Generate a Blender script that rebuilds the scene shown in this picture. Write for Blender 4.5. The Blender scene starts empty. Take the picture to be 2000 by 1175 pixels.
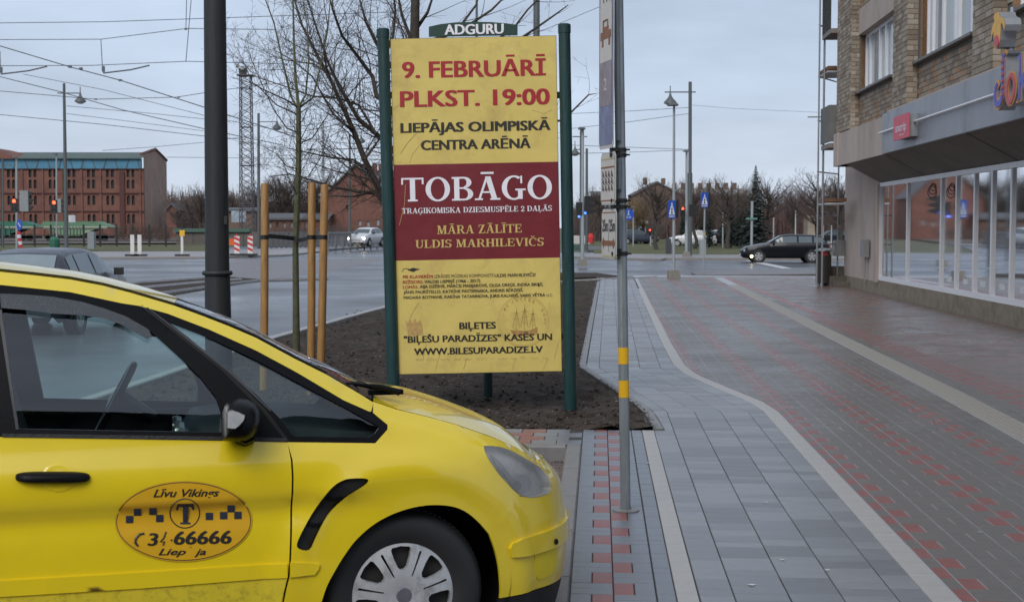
import bpy, bmesh, math, random
import numpy as np
from mathutils import Vector, Matrix, geometry
random.seed(7)
# ---------------------------------------------------------------- camera, sky, sun, exposure
F = 2667.0; EYE = 1.68; PITCH = math.atan(144 / F)
scn = bpy.context.scene
COL = scn.collection
cam_d = bpy.data.cameras.new('camera'); cam = bpy.data.objects.new('camera', cam_d); COL.objects.link(cam)
cam.location = (0, 0, EYE); cam.rotation_euler = (math.pi / 2 - PITCH, 0, 0)
cam_d.sensor_width = 36; cam_d.lens = 36 * F / 2000; cam_d.clip_start = 0.1; cam_d.clip_end = 3000
cam_d.dof.use_dof = True; cam_d.dof.focus_distance = 8.5; cam_d.dof.aperture_fstop = 9.0
scn.camera = cam
w = bpy.data.worlds.new('World'); scn.world = w; w.use_nodes = True
nt = w.node_tree; nt.nodes.clear()
def N(t, **k):
    n = nt.nodes.new(t)
    for a, b in k.items(): setattr(n, a, b)
    return n
sky = N('ShaderNodeTexSky'); sky.sky_type = 'NISHITA'; sky.sun_disc = False
SUN_EL, SUN_AZ = math.radians(38), math.radians(200)
sky.sun_elevation = SUN_EL; sky.sun_rotation = SUN_AZ; sky.air_density = 1.0; sky.dust_density = 2.0
tc = N('ShaderNodeTexCoord'); sep = N('ShaderNodeSeparateXYZ'); nt.links.new(tc.outputs['Generated'], sep.inputs[0])
rmp = N('ShaderNodeValToRGB'); e = rmp.color_ramp.elements
e[0].position = 0.0; e[0].color = (5.35, 6.0, 7.0, 1); e[1].position = 0.30; e[1].color = (3.5, 4.2, 5.3, 1)
x = rmp.color_ramp.elements.new(0.08); x.color = (4.5, 5.25, 6.5, 1)
x = rmp.color_ramp.elements.new(1.0); x.color = (4.9, 5.4, 6.4, 1)
nt.links.new(sep.outputs[2], rmp.inputs[0])
mp = N('ShaderNodeMapping'); mp.inputs['Scale'].default_value = (1.4, 1.4, 5.5); nt.links.new(tc.outputs['Generated'], mp.inputs[0])
nz = N('ShaderNodeTexNoise'); nz.inputs['Scale'].default_value = 2.6; nz.inputs['Detail'].default_value = 6
nt.links.new(mp.outputs[0], nz.inputs['Vector'])
mr = N('ShaderNodeMapRange'); mr.inputs['From Min'].default_value = .3; mr.inputs['From Max'].default_value = .7
mr.inputs['To Min'].default_value = .74; mr.inputs['To Max'].default_value = 1.14; nt.links.new(nz.outputs[0], mr.inputs[0])
ml = N('ShaderNodeVectorMath', operation='SCALE'); nt.links.new(rmp.outputs[0], ml.inputs[0]); nt.links.new(mr.outputs[0], ml.inputs['Scale'])
mx = N('ShaderNodeMix', data_type='RGBA'); mx.inputs[0].default_value = 0.9
nt.links.new(sky.outputs[0], mx.inputs[6]); nt.links.new(ml.outputs[0], mx.inputs[7])
bg = N('ShaderNodeBackground'); bg.inputs[1].default_value = 0.10; nt.links.new(mx.outputs[2], bg.inputs[0])
wo = N('ShaderNodeOutputWorld'); nt.links.new(bg.outputs[0], wo.inputs[0])
sd = bpy.data.lights.new('sun', 'SUN'); sd.energy = 1.45; sd.angle = math.radians(40); sd.color = (1, .97, .93)
sun = bpy.data.objects.new('sun', sd); COL.objects.link(sun); sun.rotation_euler = (math.pi / 2 - SUN_EL, 0, -SUN_AZ + math.pi)
scn.view_settings.view_transform = 'Standard'; scn.view_settings.look = 'None'
scn.view_settings.exposure = 0.42; scn.view_settings.gamma = 1.0; scn.view_settings.use_curve_mapping = False
scn.cycles.max_bounces = 6; scn.cycles.transparent_max_bounces = 12; scn.cycles.caustics_reflective = False; scn.cycles.caustics_refractive = False

# ---------------------------------------------------------------- helpers
CP, SP = math.cos(PITCH), math.sin(PITCH)
def ray(px, py):
    u = (px - 1000) / F; v = (587.5 - py) / F
    return Vector((u, CP + v * SP, -SP + v * CP))
def G(px, py, z=0.0):            # a point on a level plane
    d = ray(px, py); k = (z - EYE) / d.z
    return Vector((d.x * k, d.y * k, z))
def D(px, py, y):                # a point at depth y
    d = ray(px, py); k = y / d.y
    return Vector((d.x * k, y, EYE + d.z * k))
def proj(P):
    X, Y, Z = P[0], P[1], P[2] - EYE
    dd = Y * CP - Z * SP; up = Y * SP + Z * CP
    return 1000 + F * X / dd, 587.5 - F * up / dd
AZ = math.atan(171 / F * CP)
CA, SA = math.cos(AZ), math.sin(AZ)
def W(s, t, z=0.0): return Vector((s * SA + t * CA, s * CA - t * SA, z))   # street frame to world
def ST(px, py, z=0.0):
    g = G(px, py, z); return g.x * SA + g.y * CA, g.x * CA - g.y * SA

MATS = {}
def mat(name, col, rough=.6, metal=0., var=.12, vscale=6., bump=0., bscale=40., spec=.5, emit=None, estr=1., alpha=1., coat=0., dark=None, dscale=2., damt=.5, detail=4, stretch=None, drops=0., rvar=0.):
    if name in MATS: return MATS[name]
    m = bpy.data.materials.new(name); m.use_nodes = True; t = m.node_tree; b = t.nodes['Principled BSDF']
    L = t.links.new
    def n(ty, **k):
        q = t.nodes.new(ty)
        for a, c in k.items(): setattr(q, a, c)
        return q
    b.inputs['Roughness'].default_value = rough; b.inputs['Metallic'].default_value = metal
    b.inputs['Specular IOR Level'].default_value = spec; b.inputs['Coat Weight'].default_value = coat; b.inputs['Coat Roughness'].default_value = .06
    c4 = (*col, 1)
    b.inputs['Base Color'].default_value = c4
    co = n('ShaderNodeTexCoord'); mp = n('ShaderNodeMapping'); L(co.outputs['Object'], mp.inputs[0])
    if stretch: mp.inputs['Scale'].default_value = stretch
    src = None
    if var > 0:
        nz = n('ShaderNodeTexNoise'); nz.inputs['Scale'].default_value = vscale; nz.inputs['Detail'].default_value = detail; nz.inputs['Roughness'].default_value = .65
        L(mp.outputs[0], nz.inputs['Vector'])
        r = n('ShaderNodeMapRange'); r.inputs['From Min'].default_value = .25; r.inputs['From Max'].default_value = .75
        r.inputs['To Min'].default_value = 1 - var; r.inputs['To Max'].default_value = 1 + var; L(nz.outputs[0], r.inputs[0])
        v = n('ShaderNodeVectorMath', operation='SCALE'); v.inputs[0].default_value = col; L(r.outputs[0], v.inputs['Scale'])
        src = v.outputs[0]
        if rvar:
            r2 = n('ShaderNodeMapRange'); r2.inputs['From Min'].default_value = .3; r2.inputs['From Max'].default_value = .7
            r2.inputs['To Min'].default_value = max(.02, rough - rvar); r2.inputs['To Max'].default_value = rough + rvar
            n3 = n('ShaderNodeTexNoise'); n3.inputs['Scale'].default_value = dscale * .6; n3.inputs['Detail'].default_value = 3; L(mp.outputs[0], n3.inputs['Vector'])
            L(n3.outputs[0], r2.inputs[0]); L(r2.outputs[0], b.inputs['Roughness'])
        L(src, b.inputs['Base Color'])
    if dark:
        nz2 = n('ShaderNodeTexNoise'); nz2.inputs['Scale'].default_value = dscale; nz2.inputs['Detail'].default_value = 6; nz2.inputs['Roughness'].default_value = .7
        L(mp.outputs[0], nz2.inputs['Vector'])
        r = n('ShaderNodeMapRange'); r.inputs['From Min'].default_value = .5; r.inputs['From Max'].default_value = .68; r.inputs['To Max'].default_value = damt; L(nz2.outputs[0], r.inputs[0])
        q = n('ShaderNodeMix', data_type='RGBA'); L(r.outputs[0], q.inputs[0])
        if src: L(src, q.inputs[6])
        else: q.inputs[6].default_value = c4
        q.inputs[7].default_value = (*dark, 1); L(q.outputs[2], b.inputs['Base Color'])
    bo = None
    if bump:
        nb = n('ShaderNodeTexNoise'); nb.inputs['Scale'].default_value = bscale; nb.inputs['Detail'].default_value = 5; L(mp.outputs[0], nb.inputs['Vector'])
        bo = n('ShaderNodeBump'); bo.inputs['Strength'].default_value = bump; bo.inputs['Distance'].default_value = .02; L(nb.outputs[0], bo.inputs['Height']); L(bo.outputs[0], b.inputs['Normal'])
    if drops:
        vo = n('ShaderNodeTexVoronoi'); vo.inputs['Scale'].default_value = 120; L(co.outputs['Object'], vo.inputs['Vector'])
        rr = n('ShaderNodeMapRange'); rr.inputs['From Min'].default_value = .12; rr.inputs['From Max'].default_value = .32; rr.inputs['To Min'].default_value = 1; rr.inputs['To Max'].default_value = 0
        L(vo.outputs['Distance'], rr.inputs[0])
        b2 = n('ShaderNodeBump'); b2.inputs['Strength'].default_value = drops; b2.inputs['Distance'].default_value = .002; L(rr.outputs[0], b2.inputs['Height'])
        if bo: L(bo.outputs[0], b2.inputs['Normal'])
        L(b2.outputs[0], b.inputs['Normal'])
    if emit:
        b.inputs['Emission Color'].default_value = (*emit, 1); b.inputs['Emission Strength'].default_value = estr
    if alpha < 1: b.inputs['Alpha'].default_value = alpha
    MATS[name] = m; return m
def glass(name, tint=(.5, .6, .6), refl=.12, rough=.02, drops=0.):
    if name in MATS: return MATS[name]
    m = bpy.data.materials.new(name); m.use_nodes = True; t = m.node_tree; t.nodes.clear(); L = t.links.new
    tr = t.nodes.new('ShaderNodeBsdfTransparent'); tr.inputs[0].default_value = (*tint, 1)
    gl = t.nodes.new('ShaderNodeBsdfGlossy'); gl.inputs['Roughness'].default_value = rough; gl.inputs[0].default_value = (.95, .97, 1, 1)
    fr = t.nodes.new('ShaderNodeFresnel'); fr.inputs[0].default_value = 1.5
    ad = t.nodes.new('ShaderNodeMath'); ad.operation = 'ADD'; ad.use_clamp = True; ad.inputs[1].default_value = refl; L(fr.outputs[0], ad.inputs[0])
    mx = t.nodes.new('ShaderNodeMixShader'); L(ad.outputs[0], mx.inputs[0]); L(tr.outputs[0], mx.inputs[1]); L(gl.outputs[0], mx.inputs[2])
    o = t.nodes.new('ShaderNodeOutputMaterial'); L(mx.outputs[0], o.inputs[0])
    if drops:
        co = t.nodes.new('ShaderNodeTexCoord'); vo = t.nodes.new('ShaderNodeTexVoronoi'); vo.inputs['Scale'].default_value = 90; L(co.outputs['Object'], vo.inputs['Vector'])
        nz = t.nodes.new('ShaderNodeTexNoise'); nz.inputs['Scale'].default_value = 1.2; L(co.outputs['Object'], nz.inputs['Vector'])
        b2 = t.nodes.new('ShaderNodeBump'); b2.inputs['Strength'].default_value = drops; b2.inputs['Distance'].default_value = .002
        rr = t.nodes.new('ShaderNodeMapRange'); rr.inputs['From Min'].default_value = .1; rr.inputs['From Max'].default_value = .3; rr.inputs['To Min'].default_value = 1; rr.inputs['To Max'].default_value = 0
        L(vo.outputs['Distance'], rr.inputs[0]); L(rr.outputs[0], b2.inputs['Height']); L(b2.outputs[0], gl.inputs['Normal'])
    MATS[name] = m; return m

class MB:
    def __init__(s): s.v = []; s.f = []
    def add(s, v, f):
        o = len(s.v); s.v += [tuple(q) for q in v]; s.f += [tuple(i + o for i in q) for q in f]; return s
    def box(s, c, d, R=None, taper=1.0):
        x, y, z = d[0] / 2, d[1] / 2, d[2] / 2; v = []
        for k in (-1, 1):
            q = taper if k > 0 else 1
            for a, b in ((-1, -1), (1, -1), (1, 1), (-1, 1)):
                p = Vector((a * x * q, b * y * q, k * z))
                if R is not None: p = R @ p
                v.append(p + Vector(c))
        return s.add(v, [(0, 3, 2, 1), (4, 5, 6, 7), (0, 1, 5, 4), (1, 2, 6, 5), (2, 3, 7, 6), (3, 0, 4, 7)])
    def tube(s, pts, r, n=8, caps=True):
        pts = [Vector(p) for p in pts]; m = len(pts)
        if not isinstance(r, (list, tuple)): r = [r] * m
        v = []; f = []; prev = None
        for i, p in enumerate(pts):
            d = (pts[min(i + 1, m - 1)] - pts[max(i - 1, 0)])
            if d.length < 1e-9: d = Vector((0, 0, 1))
            d.normalize()
            if prev is None:
                a = Vector((0, 0, 1)) if abs(d.z) < .9 else Vector((1, 0, 0)); a = d.cross(a).normalized()
            else:
                a = prev - d * prev.dot(d); a = a.normalized() if a.length > 1e-6 else d.orthogonal().normalized()
            prev = a; b = d.cross(a)
            for k in range(n):
                t = 2 * math.pi * k / n; v.append(p + (a * math.cos(t) + b * math.sin(t)) * r[i])
        for i in range(m - 1):
            for k in range(n):
                k2 = (k + 1) % n; f.append((i * n + k, i * n + k2, (i + 1) * n + k2, (i + 1) * n + k))
        if caps: f.append(tuple(range(n))[::-1]); f.append(tuple((m - 1) * n + k for k in range(n)))
        return s.add(v, f)
    def prism(s, poly, fr, h):       # poly (a,b) in frame (o, x, y, n) extruded by h along n
        o, x, y, n = [Vector(q) for q in fr]; k = len(poly)
        a = [o + x * p[0] + y * p[1] for p in poly]; b = [p + n * h for p in a]
        return s.add(a + b, [tuple(range(k))[::-1], tuple(range(k, 2 * k))] + [(i, (i + 1) % k, (i + 1) % k + k, i + k) for i in range(k)])
    def lathe(s, prof, o=(0, 0, 0), ax=(0, 0, 1), n=24):
        ax = Vector(ax).normalized(); a = ax.orthogonal().normalized(); b = ax.cross(a); o = Vector(o); v = []; f = []
        for r, h in prof:
            for k in range(n):
                t = 2 * math.pi * k / n; v.append(o + ax * h + (a * math.cos(t) + b * math.sin(t)) * r)
        for i in range(len(prof) - 1):
            for k in range(n):
                k2 = (k + 1) % n; f.append((i * n + k, i * n + k2, (i + 1) * n + k2, (i + 1) * n + k))
        return s.add(v, f)
ORG = {}
def tag(o, label=None, cat=None, group=None, kind=None):
    if label: o['label'] = label
    if cat: o['category'] = cat
    if group: o['group'] = group
    if kind: o['kind'] = kind
    return o
def thing(name, label, cat, loc=(0, 0, 0), rotz=0., group=None, local=False):
    o = bpy.data.objects.new(name, None); COL.objects.link(o); o.location = loc; o.rotation_euler = (0, 0, rotz); o.empty_display_size = .1
    ORG[o.name] = Vector((0, 0, 0)) if (local or rotz) else Vector(loc)
    return tag(o, label, cat, group)
def mesh(name, mb, m, smooth=False, off=None, sharp=40):
    me = bpy.data.meshes.new(name); v = mb.v
    if off is not None: v = [(a - off[0], b - off[1], c - off[2]) for a, b, c in v]
    me.from_pydata(v, [], mb.f)
    if m: me.materials.append(m)
    if smooth:
        me.polygons.foreach_set('use_smooth', [True] * len(me.polygons))
        if sharp: me.set_sharp_from_angle(angle=math.radians(sharp))
    me.update(); return me
def part(name, mb, m, parent, smooth=False, kind=None, label=None, sharp=40):
    off = ORG[parent.name]
    o = bpy.data.objects.new(name, mesh(name, mb, m, smooth, off, sharp)); COL.objects.link(o); o.parent = parent; ORG[o.name] = off
    return tag(o, label, None, None, kind)
def solo(name, mb, m, label=None, cat=None, group=None, kind=None, smooth=False, loc=None, rotz=0.):
    if rotz or loc is None: off = Vector((0, 0, 0)) if rotz or kind == 'structure' else Vector((sum(q[0] for q in mb.v) / len(mb.v), sum(q[1] for q in mb.v) / len(mb.v), min(q[2] for q in mb.v)))
    else: off = Vector(loc)
    o = bpy.data.objects.new(name, mesh(name, mb, m, smooth, off)); COL.objects.link(o); o.location = off; o.rotation_euler = (0, 0, rotz); ORG[o.name] = off
    return tag(o, label, cat, group, kind)
def copy_tree(o, parent=None):
    c = o.copy(); COL.objects.link(c)
    if parent is not None: c.parent = parent
    ORG[c.name] = ORG.get(o.name, Vector((0, 0, 0)))
    for ch in list(o.children): copy_tree(ch, c)
    return c
def place_mesh(name, me, parent, loc=(0, 0, 0), rot=None):
    o = bpy.data.objects.new(name, me); COL.objects.link(o); o.parent = parent; o.location = loc
    if rot: o.rotation_euler = rot
    ORG[o.name] = ORG.get(parent.name, Vector((0, 0, 0))); return o
# 2D constrained triangulation: outer polygon with holes -> verts, tris, boundary edges
def inside(P, poly):
    x, y = P[:, 0], P[:, 1]; r = np.zeros(len(P), bool); q = np.array(poly); k = len(q)
    for i in range(k):
        x0, y0 = q[i]; x1, y1 = q[(i + 1) % k]
        c = ((y0 > y) != (y1 > y)); r ^= c & (x < (x1 - x0) * (y - y0) / ((y1 - y0) if y1 != y0 else 1e-12) + x0)
    return r
def resamp(poly, res, closed=True):
    out = []; k = len(poly)
    for i in range(k if closed else k - 1):
        a = np.array(poly[i], float); b = np.array(poly[(i + 1) % k], float); n = max(1, int(math.ceil(np.linalg.norm(b - a) / res)))
        for j in range(n): out.append(tuple(a + (b - a) * j / n))
    if not closed: out.append(tuple(poly[-1]))
    return out
def cdt(outer, holes=(), res=.05, grid=True):
    outer = resamp(outer, res); holes = [resamp(h, res) for h in holes]
    pts = list(outer); ed = [(i, (i + 1) % len(outer)) for i in range(len(outer))]
    for h in holes:
        o = len(pts); pts += h; ed += [(o + i, o + (i + 1) % len(h)) for i in range(len(h))]
    if grid:
        q = np.array(outer); x0, y0 = q.min(0); x1, y1 = q.max(0)
        gx, gy = np.meshgrid(np.arange(x0 + res / 2, x1, res), np.arange(y0 + res / 2, y1, res)); g = np.c_[gx.ravel(), gy.ravel()]
        if len(g):
            k = inside(g, outer)
            for h in holes: k &= ~inside(g, h)
            g = g[k]; allp = np.array(pts)
            if len(g):
                dmin = np.array([np.min(((allp - a) ** 2).sum(1)) for a in g]); g = g[dmin > (res * .45) ** 2]
                pts += [tuple(a) for a in g]
    r = geometry.delaunay_2d_cdt([Vector(p) for p in pts], ed, [], 0, 1e-6)
    V = np.array([tuple(a) for a in r[0]]); T = [tuple(f) for f in r[2]]
    C = np.array([V[list(f)].mean(0) for f in T]); k = inside(C, outer)
    for h in holes: k &= ~inside(C, h)
    T = [f for f, a in zip(T, k) if a]
    cnt = {}
    for f in T:
        for i in range(len(f)):
            a, b = f[i], f[(i + 1) % len(f)]
            if (b, a) in cnt: cnt[(b, a)] = None
            else: cnt[(a, b)] = 1
    be = [e for e, c in cnt.items() if c]
    return V, T, be
def panel_mb(outer, holes, fn, res=.05, rim=0., flip=False, grid=True):   # fn(a,b,depth)->point
    V, T, be = cdt(outer, holes, res, grid); mb = MB()
    mb.v = [tuple(fn(a, b, 0.)) for a, b in V]; mb.f = [tuple(f) for f in T]
    if rim:
        for a, b in be:
            o = len(mb.v); mb.v += [mb.v[a], mb.v[b], tuple(fn(*V[b], rim)), tuple(fn(*V[a], rim))]; mb.f.append((o + 1, o, o + 3, o + 2))
    if flip: mb.f = [f[::-1] for f in mb.f]
    return mb
# lettering
_tc = None
def text_tris(s, bold=0., shear=0.):
    global _tc
    if _tc is None:
        _tc = bpy.data.curves.new('lettering_source', 'FONT'); _tc.resolution_u = 3
    _tc.body = s; _tc.offset = bold; _tc.shear = shear; _tc.size = 1
    o = bpy.data.objects.new('lettering_source', _tc); me = bpy.data.meshes.new_from_object(o)
    v = [(q.co.x, q.co.y / .729) for q in me.vertices]; f = [tuple(p.vertices) for p in me.polygons]
    bpy.data.objects.remove(o); bpy.data.meshes.remove(me); return v, f
def fit_text(mb, s, x0, x1, ytop, ybase, fn, bold=0., shear=0., serif=False):
    """fill mb with the text spanning x0..x1, caps ytop..ybase; fn maps (x,y)->point"""
    if bold >= .028 and not serif:      # heavy letters: slightly shifted layers of the same outline
        v, f = text_tris(s, .0, shear); a = min(q[0] for q in v); b = max(q[0] for q in v)
        for n, (ox, oy) in enumerate(((-1, -.5), (1, -.5), (-1, .5), (1, .5), (0, 0))):
            k = bold * .75; mb.add([fn(x0 + (q[0] + ox * k - a + k) / (b - a + 2 * k) * (x1 - x0), ybase + (ytop - ybase) * (q[1] + oy * k * .6), n * 4) for q in v], f)
        return
    v, f = serif_tris(s) if serif else text_tris(s, bold, shear)
    a = min(q[0] for q in v); b = max(q[0] for q in v)
    mb.add([fn(x0 + (q[0] - a) / (b - a) * (x1 - x0), ybase + (ytop - ybase) * q[1], i) if serif else fn(x0 + (q[0] - a) / (b - a) * (x1 - x0), ybase + (ytop - ybase) * q[1], 0) for i, q in enumerate(v)], f)
def serif_tris(s):
    V = []; Fc = []; x = 0.
    T, t, sf = .20, .075, .075      # thick stem, thin, serif height
    def quad(*p):
        o = len(V); V.extend((x + a, b) for a, b in p); Fc.append((o, o + 1, o + 2, o + 3)[:len(p)])
    def rect(a, b, c, d): quad((a, b), (c, b), (c, d), (a, d))
    def stem(a, w=T, lo=True, hi=True, e=.09, y0=0., y1=1.):
        rect(a, y0 + (sf if lo else 0), a + w, y1 - (sf if hi else 0))
        if lo: rect(a - e, y0, a + w + e, y0 + sf)
        if hi: rect(a - e, y1 - sf, a + w + e, y1)
    def diag(x0, y0, x1, y1, w): quad((x0 - w / 2, y0), (x0 + w / 2, y0), (x1 + w / 2, y1), (x1 - w / 2, y1))
    def arc(cx, cy, rx, ry, a0, a1, w=T, th=t, n=14):
        pts = []
        for i in range(n + 1):
            a = math.radians(a0 + (a1 - a0) * i / n); c, q = math.cos(a), math.sin(a)
            pts.append(((cx + rx * c, cy + ry * q), (cx + (rx - w) * c, cy + (ry - th) * q)))
        for i in range(n): quad(pts[i][0], pts[i + 1][0], pts[i + 1][1], pts[i][1])
    for ch in s:
        base = ch; acc = None
        for k, vv in {'Ā': 'A-', 'Ē': 'E-', 'Ī': 'I-', 'Č': 'Cv', 'Ģ': 'G,', 'Ļ': 'L,'}.items():
            if ch == k: base, acc = vv[0], vv[1]
        wd = .8
        if base == ' ': x += .42; continue
        if base == 'T': wd = .86; stem(.33, hi=False); rect(0, 1 - sf, .86, 1); rect(0, .72, .07, 1 - sf); rect(.79, .72, .86, 1 - sf)
        elif base == 'O': wd = .94; arc(.47, .5, .47, .52, 0, 360, .2, .075, 32)
        elif base == 'C': wd = .84; arc(.47, .5, .47, .52, 55, 305, .2, .075, 24); rect(.72, .68, .79, 1.)
        elif base == 'G': wd = .92; arc(.47, .5, .47, .52, 55, 305, .2, .075, 24); rect(.72, .68, .79, 1.); rect(.62, .02, .8, .44); rect(.52, .38, .92, .455)
        elif base == 'B': wd = .82; stem(.09, hi=True); rect(.29, .925, .5, 1); rect(.29, 0, .5, sf); rect(.29, .49, .5, .56); arc(.46, .76, .3, .24, -90, 90, .19, sf); arc(.48, .27, .34, .27, -90, 90, .2, sf)
        elif base == 'D': wd = .88; stem(.09); rect(.29, .925, .45, 1); rect(.29, 0, .45, sf); arc(.42, .5, .46, .5, -90, 90, .2, sf, 18)
        elif base == 'E': wd = .78; stem(.09); rect(.29, .925, .74, 1); rect(.29, 0, .78, sf); rect(.29, .48, .56, .555); rect(.67, .7, .74, .925); rect(.71, sf, .78, .3); rect(.52, .38, .58, .66)
        elif base == 'I': wd = .38; stem(.09)
        elif base == 'K': wd = .92; stem(.09); diag(.32, .42, .74, .95, .09); diag(.78, .05, .45, .6, .22); rect(.56, 0, .96, sf); rect(.58, 1 - sf, .9, 1)
        elif base == 'L': wd = .74; stem(.09); rect(.29, 0, .74, sf); rect(.67, sf, .74, .34)
        elif base == 'M': wd = 1.08; stem(.1, .09); stem(.8, .19); diag(.5, .02, .22, 1, .2); diag(.52, .02, .84, 1, .09)
        elif base == 'P': wd = .78; stem(.09); rect(.29, .925, .48, 1); rect(.29, .42, .48, .49); arc(.46, .71, .32, .29, -90, 90, .19, sf)
        elif base == 'R': wd = .9; stem(.09); rect(.29, .925, .48, 1); rect(.29, .44, .48, .51); arc(.46, .72, .31, .28, -90, 90, .19, sf); diag(.76, .03, .5, .46, .2); rect(.66, 0, .93, sf)
        elif base == 'S':
            wd = .68; arc(.34, .74, .33, .28, 20, 250, .19, .075); arc(.34, .27, .34, .29, -160, 80, .2, .075); diag(.5, .43, .2, .56, .2); rect(.6, .72, .66, 1.02); rect(.01, -.02, .07, .28)
        elif base == 'U': wd = .88; stem(.1, .2, lo=False, y0=.25); stem(.69, .09, lo=False, y0=.25); arc(.44, .28, .34, .3, 180, 360, .15, .08)
        elif base == 'V': wd = .92; diag(.47, 0, .17, 1, .2); diag(.47, 0, .78, 1, .08); rect(0, 1 - sf, .36, 1); rect(.64, 1 - sf, .92, 1)
        elif base == 'Z': wd = .74; rect(.03, 1 - sf, .72, 1); rect(0, 0, .72, sf); diag(.13, 0, .58, 1, .22); rect(.03, .72, .1, 1); rect(.66, 0, .73, .3)
        elif base == 'H': wd = .94; stem(.09); stem(.65); rect(.29, .46, .65, .54)
        elif base == 'N': wd = .94; stem(.1, .09); stem(.75, .09); diag(.75, 0, .2, 1, .2)
        elif base == 'A': wd = .96; diag(.15, 0, .47, 1, .09); diag(.76, 0, .5, 1, .21); rect(.25, .3, .66, .37); rect(-.01, 0, .3, sf); rect(.58, 0, .97, sf)
        elif base == '2': wd = .66; arc(.33, .7, .32, .3, -20, 190, .18, .075); diag(.14, .08, .52, .58, .17); rect(.02, 0, .64, .13); rect(.58, .1, .64, .3)
        if acc == '-': rect(wd / 2 - .25, 1.1, wd / 2 + .25, 1.19)
        if acc == 'v': diag(wd / 2, 1.08, wd / 2 - .17, 1.28, .12); diag(wd / 2, 1.08, wd / 2 + .17, 1.28, .12)
        if acc == ',': diag(wd / 2 - .06, -.3, wd / 2 + .03, -.08, .11)
        x += wd + .07
    return V, Fc
# ================================================================ GROUND
M_earth = mat('earth', (.10, .095, .055), .9, var=.35, vscale=.15, bump=.3, bscale=3, dark=(.06, .075, .03), dscale=.05, damt=.8)
M_asph = mat('wet_asphalt', (.10, .10, .108), .33, var=.25, vscale=1.2, bump=.10, bscale=60, dark=(.055, .055, .062), dscale=.35, damt=.7, rvar=.14, spec=.55)
M_grass = mat('verge_grass', (.085, .088, .028), .95, var=.45, vscale=.6, bump=.6, bscale=8, dark=(.07, .05, .03), dscale=.25, damt=.7)
M_grey = mat('grey_paver', (.155, .165, .185), .30, var=.16, vscale=5, bump=.12, bscale=160, spec=.5, dark=(.12, .125, .14), dscale=1.3, damt=.5, rvar=.08)
M_tile = mat('path_tile', (.190, .195, .203), .32, var=.13, vscale=3.5, bump=.10, bscale=150, dark=(.14, .145, .155), dscale=.9, damt=.55, rvar=.08)
M_tile2 = mat('path_tile_pale', (.225, .23, .237), .32, var=.12, vscale=4, bump=.10, bscale=150, rvar=.08, dscale=1.2)
M_tile3 = mat('path_tile_dark', (.160, .163, .170), .34, var=.14, vscale=4, bump=.10, bscale=150, rvar=.08, dscale=1.2)
M_gdark = mat('dark_paver', (.142, .126, .110), .34, var=.18, vscale=5, bump=.15, bscale=160, dark=(.09, .08, .075), dscale=1.1, damt=.6, rvar=.1)
M_red = mat('red_paver', (.235, .075, .062), .34, var=.2, vscale=7, bump=.14, bscale=150, rvar=.08)
M_rb = mat('red_brown_paver', (.165, .110, .088), .32, var=.22, vscale=5, bump=.14, bscale=150, rvar=.1)
M_band = mat('pale_edging', (.40, .385, .36), .42, var=.1, vscale=6, bump=.1, bscale=120, dark=(.27, .25, .23), dscale=2.5, damt=.5)
M_tact = mat('tactile_concrete', (.30, .275, .235), .5, var=.12, vscale=6, dark=(.2, .18, .16), dscale=3, damt=.5)
M_sand = mat('light_joint_sand', (.36, .37, .39), .5, var=.12, vscale=30)
M_dj = mat('dark_joint', (.05, .048, .045), .7, var=.2, vscale=30)
M_kerb = mat('kerb_concrete', (.21, .205, .20), .45, var=.15, vscale=6, bump=.2, bscale=60, dark=(.10, .09, .08), dscale=3, damt=.6)
M_pk = mat('pale_kerb', (.34, .335, .32), .45, var=.15, vscale=6, dark=(.2, .18, .16), dscale=3, damt=.5)
M_soil = mat('wet_soil', (.060, .049, .041), .9, var=.5, vscale=7, bump=1.0, bscale=22, spec=.12, dark=(.022, .015, .011), dscale=4, damt=.85)
M_cob = mat('cobbles', (.15, .13, .125), .42, var=.25, vscale=9, bump=.5, bscale=14, dark=(.09, .07, .06), dscale=.8, damt=.7)
M_pale = mat('pale_footway', (.23, .21, .20), .4, var=.12, vscale=2, bump=.1, bscale=30)

def sheet(name, pts, z, m, kind='structure', label=None):
    mb = MB(); mb.add([(p[0], p[1], z) for p in pts], [tuple(range(len(pts)))])
    me = mesh(name, mb, m)
    if me.polygons[0].normal.z < 0: me.flip_normals()
    o = bpy.data.objects.new(name, me); COL.objects.link(o); ORG[o.name] = Vector((0, 0, 0)); return tag(o, label, None, None, kind)
def slab(name, pts, z0, z1, m, kind='structure', cat=None, label=None):
    a = sum(pts[i][0] * pts[(i + 1) % len(pts)][1] - pts[(i + 1) % len(pts)][0] * pts[i][1] for i in range(len(pts)))
    if a < 0: pts = pts[::-1]
    mb = MB(); mb.prism([(p[0], p[1]) for p in pts], ((0, 0, z0), (1, 0, 0), (0, 1, 0), (0, 0, 1)), z1 - z0)
    return solo(name, mb, m, label, cat, None, kind)
def gp(L, z): return [(G(x, y, z).x, G(x, y, z).y) for x, y in L]
sheet('ground', [(-1500, -60), (1500, -60), (1500, 2600), (-1500, 2600)], -.20, M_earth)
sheet('road', [(-140, -20), (140, -20), (140, 84), (60, 97), (-6, 97), (-16, 160), (-32, 160), (-26, 84), (-140, 84)], -.12, M_asph)
sheet('bay_paving', [W(3, -7)[:2], W(3, -.25)[:2], W(10.45, -.25)[:2], W(10.45, -7)[:2]], -.116, mat('bay_paver', (.13, .105, .10), .4, var=.25, vscale=6, bump=.3, bscale=30, dark=(.07, .055, .05), dscale=2, damt=.7))
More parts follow.
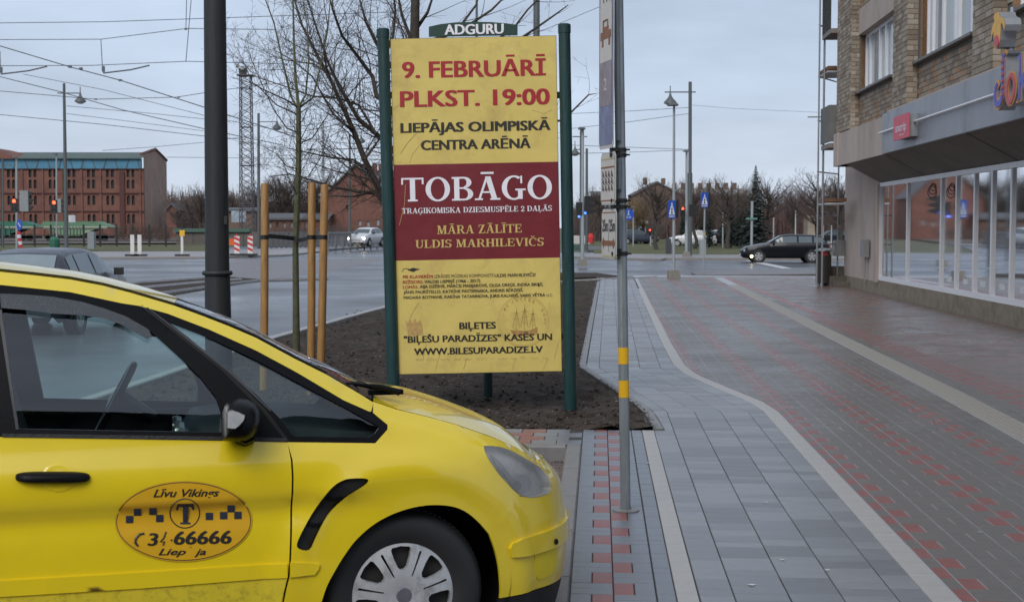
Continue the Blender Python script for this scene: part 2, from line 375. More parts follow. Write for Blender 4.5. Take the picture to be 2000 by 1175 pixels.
# the brick joints of the bay floor beside the kerb
rowb = MB()
for i in range(9):
    for j in range(37):
        t0 = -.255 - .105 * (i + 1); s0 = 6.2 + j * .114 + (i % 2) * .05
        if s0 > 10.3: continue
        rowb.box((t0 + .05, s0 + .05, -.113), (.098, .106, .008))
# slabs beneath the paving (street frame: x across, y along)
def sslab(name, poly, z0, z1, m, kind='structure'):
    mb = MB(); mb.prism([tuple(p) for p in poly], ((0, 0, z0), (1, 0, 0), (0, 1, 0), (0, 0, 1)), z1 - z0)
    return solo(name, mb, m, None, None, None, kind, rotz=-AZ)
FAR = 46.0
def LB(s): return float(np.interp(s, [0, 11.3, 12.55, 16.45, 39.6, 50], [.462, .455, .40, -.245, -.083, -.02]))
def RB(s): return float(np.interp(s, [0, 12.6, 13.3, 14.3, 15.3, 15.9, 16.8, 20, 37, 50], [1.50, 1.50, 1.44, 1.24, 1.05, .965, .91, .91, 1.056, 1.16]))
def TB(s): return float(np.interp(s, [0, 10.7, 14, 22, 39, 50], [3.30, 3.31, 3.40, 3.50, 3.74, 3.9]))
BAY = [(-.25, -2), (-.25, 10.54), (-7, 10.54), (-7, 11.34), (.46, 11.34)]
path_poly = [(.36, -2), (1.62, -2), (1.62, 12.6), (1.35, 14.3), (1.04, 16.8), (1.3, FAR + 1), (-.1, FAR + 1), (LB(16.45), 16.45), (LB(12.55), 12.55), (.40, 11.34), (.36, 11.34)]
sidewalk = sslab('sidewalk', [(1.50, -2), (9, -2), (9, FAR + 2), (1.04 + .14, FAR + 2), (.95, 16.8), (1.25, 14.3), (1.5, 12.6)], -.2, -.0045, M_sand)
bike = sslab('cycle_path', path_poly, -.19, -.0105, M_dj)
side2 = sslab('kerbside_paving', [(-.13, -2), (.36, -2), (.36, 11.30), (-7, 11.30), (-7, 10.54), (-.13, 10.54)], -.185, -.0107, M_dj)
bayf = part('paver', rowb, mat('bay_brick', (.15, .11, .10), .4, var=.3, vscale=8, bump=.3), side2, kind='stuff')
def piece(mb, q, z=0., b=.0025, g=(.0005, .0036), dz=.0):
    """q: t0a,t1a at s0 ; t0b,t1b at s1 -> bevelled block"""
    (t0a, t1a, s0), (t0b, t1b, s1) = q
    s0 += g[0]; s1 -= g[0]; t0a += g[1]; t0b += g[1]; t1a -= g[1]; t1b -= g[1]
    o = [(t0a, s0), (t1a, s0), (t1b, s1), (t0b, s1)]
    i_ = [(t0a + b, s0 + b), (t1a - b, s0 + b), (t1b - b, s1 - b), (t0b + b, s1 - b)]
    v = [(a, c, z - .013) for a, c in o] + [(a, c, z - .003) for a, c in o] + [(a, c, z) for a, c in i_]
    if dz:
        tx, ty = random.uniform(-dz, dz), random.uniform(-dz, dz); cx = (t0a + t1a) / 2; cy = (s0 + s1) / 2
        v = [(a, c, h + (a - cx) * tx + (c - cy) * ty) for a, c, h in v]
    f = [(8, 9, 10, 11)]
    for k in range(4):
        n = (k + 1) % 4; f += [(k, n, n + 4, k + 4), (k + 4, n + 4, n + 8, k + 8)]
    return mb.add(v, f)
def lay(root, name, items, near=300):
    gg = (.0012, .0022) if root is not sidewalk else (.0005, .0036)
    """items: (q, material, z) ; the largest-looking ones become objects, the rest one mesh per material"""
    def vis(it):
        q = it[0]; P = W((q[0][2] + q[1][2]) / 2, (q[0][0] + q[0][1] + q[1][0] + q[1][1]) / 4); 
        if P.y < 2: return 1e9
        x, y = proj(P); return P.y if (-20 < x < 2020 and y < 1190) else 1e9 - P.y
    items = [it for it in items if it is not None]
    o = sorted(items, key=vis)
    far = {}
    for k, it in enumerate(o):
        q, m, z = it
        g = (.001, .0035) if len(q) == 2 else (.0012, .002)
        if k < near and vis(it) < 1e8:
            mb = MB(); c = ((q[0][0] + q[0][1]) / 2, (q[0][2] + q[1][2]) / 2)
            piece(mb, tuple((a - c[0], b - c[0], s - c[1]) for a, b, s in q), 0., dz=.006, g=gg)
            place_mesh(name, mesh(name, mb, m), root, (c[0], c[1], z + random.uniform(-.0008, .0008)))
        else: piece(far.setdefault(m.name, (MB(), m))[0], q, z + random.uniform(-.0012, .0012), dz=.008, g=gg)
    for mb, m in far.values(): part(name, mb, m, root, kind='stuff')
def clampq(a, b, s0, s1, fl, fr):
    """column a..b clipped between the border curves fl(s), fr(s)"""
    A = (max(a, fl(s0)), min(b, fr(s0)), s0); B = (max(a, fl(s1)), min(b, fr(s1)), s1)
    if A[1] - A[0] < .012 and B[1] - B[0] < .012: return None
    A = (A[0], max(A[1], A[0] + .006), s0) if A[0] < fr(s0) else (min(fr(s0), b) - .006, min(fr(s0), b), s0)
    B = (B[0], max(B[1], B[0] + .006), s1) if B[0] < fr(s1) else (min(fr(s1), b) - .006, min(fr(s1), b), s1)
    return (A, B)
def basket(t0, wd, roles, ph, s_from, s_to, fl, fr, mg, mr):
    """one 0.4 m pitch column: two lengthwise pavers, then two crosswise"""
    out = []; s = s_from - .4 + ph
    while s < s_to:
        for k, (a, b, c) in enumerate(((t0, t0 + wd / 2, 0), (t0 + wd / 2, t0 + wd, 1))):
            if s + .2 > s_from and s < s_to:
                q = clampq(a, b, max(s, s_from), min(s + .2, s_to), fl, fr)
                if q: out.append((q, mr if roles == c else mg, 0.))
        for d in (.2, .3):
            if s + d + .1 > s_from and s + d < s_to - .01:
                q = clampq(t0, t0 + wd, max(s + d, s_from), min(s + d + .1, s_to), fl, fr)
                if q: out.append((q, mg, 0.))
        s += .4
    return out
# main sidewalk between the pale band and the tactile strip
items = []; PW = .208; seam = 1.709
c = -4
while seam + c * PW < 4.2:
    t0 = seam + c * PW; k = c % 3
    role = 0 if k == 0 else (1 if k == 2 else -1)
    mg = M_gdark
    items += basket(t0, PW, role, (.0, .2, .2)[k] if True else 0, 4.0, FAR, lambda s: RB(s) + .135, lambda s: TB(s) - .005, mg, M_red)
    c += 1
lay(sidewalk, 'paver', items, 300)
# beyond the tactile strip: red-brown pavers up to the wall
items = []; c = 0
while 3.5 + c * PW < 7.0:
    t0 = 3.5 + c * PW; s = 8.0 + (c % 2) * .2
    while s < FAR:
        mm = M_rb if t0 > 3.9 and random.random() < .75 else M_gdark
        if 3.85 < t0 < 4.3: mm = M_red if (c + int(s / .2)) % 2 else M_gdark
        L = .2 if s < 26 else .4
        q = clampq(t0, t0 + PW, s, s + L * .97 if L > .2 else s + .2, lambda s: TB(s) + .30, lambda s: 7.03)
        if q:
            if L == .2:
                (a0, a1, sa), (b0, b1, sb) = q
                if a1 - a0 > .15 and random.random() < .5:
                    m0 = (a0 + a1) / 2; m1 = (b0 + b1) / 2
                    items += [(((a0, m0, sa), (b0, m1, sb)), mm, 0.), (((m0, a1, sa), (m1, b1, sb)), mm, 0.)]
                else: items += [(((a0, a1, sa), (b0, b1, (sa + sb) / 2)), mm, 0.), (((a0, a1, (sa + sb) / 2), (b0, b1, sb)), mm, 0.)]
            else: items.append((q, mm, 0.))
        s += L
    c += 1
apron = sslab('wall_side_paving', [(9, 6), (9.01, FAR), (7.031, FAR), (7.031, 6)], -.15, -.02, M_dj)
lay(apron, 'paver', items, 300)
# tactile strip: slabs with ribs
items = []
s = 8.0
while s < 40:
    a, b = TB(s), TB(s + .3); mb = MB(); c0 = ((a + b) / 2 + .148, s + .15)
    piece(mb, ((a + .004 - c0[0], a + .292 - c0[0], -.15), (b + .004 - c0[0], b + .292 - c0[0], .15)), 0.)
    for k in range(5):
        o = .03 + k * .056
        piece(mb, ((a + o - c0[0], a + o + .032 - c0[0], -.147), (b + o - c0[0], b + o + .032 - c0[0], .147)), .005, b=.006, g=(0, 0))
    place_mesh('tactile_slab', mesh('tactile_slab', mb, M_tact), sidewalk, (c0[0], c0[1], .001)); s += .3
# pale edging bands
def band(root, f0, wd, s0, s1, step=.25):
    s = s0
    while s < s1:
        e = min(s + step, s1); a, b = f0(s), f0(e); mb = MB(); c0 = ((a + b) / 2 + wd / 2, (s + e) / 2)
        piece(mb, ((a - c0[0], a + wd - c0[0], s - c0[1]), (b - c0[0], b + wd - c0[0], e - c0[1])), 0., g=(.0015, .001))
        place_mesh('edging_stone', mesh('edging_stone', mb, M_band), root, (c0[0], c0[1], .001 + random.uniform(-.001, .001))); s = e
band(bike, RB, .13, 4.0, 37.5, .22); band(bike, lambda s: .357, .10, 4.0, 11.3, .2)
# cycle path: long tiles in lanes that swerve with the path
def SH(s): return float(np.interp(s, [0, 12.5, 16.35, 40, 50], [0, 0, -.62, -.45, -.38]))
items = []; cuts = [.20, .462, .63, .872, 1.114, 1.356, 1.60]; lens = [.12, .14, .14, .18, .24]
far_lanes = [-.1, .15, .375, .62, .87, 1.11, 1.356, 1.60, 1.84]
for k in range(len(far_lanes) - 1):
    a, b = far_lanes[k], far_lanes[k + 1]; s = 4.0 + random.uniform(0, .12)
    while s < FAR - 1:
        L = random.choice(lens) * (1 if s < 20 else 1.5); e = s + L
        A0, A1, B0, B1 = a + SH(s), b + SH(s), a + SH(e), b + SH(e)
        l0, l1, r0, r1 = LB(s) + .002, LB(e) + .002, RB(s), RB(e)
        if s > 11.3: l0 += .09; l1 += .09
        A0, B0 = max(A0, l0), max(B0, l1); A1, B1 = min(A1, r0), min(B1, r1)
        if A1 - A0 > .02 and B1 - B0 > .02:
            items.append((((A0, A1, s), (B0, B1, e)), M_tile2 if random.random() < .3 else M_tile3 if random.random() < .3 else M_tile, random.uniform(-.0006, .0006)))
        s = e
lay(bike, 'tile', items, 300)
# kerb stones along the soil bed
s = 11.34
while s < 42:
    e = s + (.5 if s < 18 else 1.0); a, b = LB(s), LB(e); mb = MB(); c0 = ((a + b) / 2 + .04, (s + e) / 2)
    piece(mb, ((a - c0[0], a + .085 - c0[0], s - c0[1]), (b - c0[0], b + .085 - c0[0], e - c0[1])), 0., g=(.003, .001))
    place_mesh('kerb_stone', mesh('kerb_stone', mb, M_kerb), bike, (c0[0], c0[1], .012)); s = e
# kerbside paving
items = basket(-.130, .200, 1, 0., 4.0, 11.3, lambda s: -.130, lambda s: .07, M_grey, M_red)
items += basket(.070, .195, 0, .2, 4.0, 11.3, lambda s: .07, lambda s: .265, M_grey, M_red)
s = 4.0
while s < 11.25:
    L = random.choice([.1, .2]); items.append((((.267, .355, s), (.267, .355, min(s + L, 11.3))), M_grey, 0.)); s += L
for i in range(4):
    for j in range(34):
        a = -.132 - (j + 1) * .2 - (i % 2) * .1; s0 = 10.545 + i * .19
        if a > -6.9: items.append((((a, min(a + .2, -.132), s0), (a, min(a + .2, -.132), s0 + .19)), M_red if (i, j) in ((0, 2), (1, 1), (2, 2), (3, 1), (0, 6), (2, 5), (1, 4), (3, 5), (1, 8)) else M_grey, 0.))
lay(side2, 'paver', items, 300)
# kerb of the parking bay: stones with real height
def kerb_run(root, p0, p1, wd, z0, z1, L=1.0, m=None):
    p0, p1 = Vector((*p0, 0)), Vector((*p1, 0)); d = (p1 - p0); n = max(1, int(d.length / L)); dn = d.normalized(); ang = math.atan2(dn.y, dn.x)
    l = d.length / n; mb = MB(); h = z1 - z0; b = .012
    mb.v = [(-l / 2 + .003, -wd / 2, z0), (l / 2 - .003, -wd / 2, z0), (l / 2 - .003, wd / 2, z0), (-l / 2 + .003, wd / 2, z0)]
    mb.v += [(x, y, z1 - b) for x, y, _ in mb.v[:4]] + [(x * (1 - .01), y * (1 - 2 * b / wd), z1) for x, y, _ in mb.v[:4]]
    mb.f = [(8, 9, 10, 11)]
    for k in range(4):
        q = (k + 1) % 4; mb.f += [(k, q, q + 4, k + 4), (k + 4, q + 4, q + 8, k + 8)]
    me = mesh('kerb_stone', mb, m or M_kerb)
    for i in range(n):
        c = p0 + dn * (l * (i + .5)); place_mesh('kerb_stone', me, root, (c.x, c.y, random.uniform(-.002, .002)), (0, 0, ang))
kerb_run(side2, (-.19, 2.5), (-.19, 10.54), .118, -.2, .0)
kerb_run(side2, (-.25, 10.48), (-7, 10.48), .118, -.2, .0)
# soil bed
LB_ = [(300, 740), (525, 662), (750, 600), (940, 566), (1120, 549), (1310, 541.5)]
outer = [ST(*p) for p in LB_]; outer = [(-5.2, 11.30)] + [(t, s) for s, t in outer]
outer = [(-5.0, 11.35), (-4.95, 14.8), (-4.96, 20.2), (-4.51, 28.4), (-3.16, 36.5), (-1.0, 42.5), (1.9, 46.2), (1.0, 45.9), (.2, 45.5)]
outer += [(LB(s) - .001, s) for s in (44.5, 39.6, 30, 20, 16.45, 12.55, 11.345)]
def soilz(a, b, d):
    n = .030 * math.sin(a * 2.1 + b * .7) * math.sin(b * 1.3 - a) + .022 * math.sin(a * 7.3 + b * 5.1) * math.sin(b * 6.7 - a * 3.)
    n += random.uniform(-.022, .022) if b < 24 else 0
    r = math.hypot(a + 1.2, b - 12.9); n -= .05 * math.exp(-(r / .35) ** 2)
    return (a, b, -.02 + n)
soil = solo('soil_bed', panel_mb(outer, [], soilz, .115), M_soil, None, None, None, 'structure', smooth=True, rotz=-AZ)
clod = MB(); random.seed(3)
ico = bmesh.new(); bmesh.ops.create_icosphere(ico, subdivisions=1, radius=1); IV = [tuple(v.co) for v in ico.verts]; IF = [tuple(v.index for v in f.verts) for f in ico.faces]; ico.free()
for i in range(6000):
    b = 11.4 + 16 * random.random() ** 2.2; a = random.uniform(-4.9, .4)
    if a > LB(b) - .03: continue
    r = random.uniform(.005, .022) * (1.6 if random.random() < .1 else 1); z = soilz(a, b, 0)[2]
    clod.add([(a + q[0] * r * random.uniform(.6, 1.4), b + q[1] * r * random.uniform(.6, 1.4), z + q[2] * r * random.uniform(.4, .9)) for q in IV], IF)
part('clod', clod, M_soil, soil, kind='stuff')
rad = MB()
for i in range(500):
    b = 11.4 + 9 * random.random() ** 1.6; a = random.uniform(-4.5, .3)
    if a > LB(b) - .06: continue
    z = soilz(a, b, 0)[2] + .012; t = random.uniform(0, 3.14); l = random.uniform(.01, .03)
    rad.tube([(a, b, z), (a + l * math.cos(t), b + l * math.sin(t), z + .004)], .0018, 3)
part('litter', rad, mat('pale_litter', (.4, .35, .28), .8), soil, kind='stuff')
spill = MB(); random.seed(8)
for i in range(800):
    b = 6 + 9 * random.random() if i % 3 else random.uniform(11.3, 22); a = (-.275 - abs(random.gauss(0, .05))) if b < 10.4 else LB(b) + abs(random.gauss(0, .018)) + (0 if b > 11.3 else -.5)
    if 10.4 <= b < 11.32: a = random.uniform(-3, .4); b = 11.33 - abs(random.gauss(0, .03))
    z = -.11 if b < 10.4 else .012 if b > 11.33 else .002; r = random.uniform(.002, .008); spill.add([(a + q[0] * r, b + q[1] * r, z + q[2] * r * .6) for q in IV], IF)
part('spilled_soil', spill, M_soil, soil, kind='stuff')
bits = MB()
for s_, t_ in ((8.35, 1.02), (10.6, 1.25), (6.7, 1.12), (6.9, .93), (9.7, .35), (12.9, 1.9), (14.5, 2.4), (7.6, 2.1), (17.2, 1.6), (6.4, .72), (20.1, .4), (11.9, 2.9)):
    a = random.uniform(0, 3); r = random.uniform(.008, .016); bits.add([(t_ + r * math.cos(a + k * 1.57) * (1.6 if k % 2 else 1), s_ + r * math.sin(a + k * 1.57), .0035 + .002 * (k % 2)) for k in range(4)], [(0, 1, 2, 3)])
part('litter', bits, mat('paper_litter', (.6, .6, .56), .7), bike, kind='stuff')
# pale kerb line along road side of the bed
rk = [(-4.97, 11.3), (-4.92, 14.8), (-4.93, 20.2), (-4.48, 28.4), (-3.13, 36.5), (-.97, 42.6), (1.9, 46.35)]
for a, b in zip(rk, rk[1:]): kerb_run(soil, a, b, .14, -.2, .03, 1.0, M_pk)
kerb_run(sidewalk, (1.9, 46.6), (9, 48.2), .15, -.2, .0, 1.0)
slab('footway', [W(46, 1.6)[:2], W(46, 9)[:2], W(48.1, 9)[:2], W(46.7, 1.9)[:2]], -.19, -.004, M_pale)
# traffic islands, far footways, grass
def island(name, L, m, z=-.0, kerb=True):
    return slab(name, gp(L, z), -.2, z, m)
island('traffic_island', [(1362, 537), (1350, 531), (1372, 527.5), (1640, 524), (1700, 533), (1600, 535)], M_cob)
island('traffic_island', [(1060, 541), (1060, 532), (1165, 532.5), (1215, 539), (1100, 542)], M_soil)
island('far_footway', [(1290, 505.5), (1300, 503.5), (1760, 504), (1760, 497.5), (1100, 493.5), (1100, 500), (1200, 503)], M_pale, .0)
island('grass_verge', [(1160, 494), (1760, 498), (1760, 466), (1160, 466)], M_grass, .03)
island('far_footway', [(-300, 503), (400, 501.5), (560, 497), (640, 488.5), (760, 477), (760, 473), (640, 481.5), (400, 490), (-300, 492)], M_pale, .0)
island('grass_verge', [(-400, 491.5), (400, 489.7), (420, 478), (-400, 478)], M_grass, .03)
sheet('rail_yard', gp([(-500, 478), (760, 473), (760, 462), (-500, 462)], -.05), -.05, mat('ballast', (.10, .08, .07), .9, var=.3, vscale=.5, bump=.4, bscale=5))
sheet('cobbled_lane', gp([(446, 512), (560, 507), (745, 503.5), (745, 508), (640, 531), (520, 546), (446, 549)], -.116), -.116, M_cob)
tb = sheet('track_bed', gp([(120, 560), (400, 541), (450, 540), (520, 546), (430, 561), (300, 583), (120, 600)], -.112), -.112, M_soil)
M_rail = mat('rail_steel', (.30, .28, .27), .35, .6, var=.2)
for i, L in enumerate([[(150, 566), (264, 553), (400, 543.5)], [(150, 580), (264, 564), (400, 551.5), (470, 546)], [(150, 598), (302, 576), (400, 562)], [(400, 562), (450, 555), (505, 548.5), (640, 545)]]):
    mb = MB(); mb.tube([G(x, y, -.10) + Vector((0, 0, .0)) for x, y in L], .07, 6); part('rail', mb, M_rail if i < 2 else M_kerb, tb)
# road marks
mk = MB(); q = [G(x, y, -.112) for x, y in [(1455, 509), (1470, 508), (1548, 524), (1528, 524.5)]]; mk.add(q, [(0, 1, 2, 3)])
solo('road_marking', mk, mat('road_paint', (.5, .5, .5), .5, var=.2, vscale=4), kind='structure')
# ================================================================ CORNER BUILDING (street frame: x across, y along)
M_rend = mat('pink_render', (.47, .39, .34), .85, var=.1, vscale=3, bump=.35, bscale=60, dark=(.27, .22, .19), dscale=.9, damt=.5, stretch=(1, 1, .35))
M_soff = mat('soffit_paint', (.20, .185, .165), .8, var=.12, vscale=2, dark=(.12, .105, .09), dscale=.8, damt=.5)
M_fasc = mat('grey_fascia_metal', (.29, .305, .335), .42, .2, var=.08, vscale=2, bump=.03, bscale=4, dark=(.12, .125, .135), dscale=1.2, damt=.5, stretch=(1, 1, .4))
M_plin = mat('stone_plinth', (.24, .20, .145), .7, var=.2, vscale=5, bump=.3, bscale=40, dark=(.11, .09, .06), dscale=2, damt=.7)
M_wf = mat('white_window_frame', (.80, .80, .82), .4, var=.04)
M_mort = mat('mortar', (.17, .145, .12), .9, var=.2, vscale=20, bump=.3)
BR = [mat('grey_tan_brick', (.30, .245, .185), .85, var=.25, vscale=9, bump=.3, dark=(.15, .12, .09), dscale=3, damt=.5), mat('orange_brick', (.34, .19, .10), .85, var=.25, vscale=9, bump=.3), mat('dark_brick', (.21, .165, .125), .85, var=.25, vscale=9, bump=.3), mat('pale_brick', (.38, .33, .27), .85, var=.2, vscale=9, bump=.3)]
M_shop = glass('shop_glass', (.50, .54, .53), .10, .035)
M_up = mat('window_pane', (.36, .40, .42), .08, var=.15, vscale=.8, spec=.8)
bld = thing('corner_building', 'brown brick corner building with pale rendered base, grey fascia and shop windows', 'building', W(.43, 0), -AZ)
TW, TF, TR = 7.03, 6.15, 6.42
ZS, ZT, ZB, ZF = .39, 2.78, 3.26, 4.11
def bb(name, m, boxes, parent=bld, **k):
    if len(boxes) > 1 and name in ('hours_notice', 'meter_box', 'display_panel', 'display_label', 'reveal', 'plinth', 'rendered_wall', 'wall_core'):
        for b_ in boxes: bb(name, m, [b_], parent, **k)
        return
    mb = MB()
    for (a, b, c) in boxes: mb.box(((a[0] + a[1]) / 2, (b[0] + b[1]) / 2, (c[0] + c[1]) / 2), (a[1] - a[0], b[1] - b[0], c[1] - c[0]))
    return part(name, mb, m, parent, **k)
bb('plinth', M_plin, [((TW - .06, TW + .3), (8, 34.35), (-.15, ZS - .03)), ((TW - .02, TW + .3), (34.4, 39.2), (-.15, .30))])
low = panel_mb([(34.35, .30), (39.2, .30), (39.2, 12), (34.35, 12)], [], lambda a, b, d: (TW, a, b), 2)
part('rendered_wall', low, M_rend, bld)
bb('rendered_wall', M_rend, [((TW, 20), (39.2, 39.4), (-.15, 12)), ((TW + .02, TW + .3), (34.3, 34.36), (.3, ZB)), ((TW - .1, TW), (34.32, 34.6), (.30, 2.76))])
# shop windows
mull = [34.3, 31.25, 28.15, 26.95, 25.65, 24.5, 23.35, 22.15, 21.0, 19.8, 17, 14, 11, 8]
for i in range(len(mull) - 1):
    a, b = mull[i + 1], mull[i]; fw = .05
    fr = bb('shop_window', M_wf, [((TW - .05, TW + .03), (a, b), (ZS - .03, ZS + .07)), ((TW - .05, TW + .03), (a, b), (ZT - .10, ZT)), ((TW - .048, TW + .03), (a, a + fw), (ZS + .07, ZT - .10)), ((TW - .048, TW + .03), (b - fw, b), (ZS + .07, ZT - .10))])
    mb = MB(); mb.add([(TW - .01, a + fw, ZS + .07), (TW - .01, b - fw, ZS + .07), (TW - .01, b - fw, ZT - .1), (TW - .01, a + fw, ZT - .1)], [(0, 1, 2, 3)]); part('pane', mb, M_shop, fr)
# shop interior behind the glass
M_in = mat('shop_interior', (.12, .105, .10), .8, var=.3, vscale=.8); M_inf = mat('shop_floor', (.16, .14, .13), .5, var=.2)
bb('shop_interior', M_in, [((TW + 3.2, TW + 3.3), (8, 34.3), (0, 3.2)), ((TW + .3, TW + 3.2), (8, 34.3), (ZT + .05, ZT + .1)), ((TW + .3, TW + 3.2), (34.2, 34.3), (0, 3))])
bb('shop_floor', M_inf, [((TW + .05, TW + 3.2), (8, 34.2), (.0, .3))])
bb('painted_reflection', mat('terracotta_reflection', (.20, .09, .07), .8, var=.3, vscale=2), [((TW + .35, TW + .4), (28.3, 34.2), (1.25, 2.75))])  # added panel painting the brick house's reflection into the first panes
bb('display_panel', mat('display_white', (.5, .5, .5), .6), [((TW + .5, TW + .55), (24.75, 25.3), (.5, 2.3)), ((TW + .6, TW + .65), (27.2, 27.7), (.9, 2.2)), ((TW + .8, TW + .85), (22.4, 22.9), (.4, 2.3))])
bb('display_label', mat('display_red', (.5, .08, .05), .6), [((TW + .49, TW + .497), (24.9, 25.15), (2.0, 2.2)), ((TW + .59, TW + .597), (27.3, 27.55), (1.95, 2.1))])
bb('hours_notice', mat('notice_white', (.65, .68, .66), .6), [((TW - .016, TW - .012), (s, s + .35), (ZS + .2, ZS + .3)) for s in (22.5, 23.7, 24.9, 26.1, 27.3)])
# soffit and projecting upper volume
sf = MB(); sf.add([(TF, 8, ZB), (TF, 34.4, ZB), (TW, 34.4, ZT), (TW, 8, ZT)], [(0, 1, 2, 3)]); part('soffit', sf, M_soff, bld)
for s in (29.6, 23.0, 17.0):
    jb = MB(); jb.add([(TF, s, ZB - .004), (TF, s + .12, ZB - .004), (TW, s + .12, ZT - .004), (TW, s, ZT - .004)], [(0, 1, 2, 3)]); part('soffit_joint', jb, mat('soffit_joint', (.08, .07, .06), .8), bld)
ed = MB(); ed.add([(TF, 34.4, ZB), (TW, 34.4, ZT), (TW, 34.4, 4), (TF, 34.4, 4)], [(0, 1, 2, 3)])
ed.add([(TF, 34.4, ZB), (TF, 36.0, ZB), (TW + .2, 36.0, ZB), (TW + .2, 34.4, ZB)], [(0, 1, 2, 3)])
part('rendered_wall', ed, M_rend, bld)
bb('rendered_wall', M_rend, [((TF, TF + .5), (29.6, 35.5), (ZB, ZF - .03)), ((TF - .02, TF + .5), (35.5, 36.1), (ZB, ZF))])
bb('concrete_ledge', M_rend, [((TF + .03, TF + .4), (8, 29.6), (ZF, ZF + .07))])
fa = MB()
xs = [29.6, 26.0, 22.9, 19.8, 16.6, 13, 8]
for a, b in zip(xs[1:], xs):
    mb = MB(); mb.box((TF - .03, (a + b) / 2, (ZB + ZF) / 2 - .005), (.10, b - a - .008, ZF - ZB)); part('fascia_panel', mb, M_fasc, bld)
mb = MB(); mb.tube([(TF - .14, 8, 3.70), (TF - .14, 29.65, 3.70)], .022, 8); part('cable_rail', mb, M_wf, bld)
# brick upper storey
PIL = [(34.15, 36.1, -.22), (27.9, 29.25, -.22), (21.8, 23.0, -.22), (15.5, 16.7, -.22)]
WIN = [(30.15, 34.15, 5.03, 6.42), (23.6, 27.75, 5.03, 7.2), (17.2, 21.6, 5.03, 7.2)]
bb('wall_core', M_mort, [((TR + .012, TR + 1), (8, 36.0), (4.05, 5.0)), ((TR + .012, TR + 1), (8, 36.0), (7.2, 12)), ((TR + .0121, TR + 1), (34.15, 36.0), (5, 7.2)), ((TR + .0121, TR + 1), (27.75, 30.15), (5, 7.2)), ((TR + .0121, TR + 1), (21.6, 23.6), (5, 7.2)), ((TR + .0121, TR + 1), (8, 17.2), (5, 7.2)), ((TR + .0122, TR + 1), (30.15, 34.15), (7.0, 7.2))])
bb('concrete_lintel', M_rend, [((TR - .03, TR + .3), (29.3, 34.14), (6.42, 7.05))])
bricks = []
def brick_run(face, s0, s1, z0, z1, fixed, holes=()):
    r = 0; z = z0; H, Lb = .105, .262
    while z + H < z1 + .01:
        s = s0 - (Lb / 2 if r % 2 else 0)
        while s < s1 - .02:
            a, b = max(s, s0), min(s + Lb, s1)
            if b - a > .04 and not any(h[0] - .02 < (a + b) / 2 < h[1] + .02 and h[2] - .02 < z + H / 2 < h[3] + .02 for h in holes): bricks.append((face, fixed, a, b, z, H))
            s += Lb
        z += H; r += 1
random.seed(11)
H_ = [(w_[0], w_[1], w_[2] - .12, w_[3]) for w_ in WIN] + [(p_[0], p_[1], 0, 99) for p_ in PIL] + [(29.3, 34.14, 6.42, 7.05)]
brick_run('F', 14, 34.15, ZF + .03, 9.0, TR, H_)
for a, b, d in PIL:
    bb('pilaster_core', M_mort, [((TR + d + .012, TR + .02), (a + .01, b - .01), (3.95, 12))])
    brick_run('F', a, b, ZF - .02 if b < 36 else ZF + .02, 9.0, TR + d)
    brick_run('S', TR + d, TR, ZF - .02, 9.0, a)
for s0, s1, z0, z1 in WIN: brick_run('S', TR, TR + .18, z0, z1 if z1 < 7 else 8.0, s1 - .0) if False else None
def brick_mb(mb, f, fx, a, b, z, H, off=(0, 0, 0)):
    g = .005; c = ((a + b) / 2, z + H / 2); L = b - a - 2 * g; h = H - 2 * g
    if f == 'F': mb.box((fx + .02 - off[0], c[0] - off[1], c[1] - off[2]), (.05, L, h))
    else: mb.box((c[0] - off[0], fx + .02 - off[1], c[1] - off[2]), (L, .05, h))
def bkey(q):
    f, fx, a, b, z, H = q
    P = W((a + b) / 2, fx, z) if f == 'F' else W(fx, (a + b) / 2, z); x, y = proj(P)
    return P.y if (-10 < y and x < 2010) else 900 + P.y
def bmat(q):
    if q[0] == 'S' or any(abs(q[1] - (TR + p[2])) < 1e-6 for p in PIL): return BR[random.choice([0, 0, 3, 2, 0])]
    z = q[4]
    return BR[random.choice([1, 1, 0, 0, 2, 3]) if z > 5.1 else random.choice([0, 0, 2, 1, 0, 2])]
bricks.sort(key=bkey); far = {}
for k, q in enumerate(bricks):
    m = bmat(q)
    if k < 300 and bkey(q) < 900:
        f, fx, a, b, z, H = q; off = (fx, (a + b) / 2, z) if f == 'F' else ((a + b) / 2, fx, z)
        mb = MB(); brick_mb(mb, *q, off=off); place_mesh('brick', mesh('brick', mb, m), bld, (off[0] + random.uniform(-.003, .003), off[1], off[2]))
    else: brick_mb(far.setdefault(m.name, (MB(), m))[0], *q)
for mb, m in far.values(): part('brick', mb, m, bld, kind='stuff')
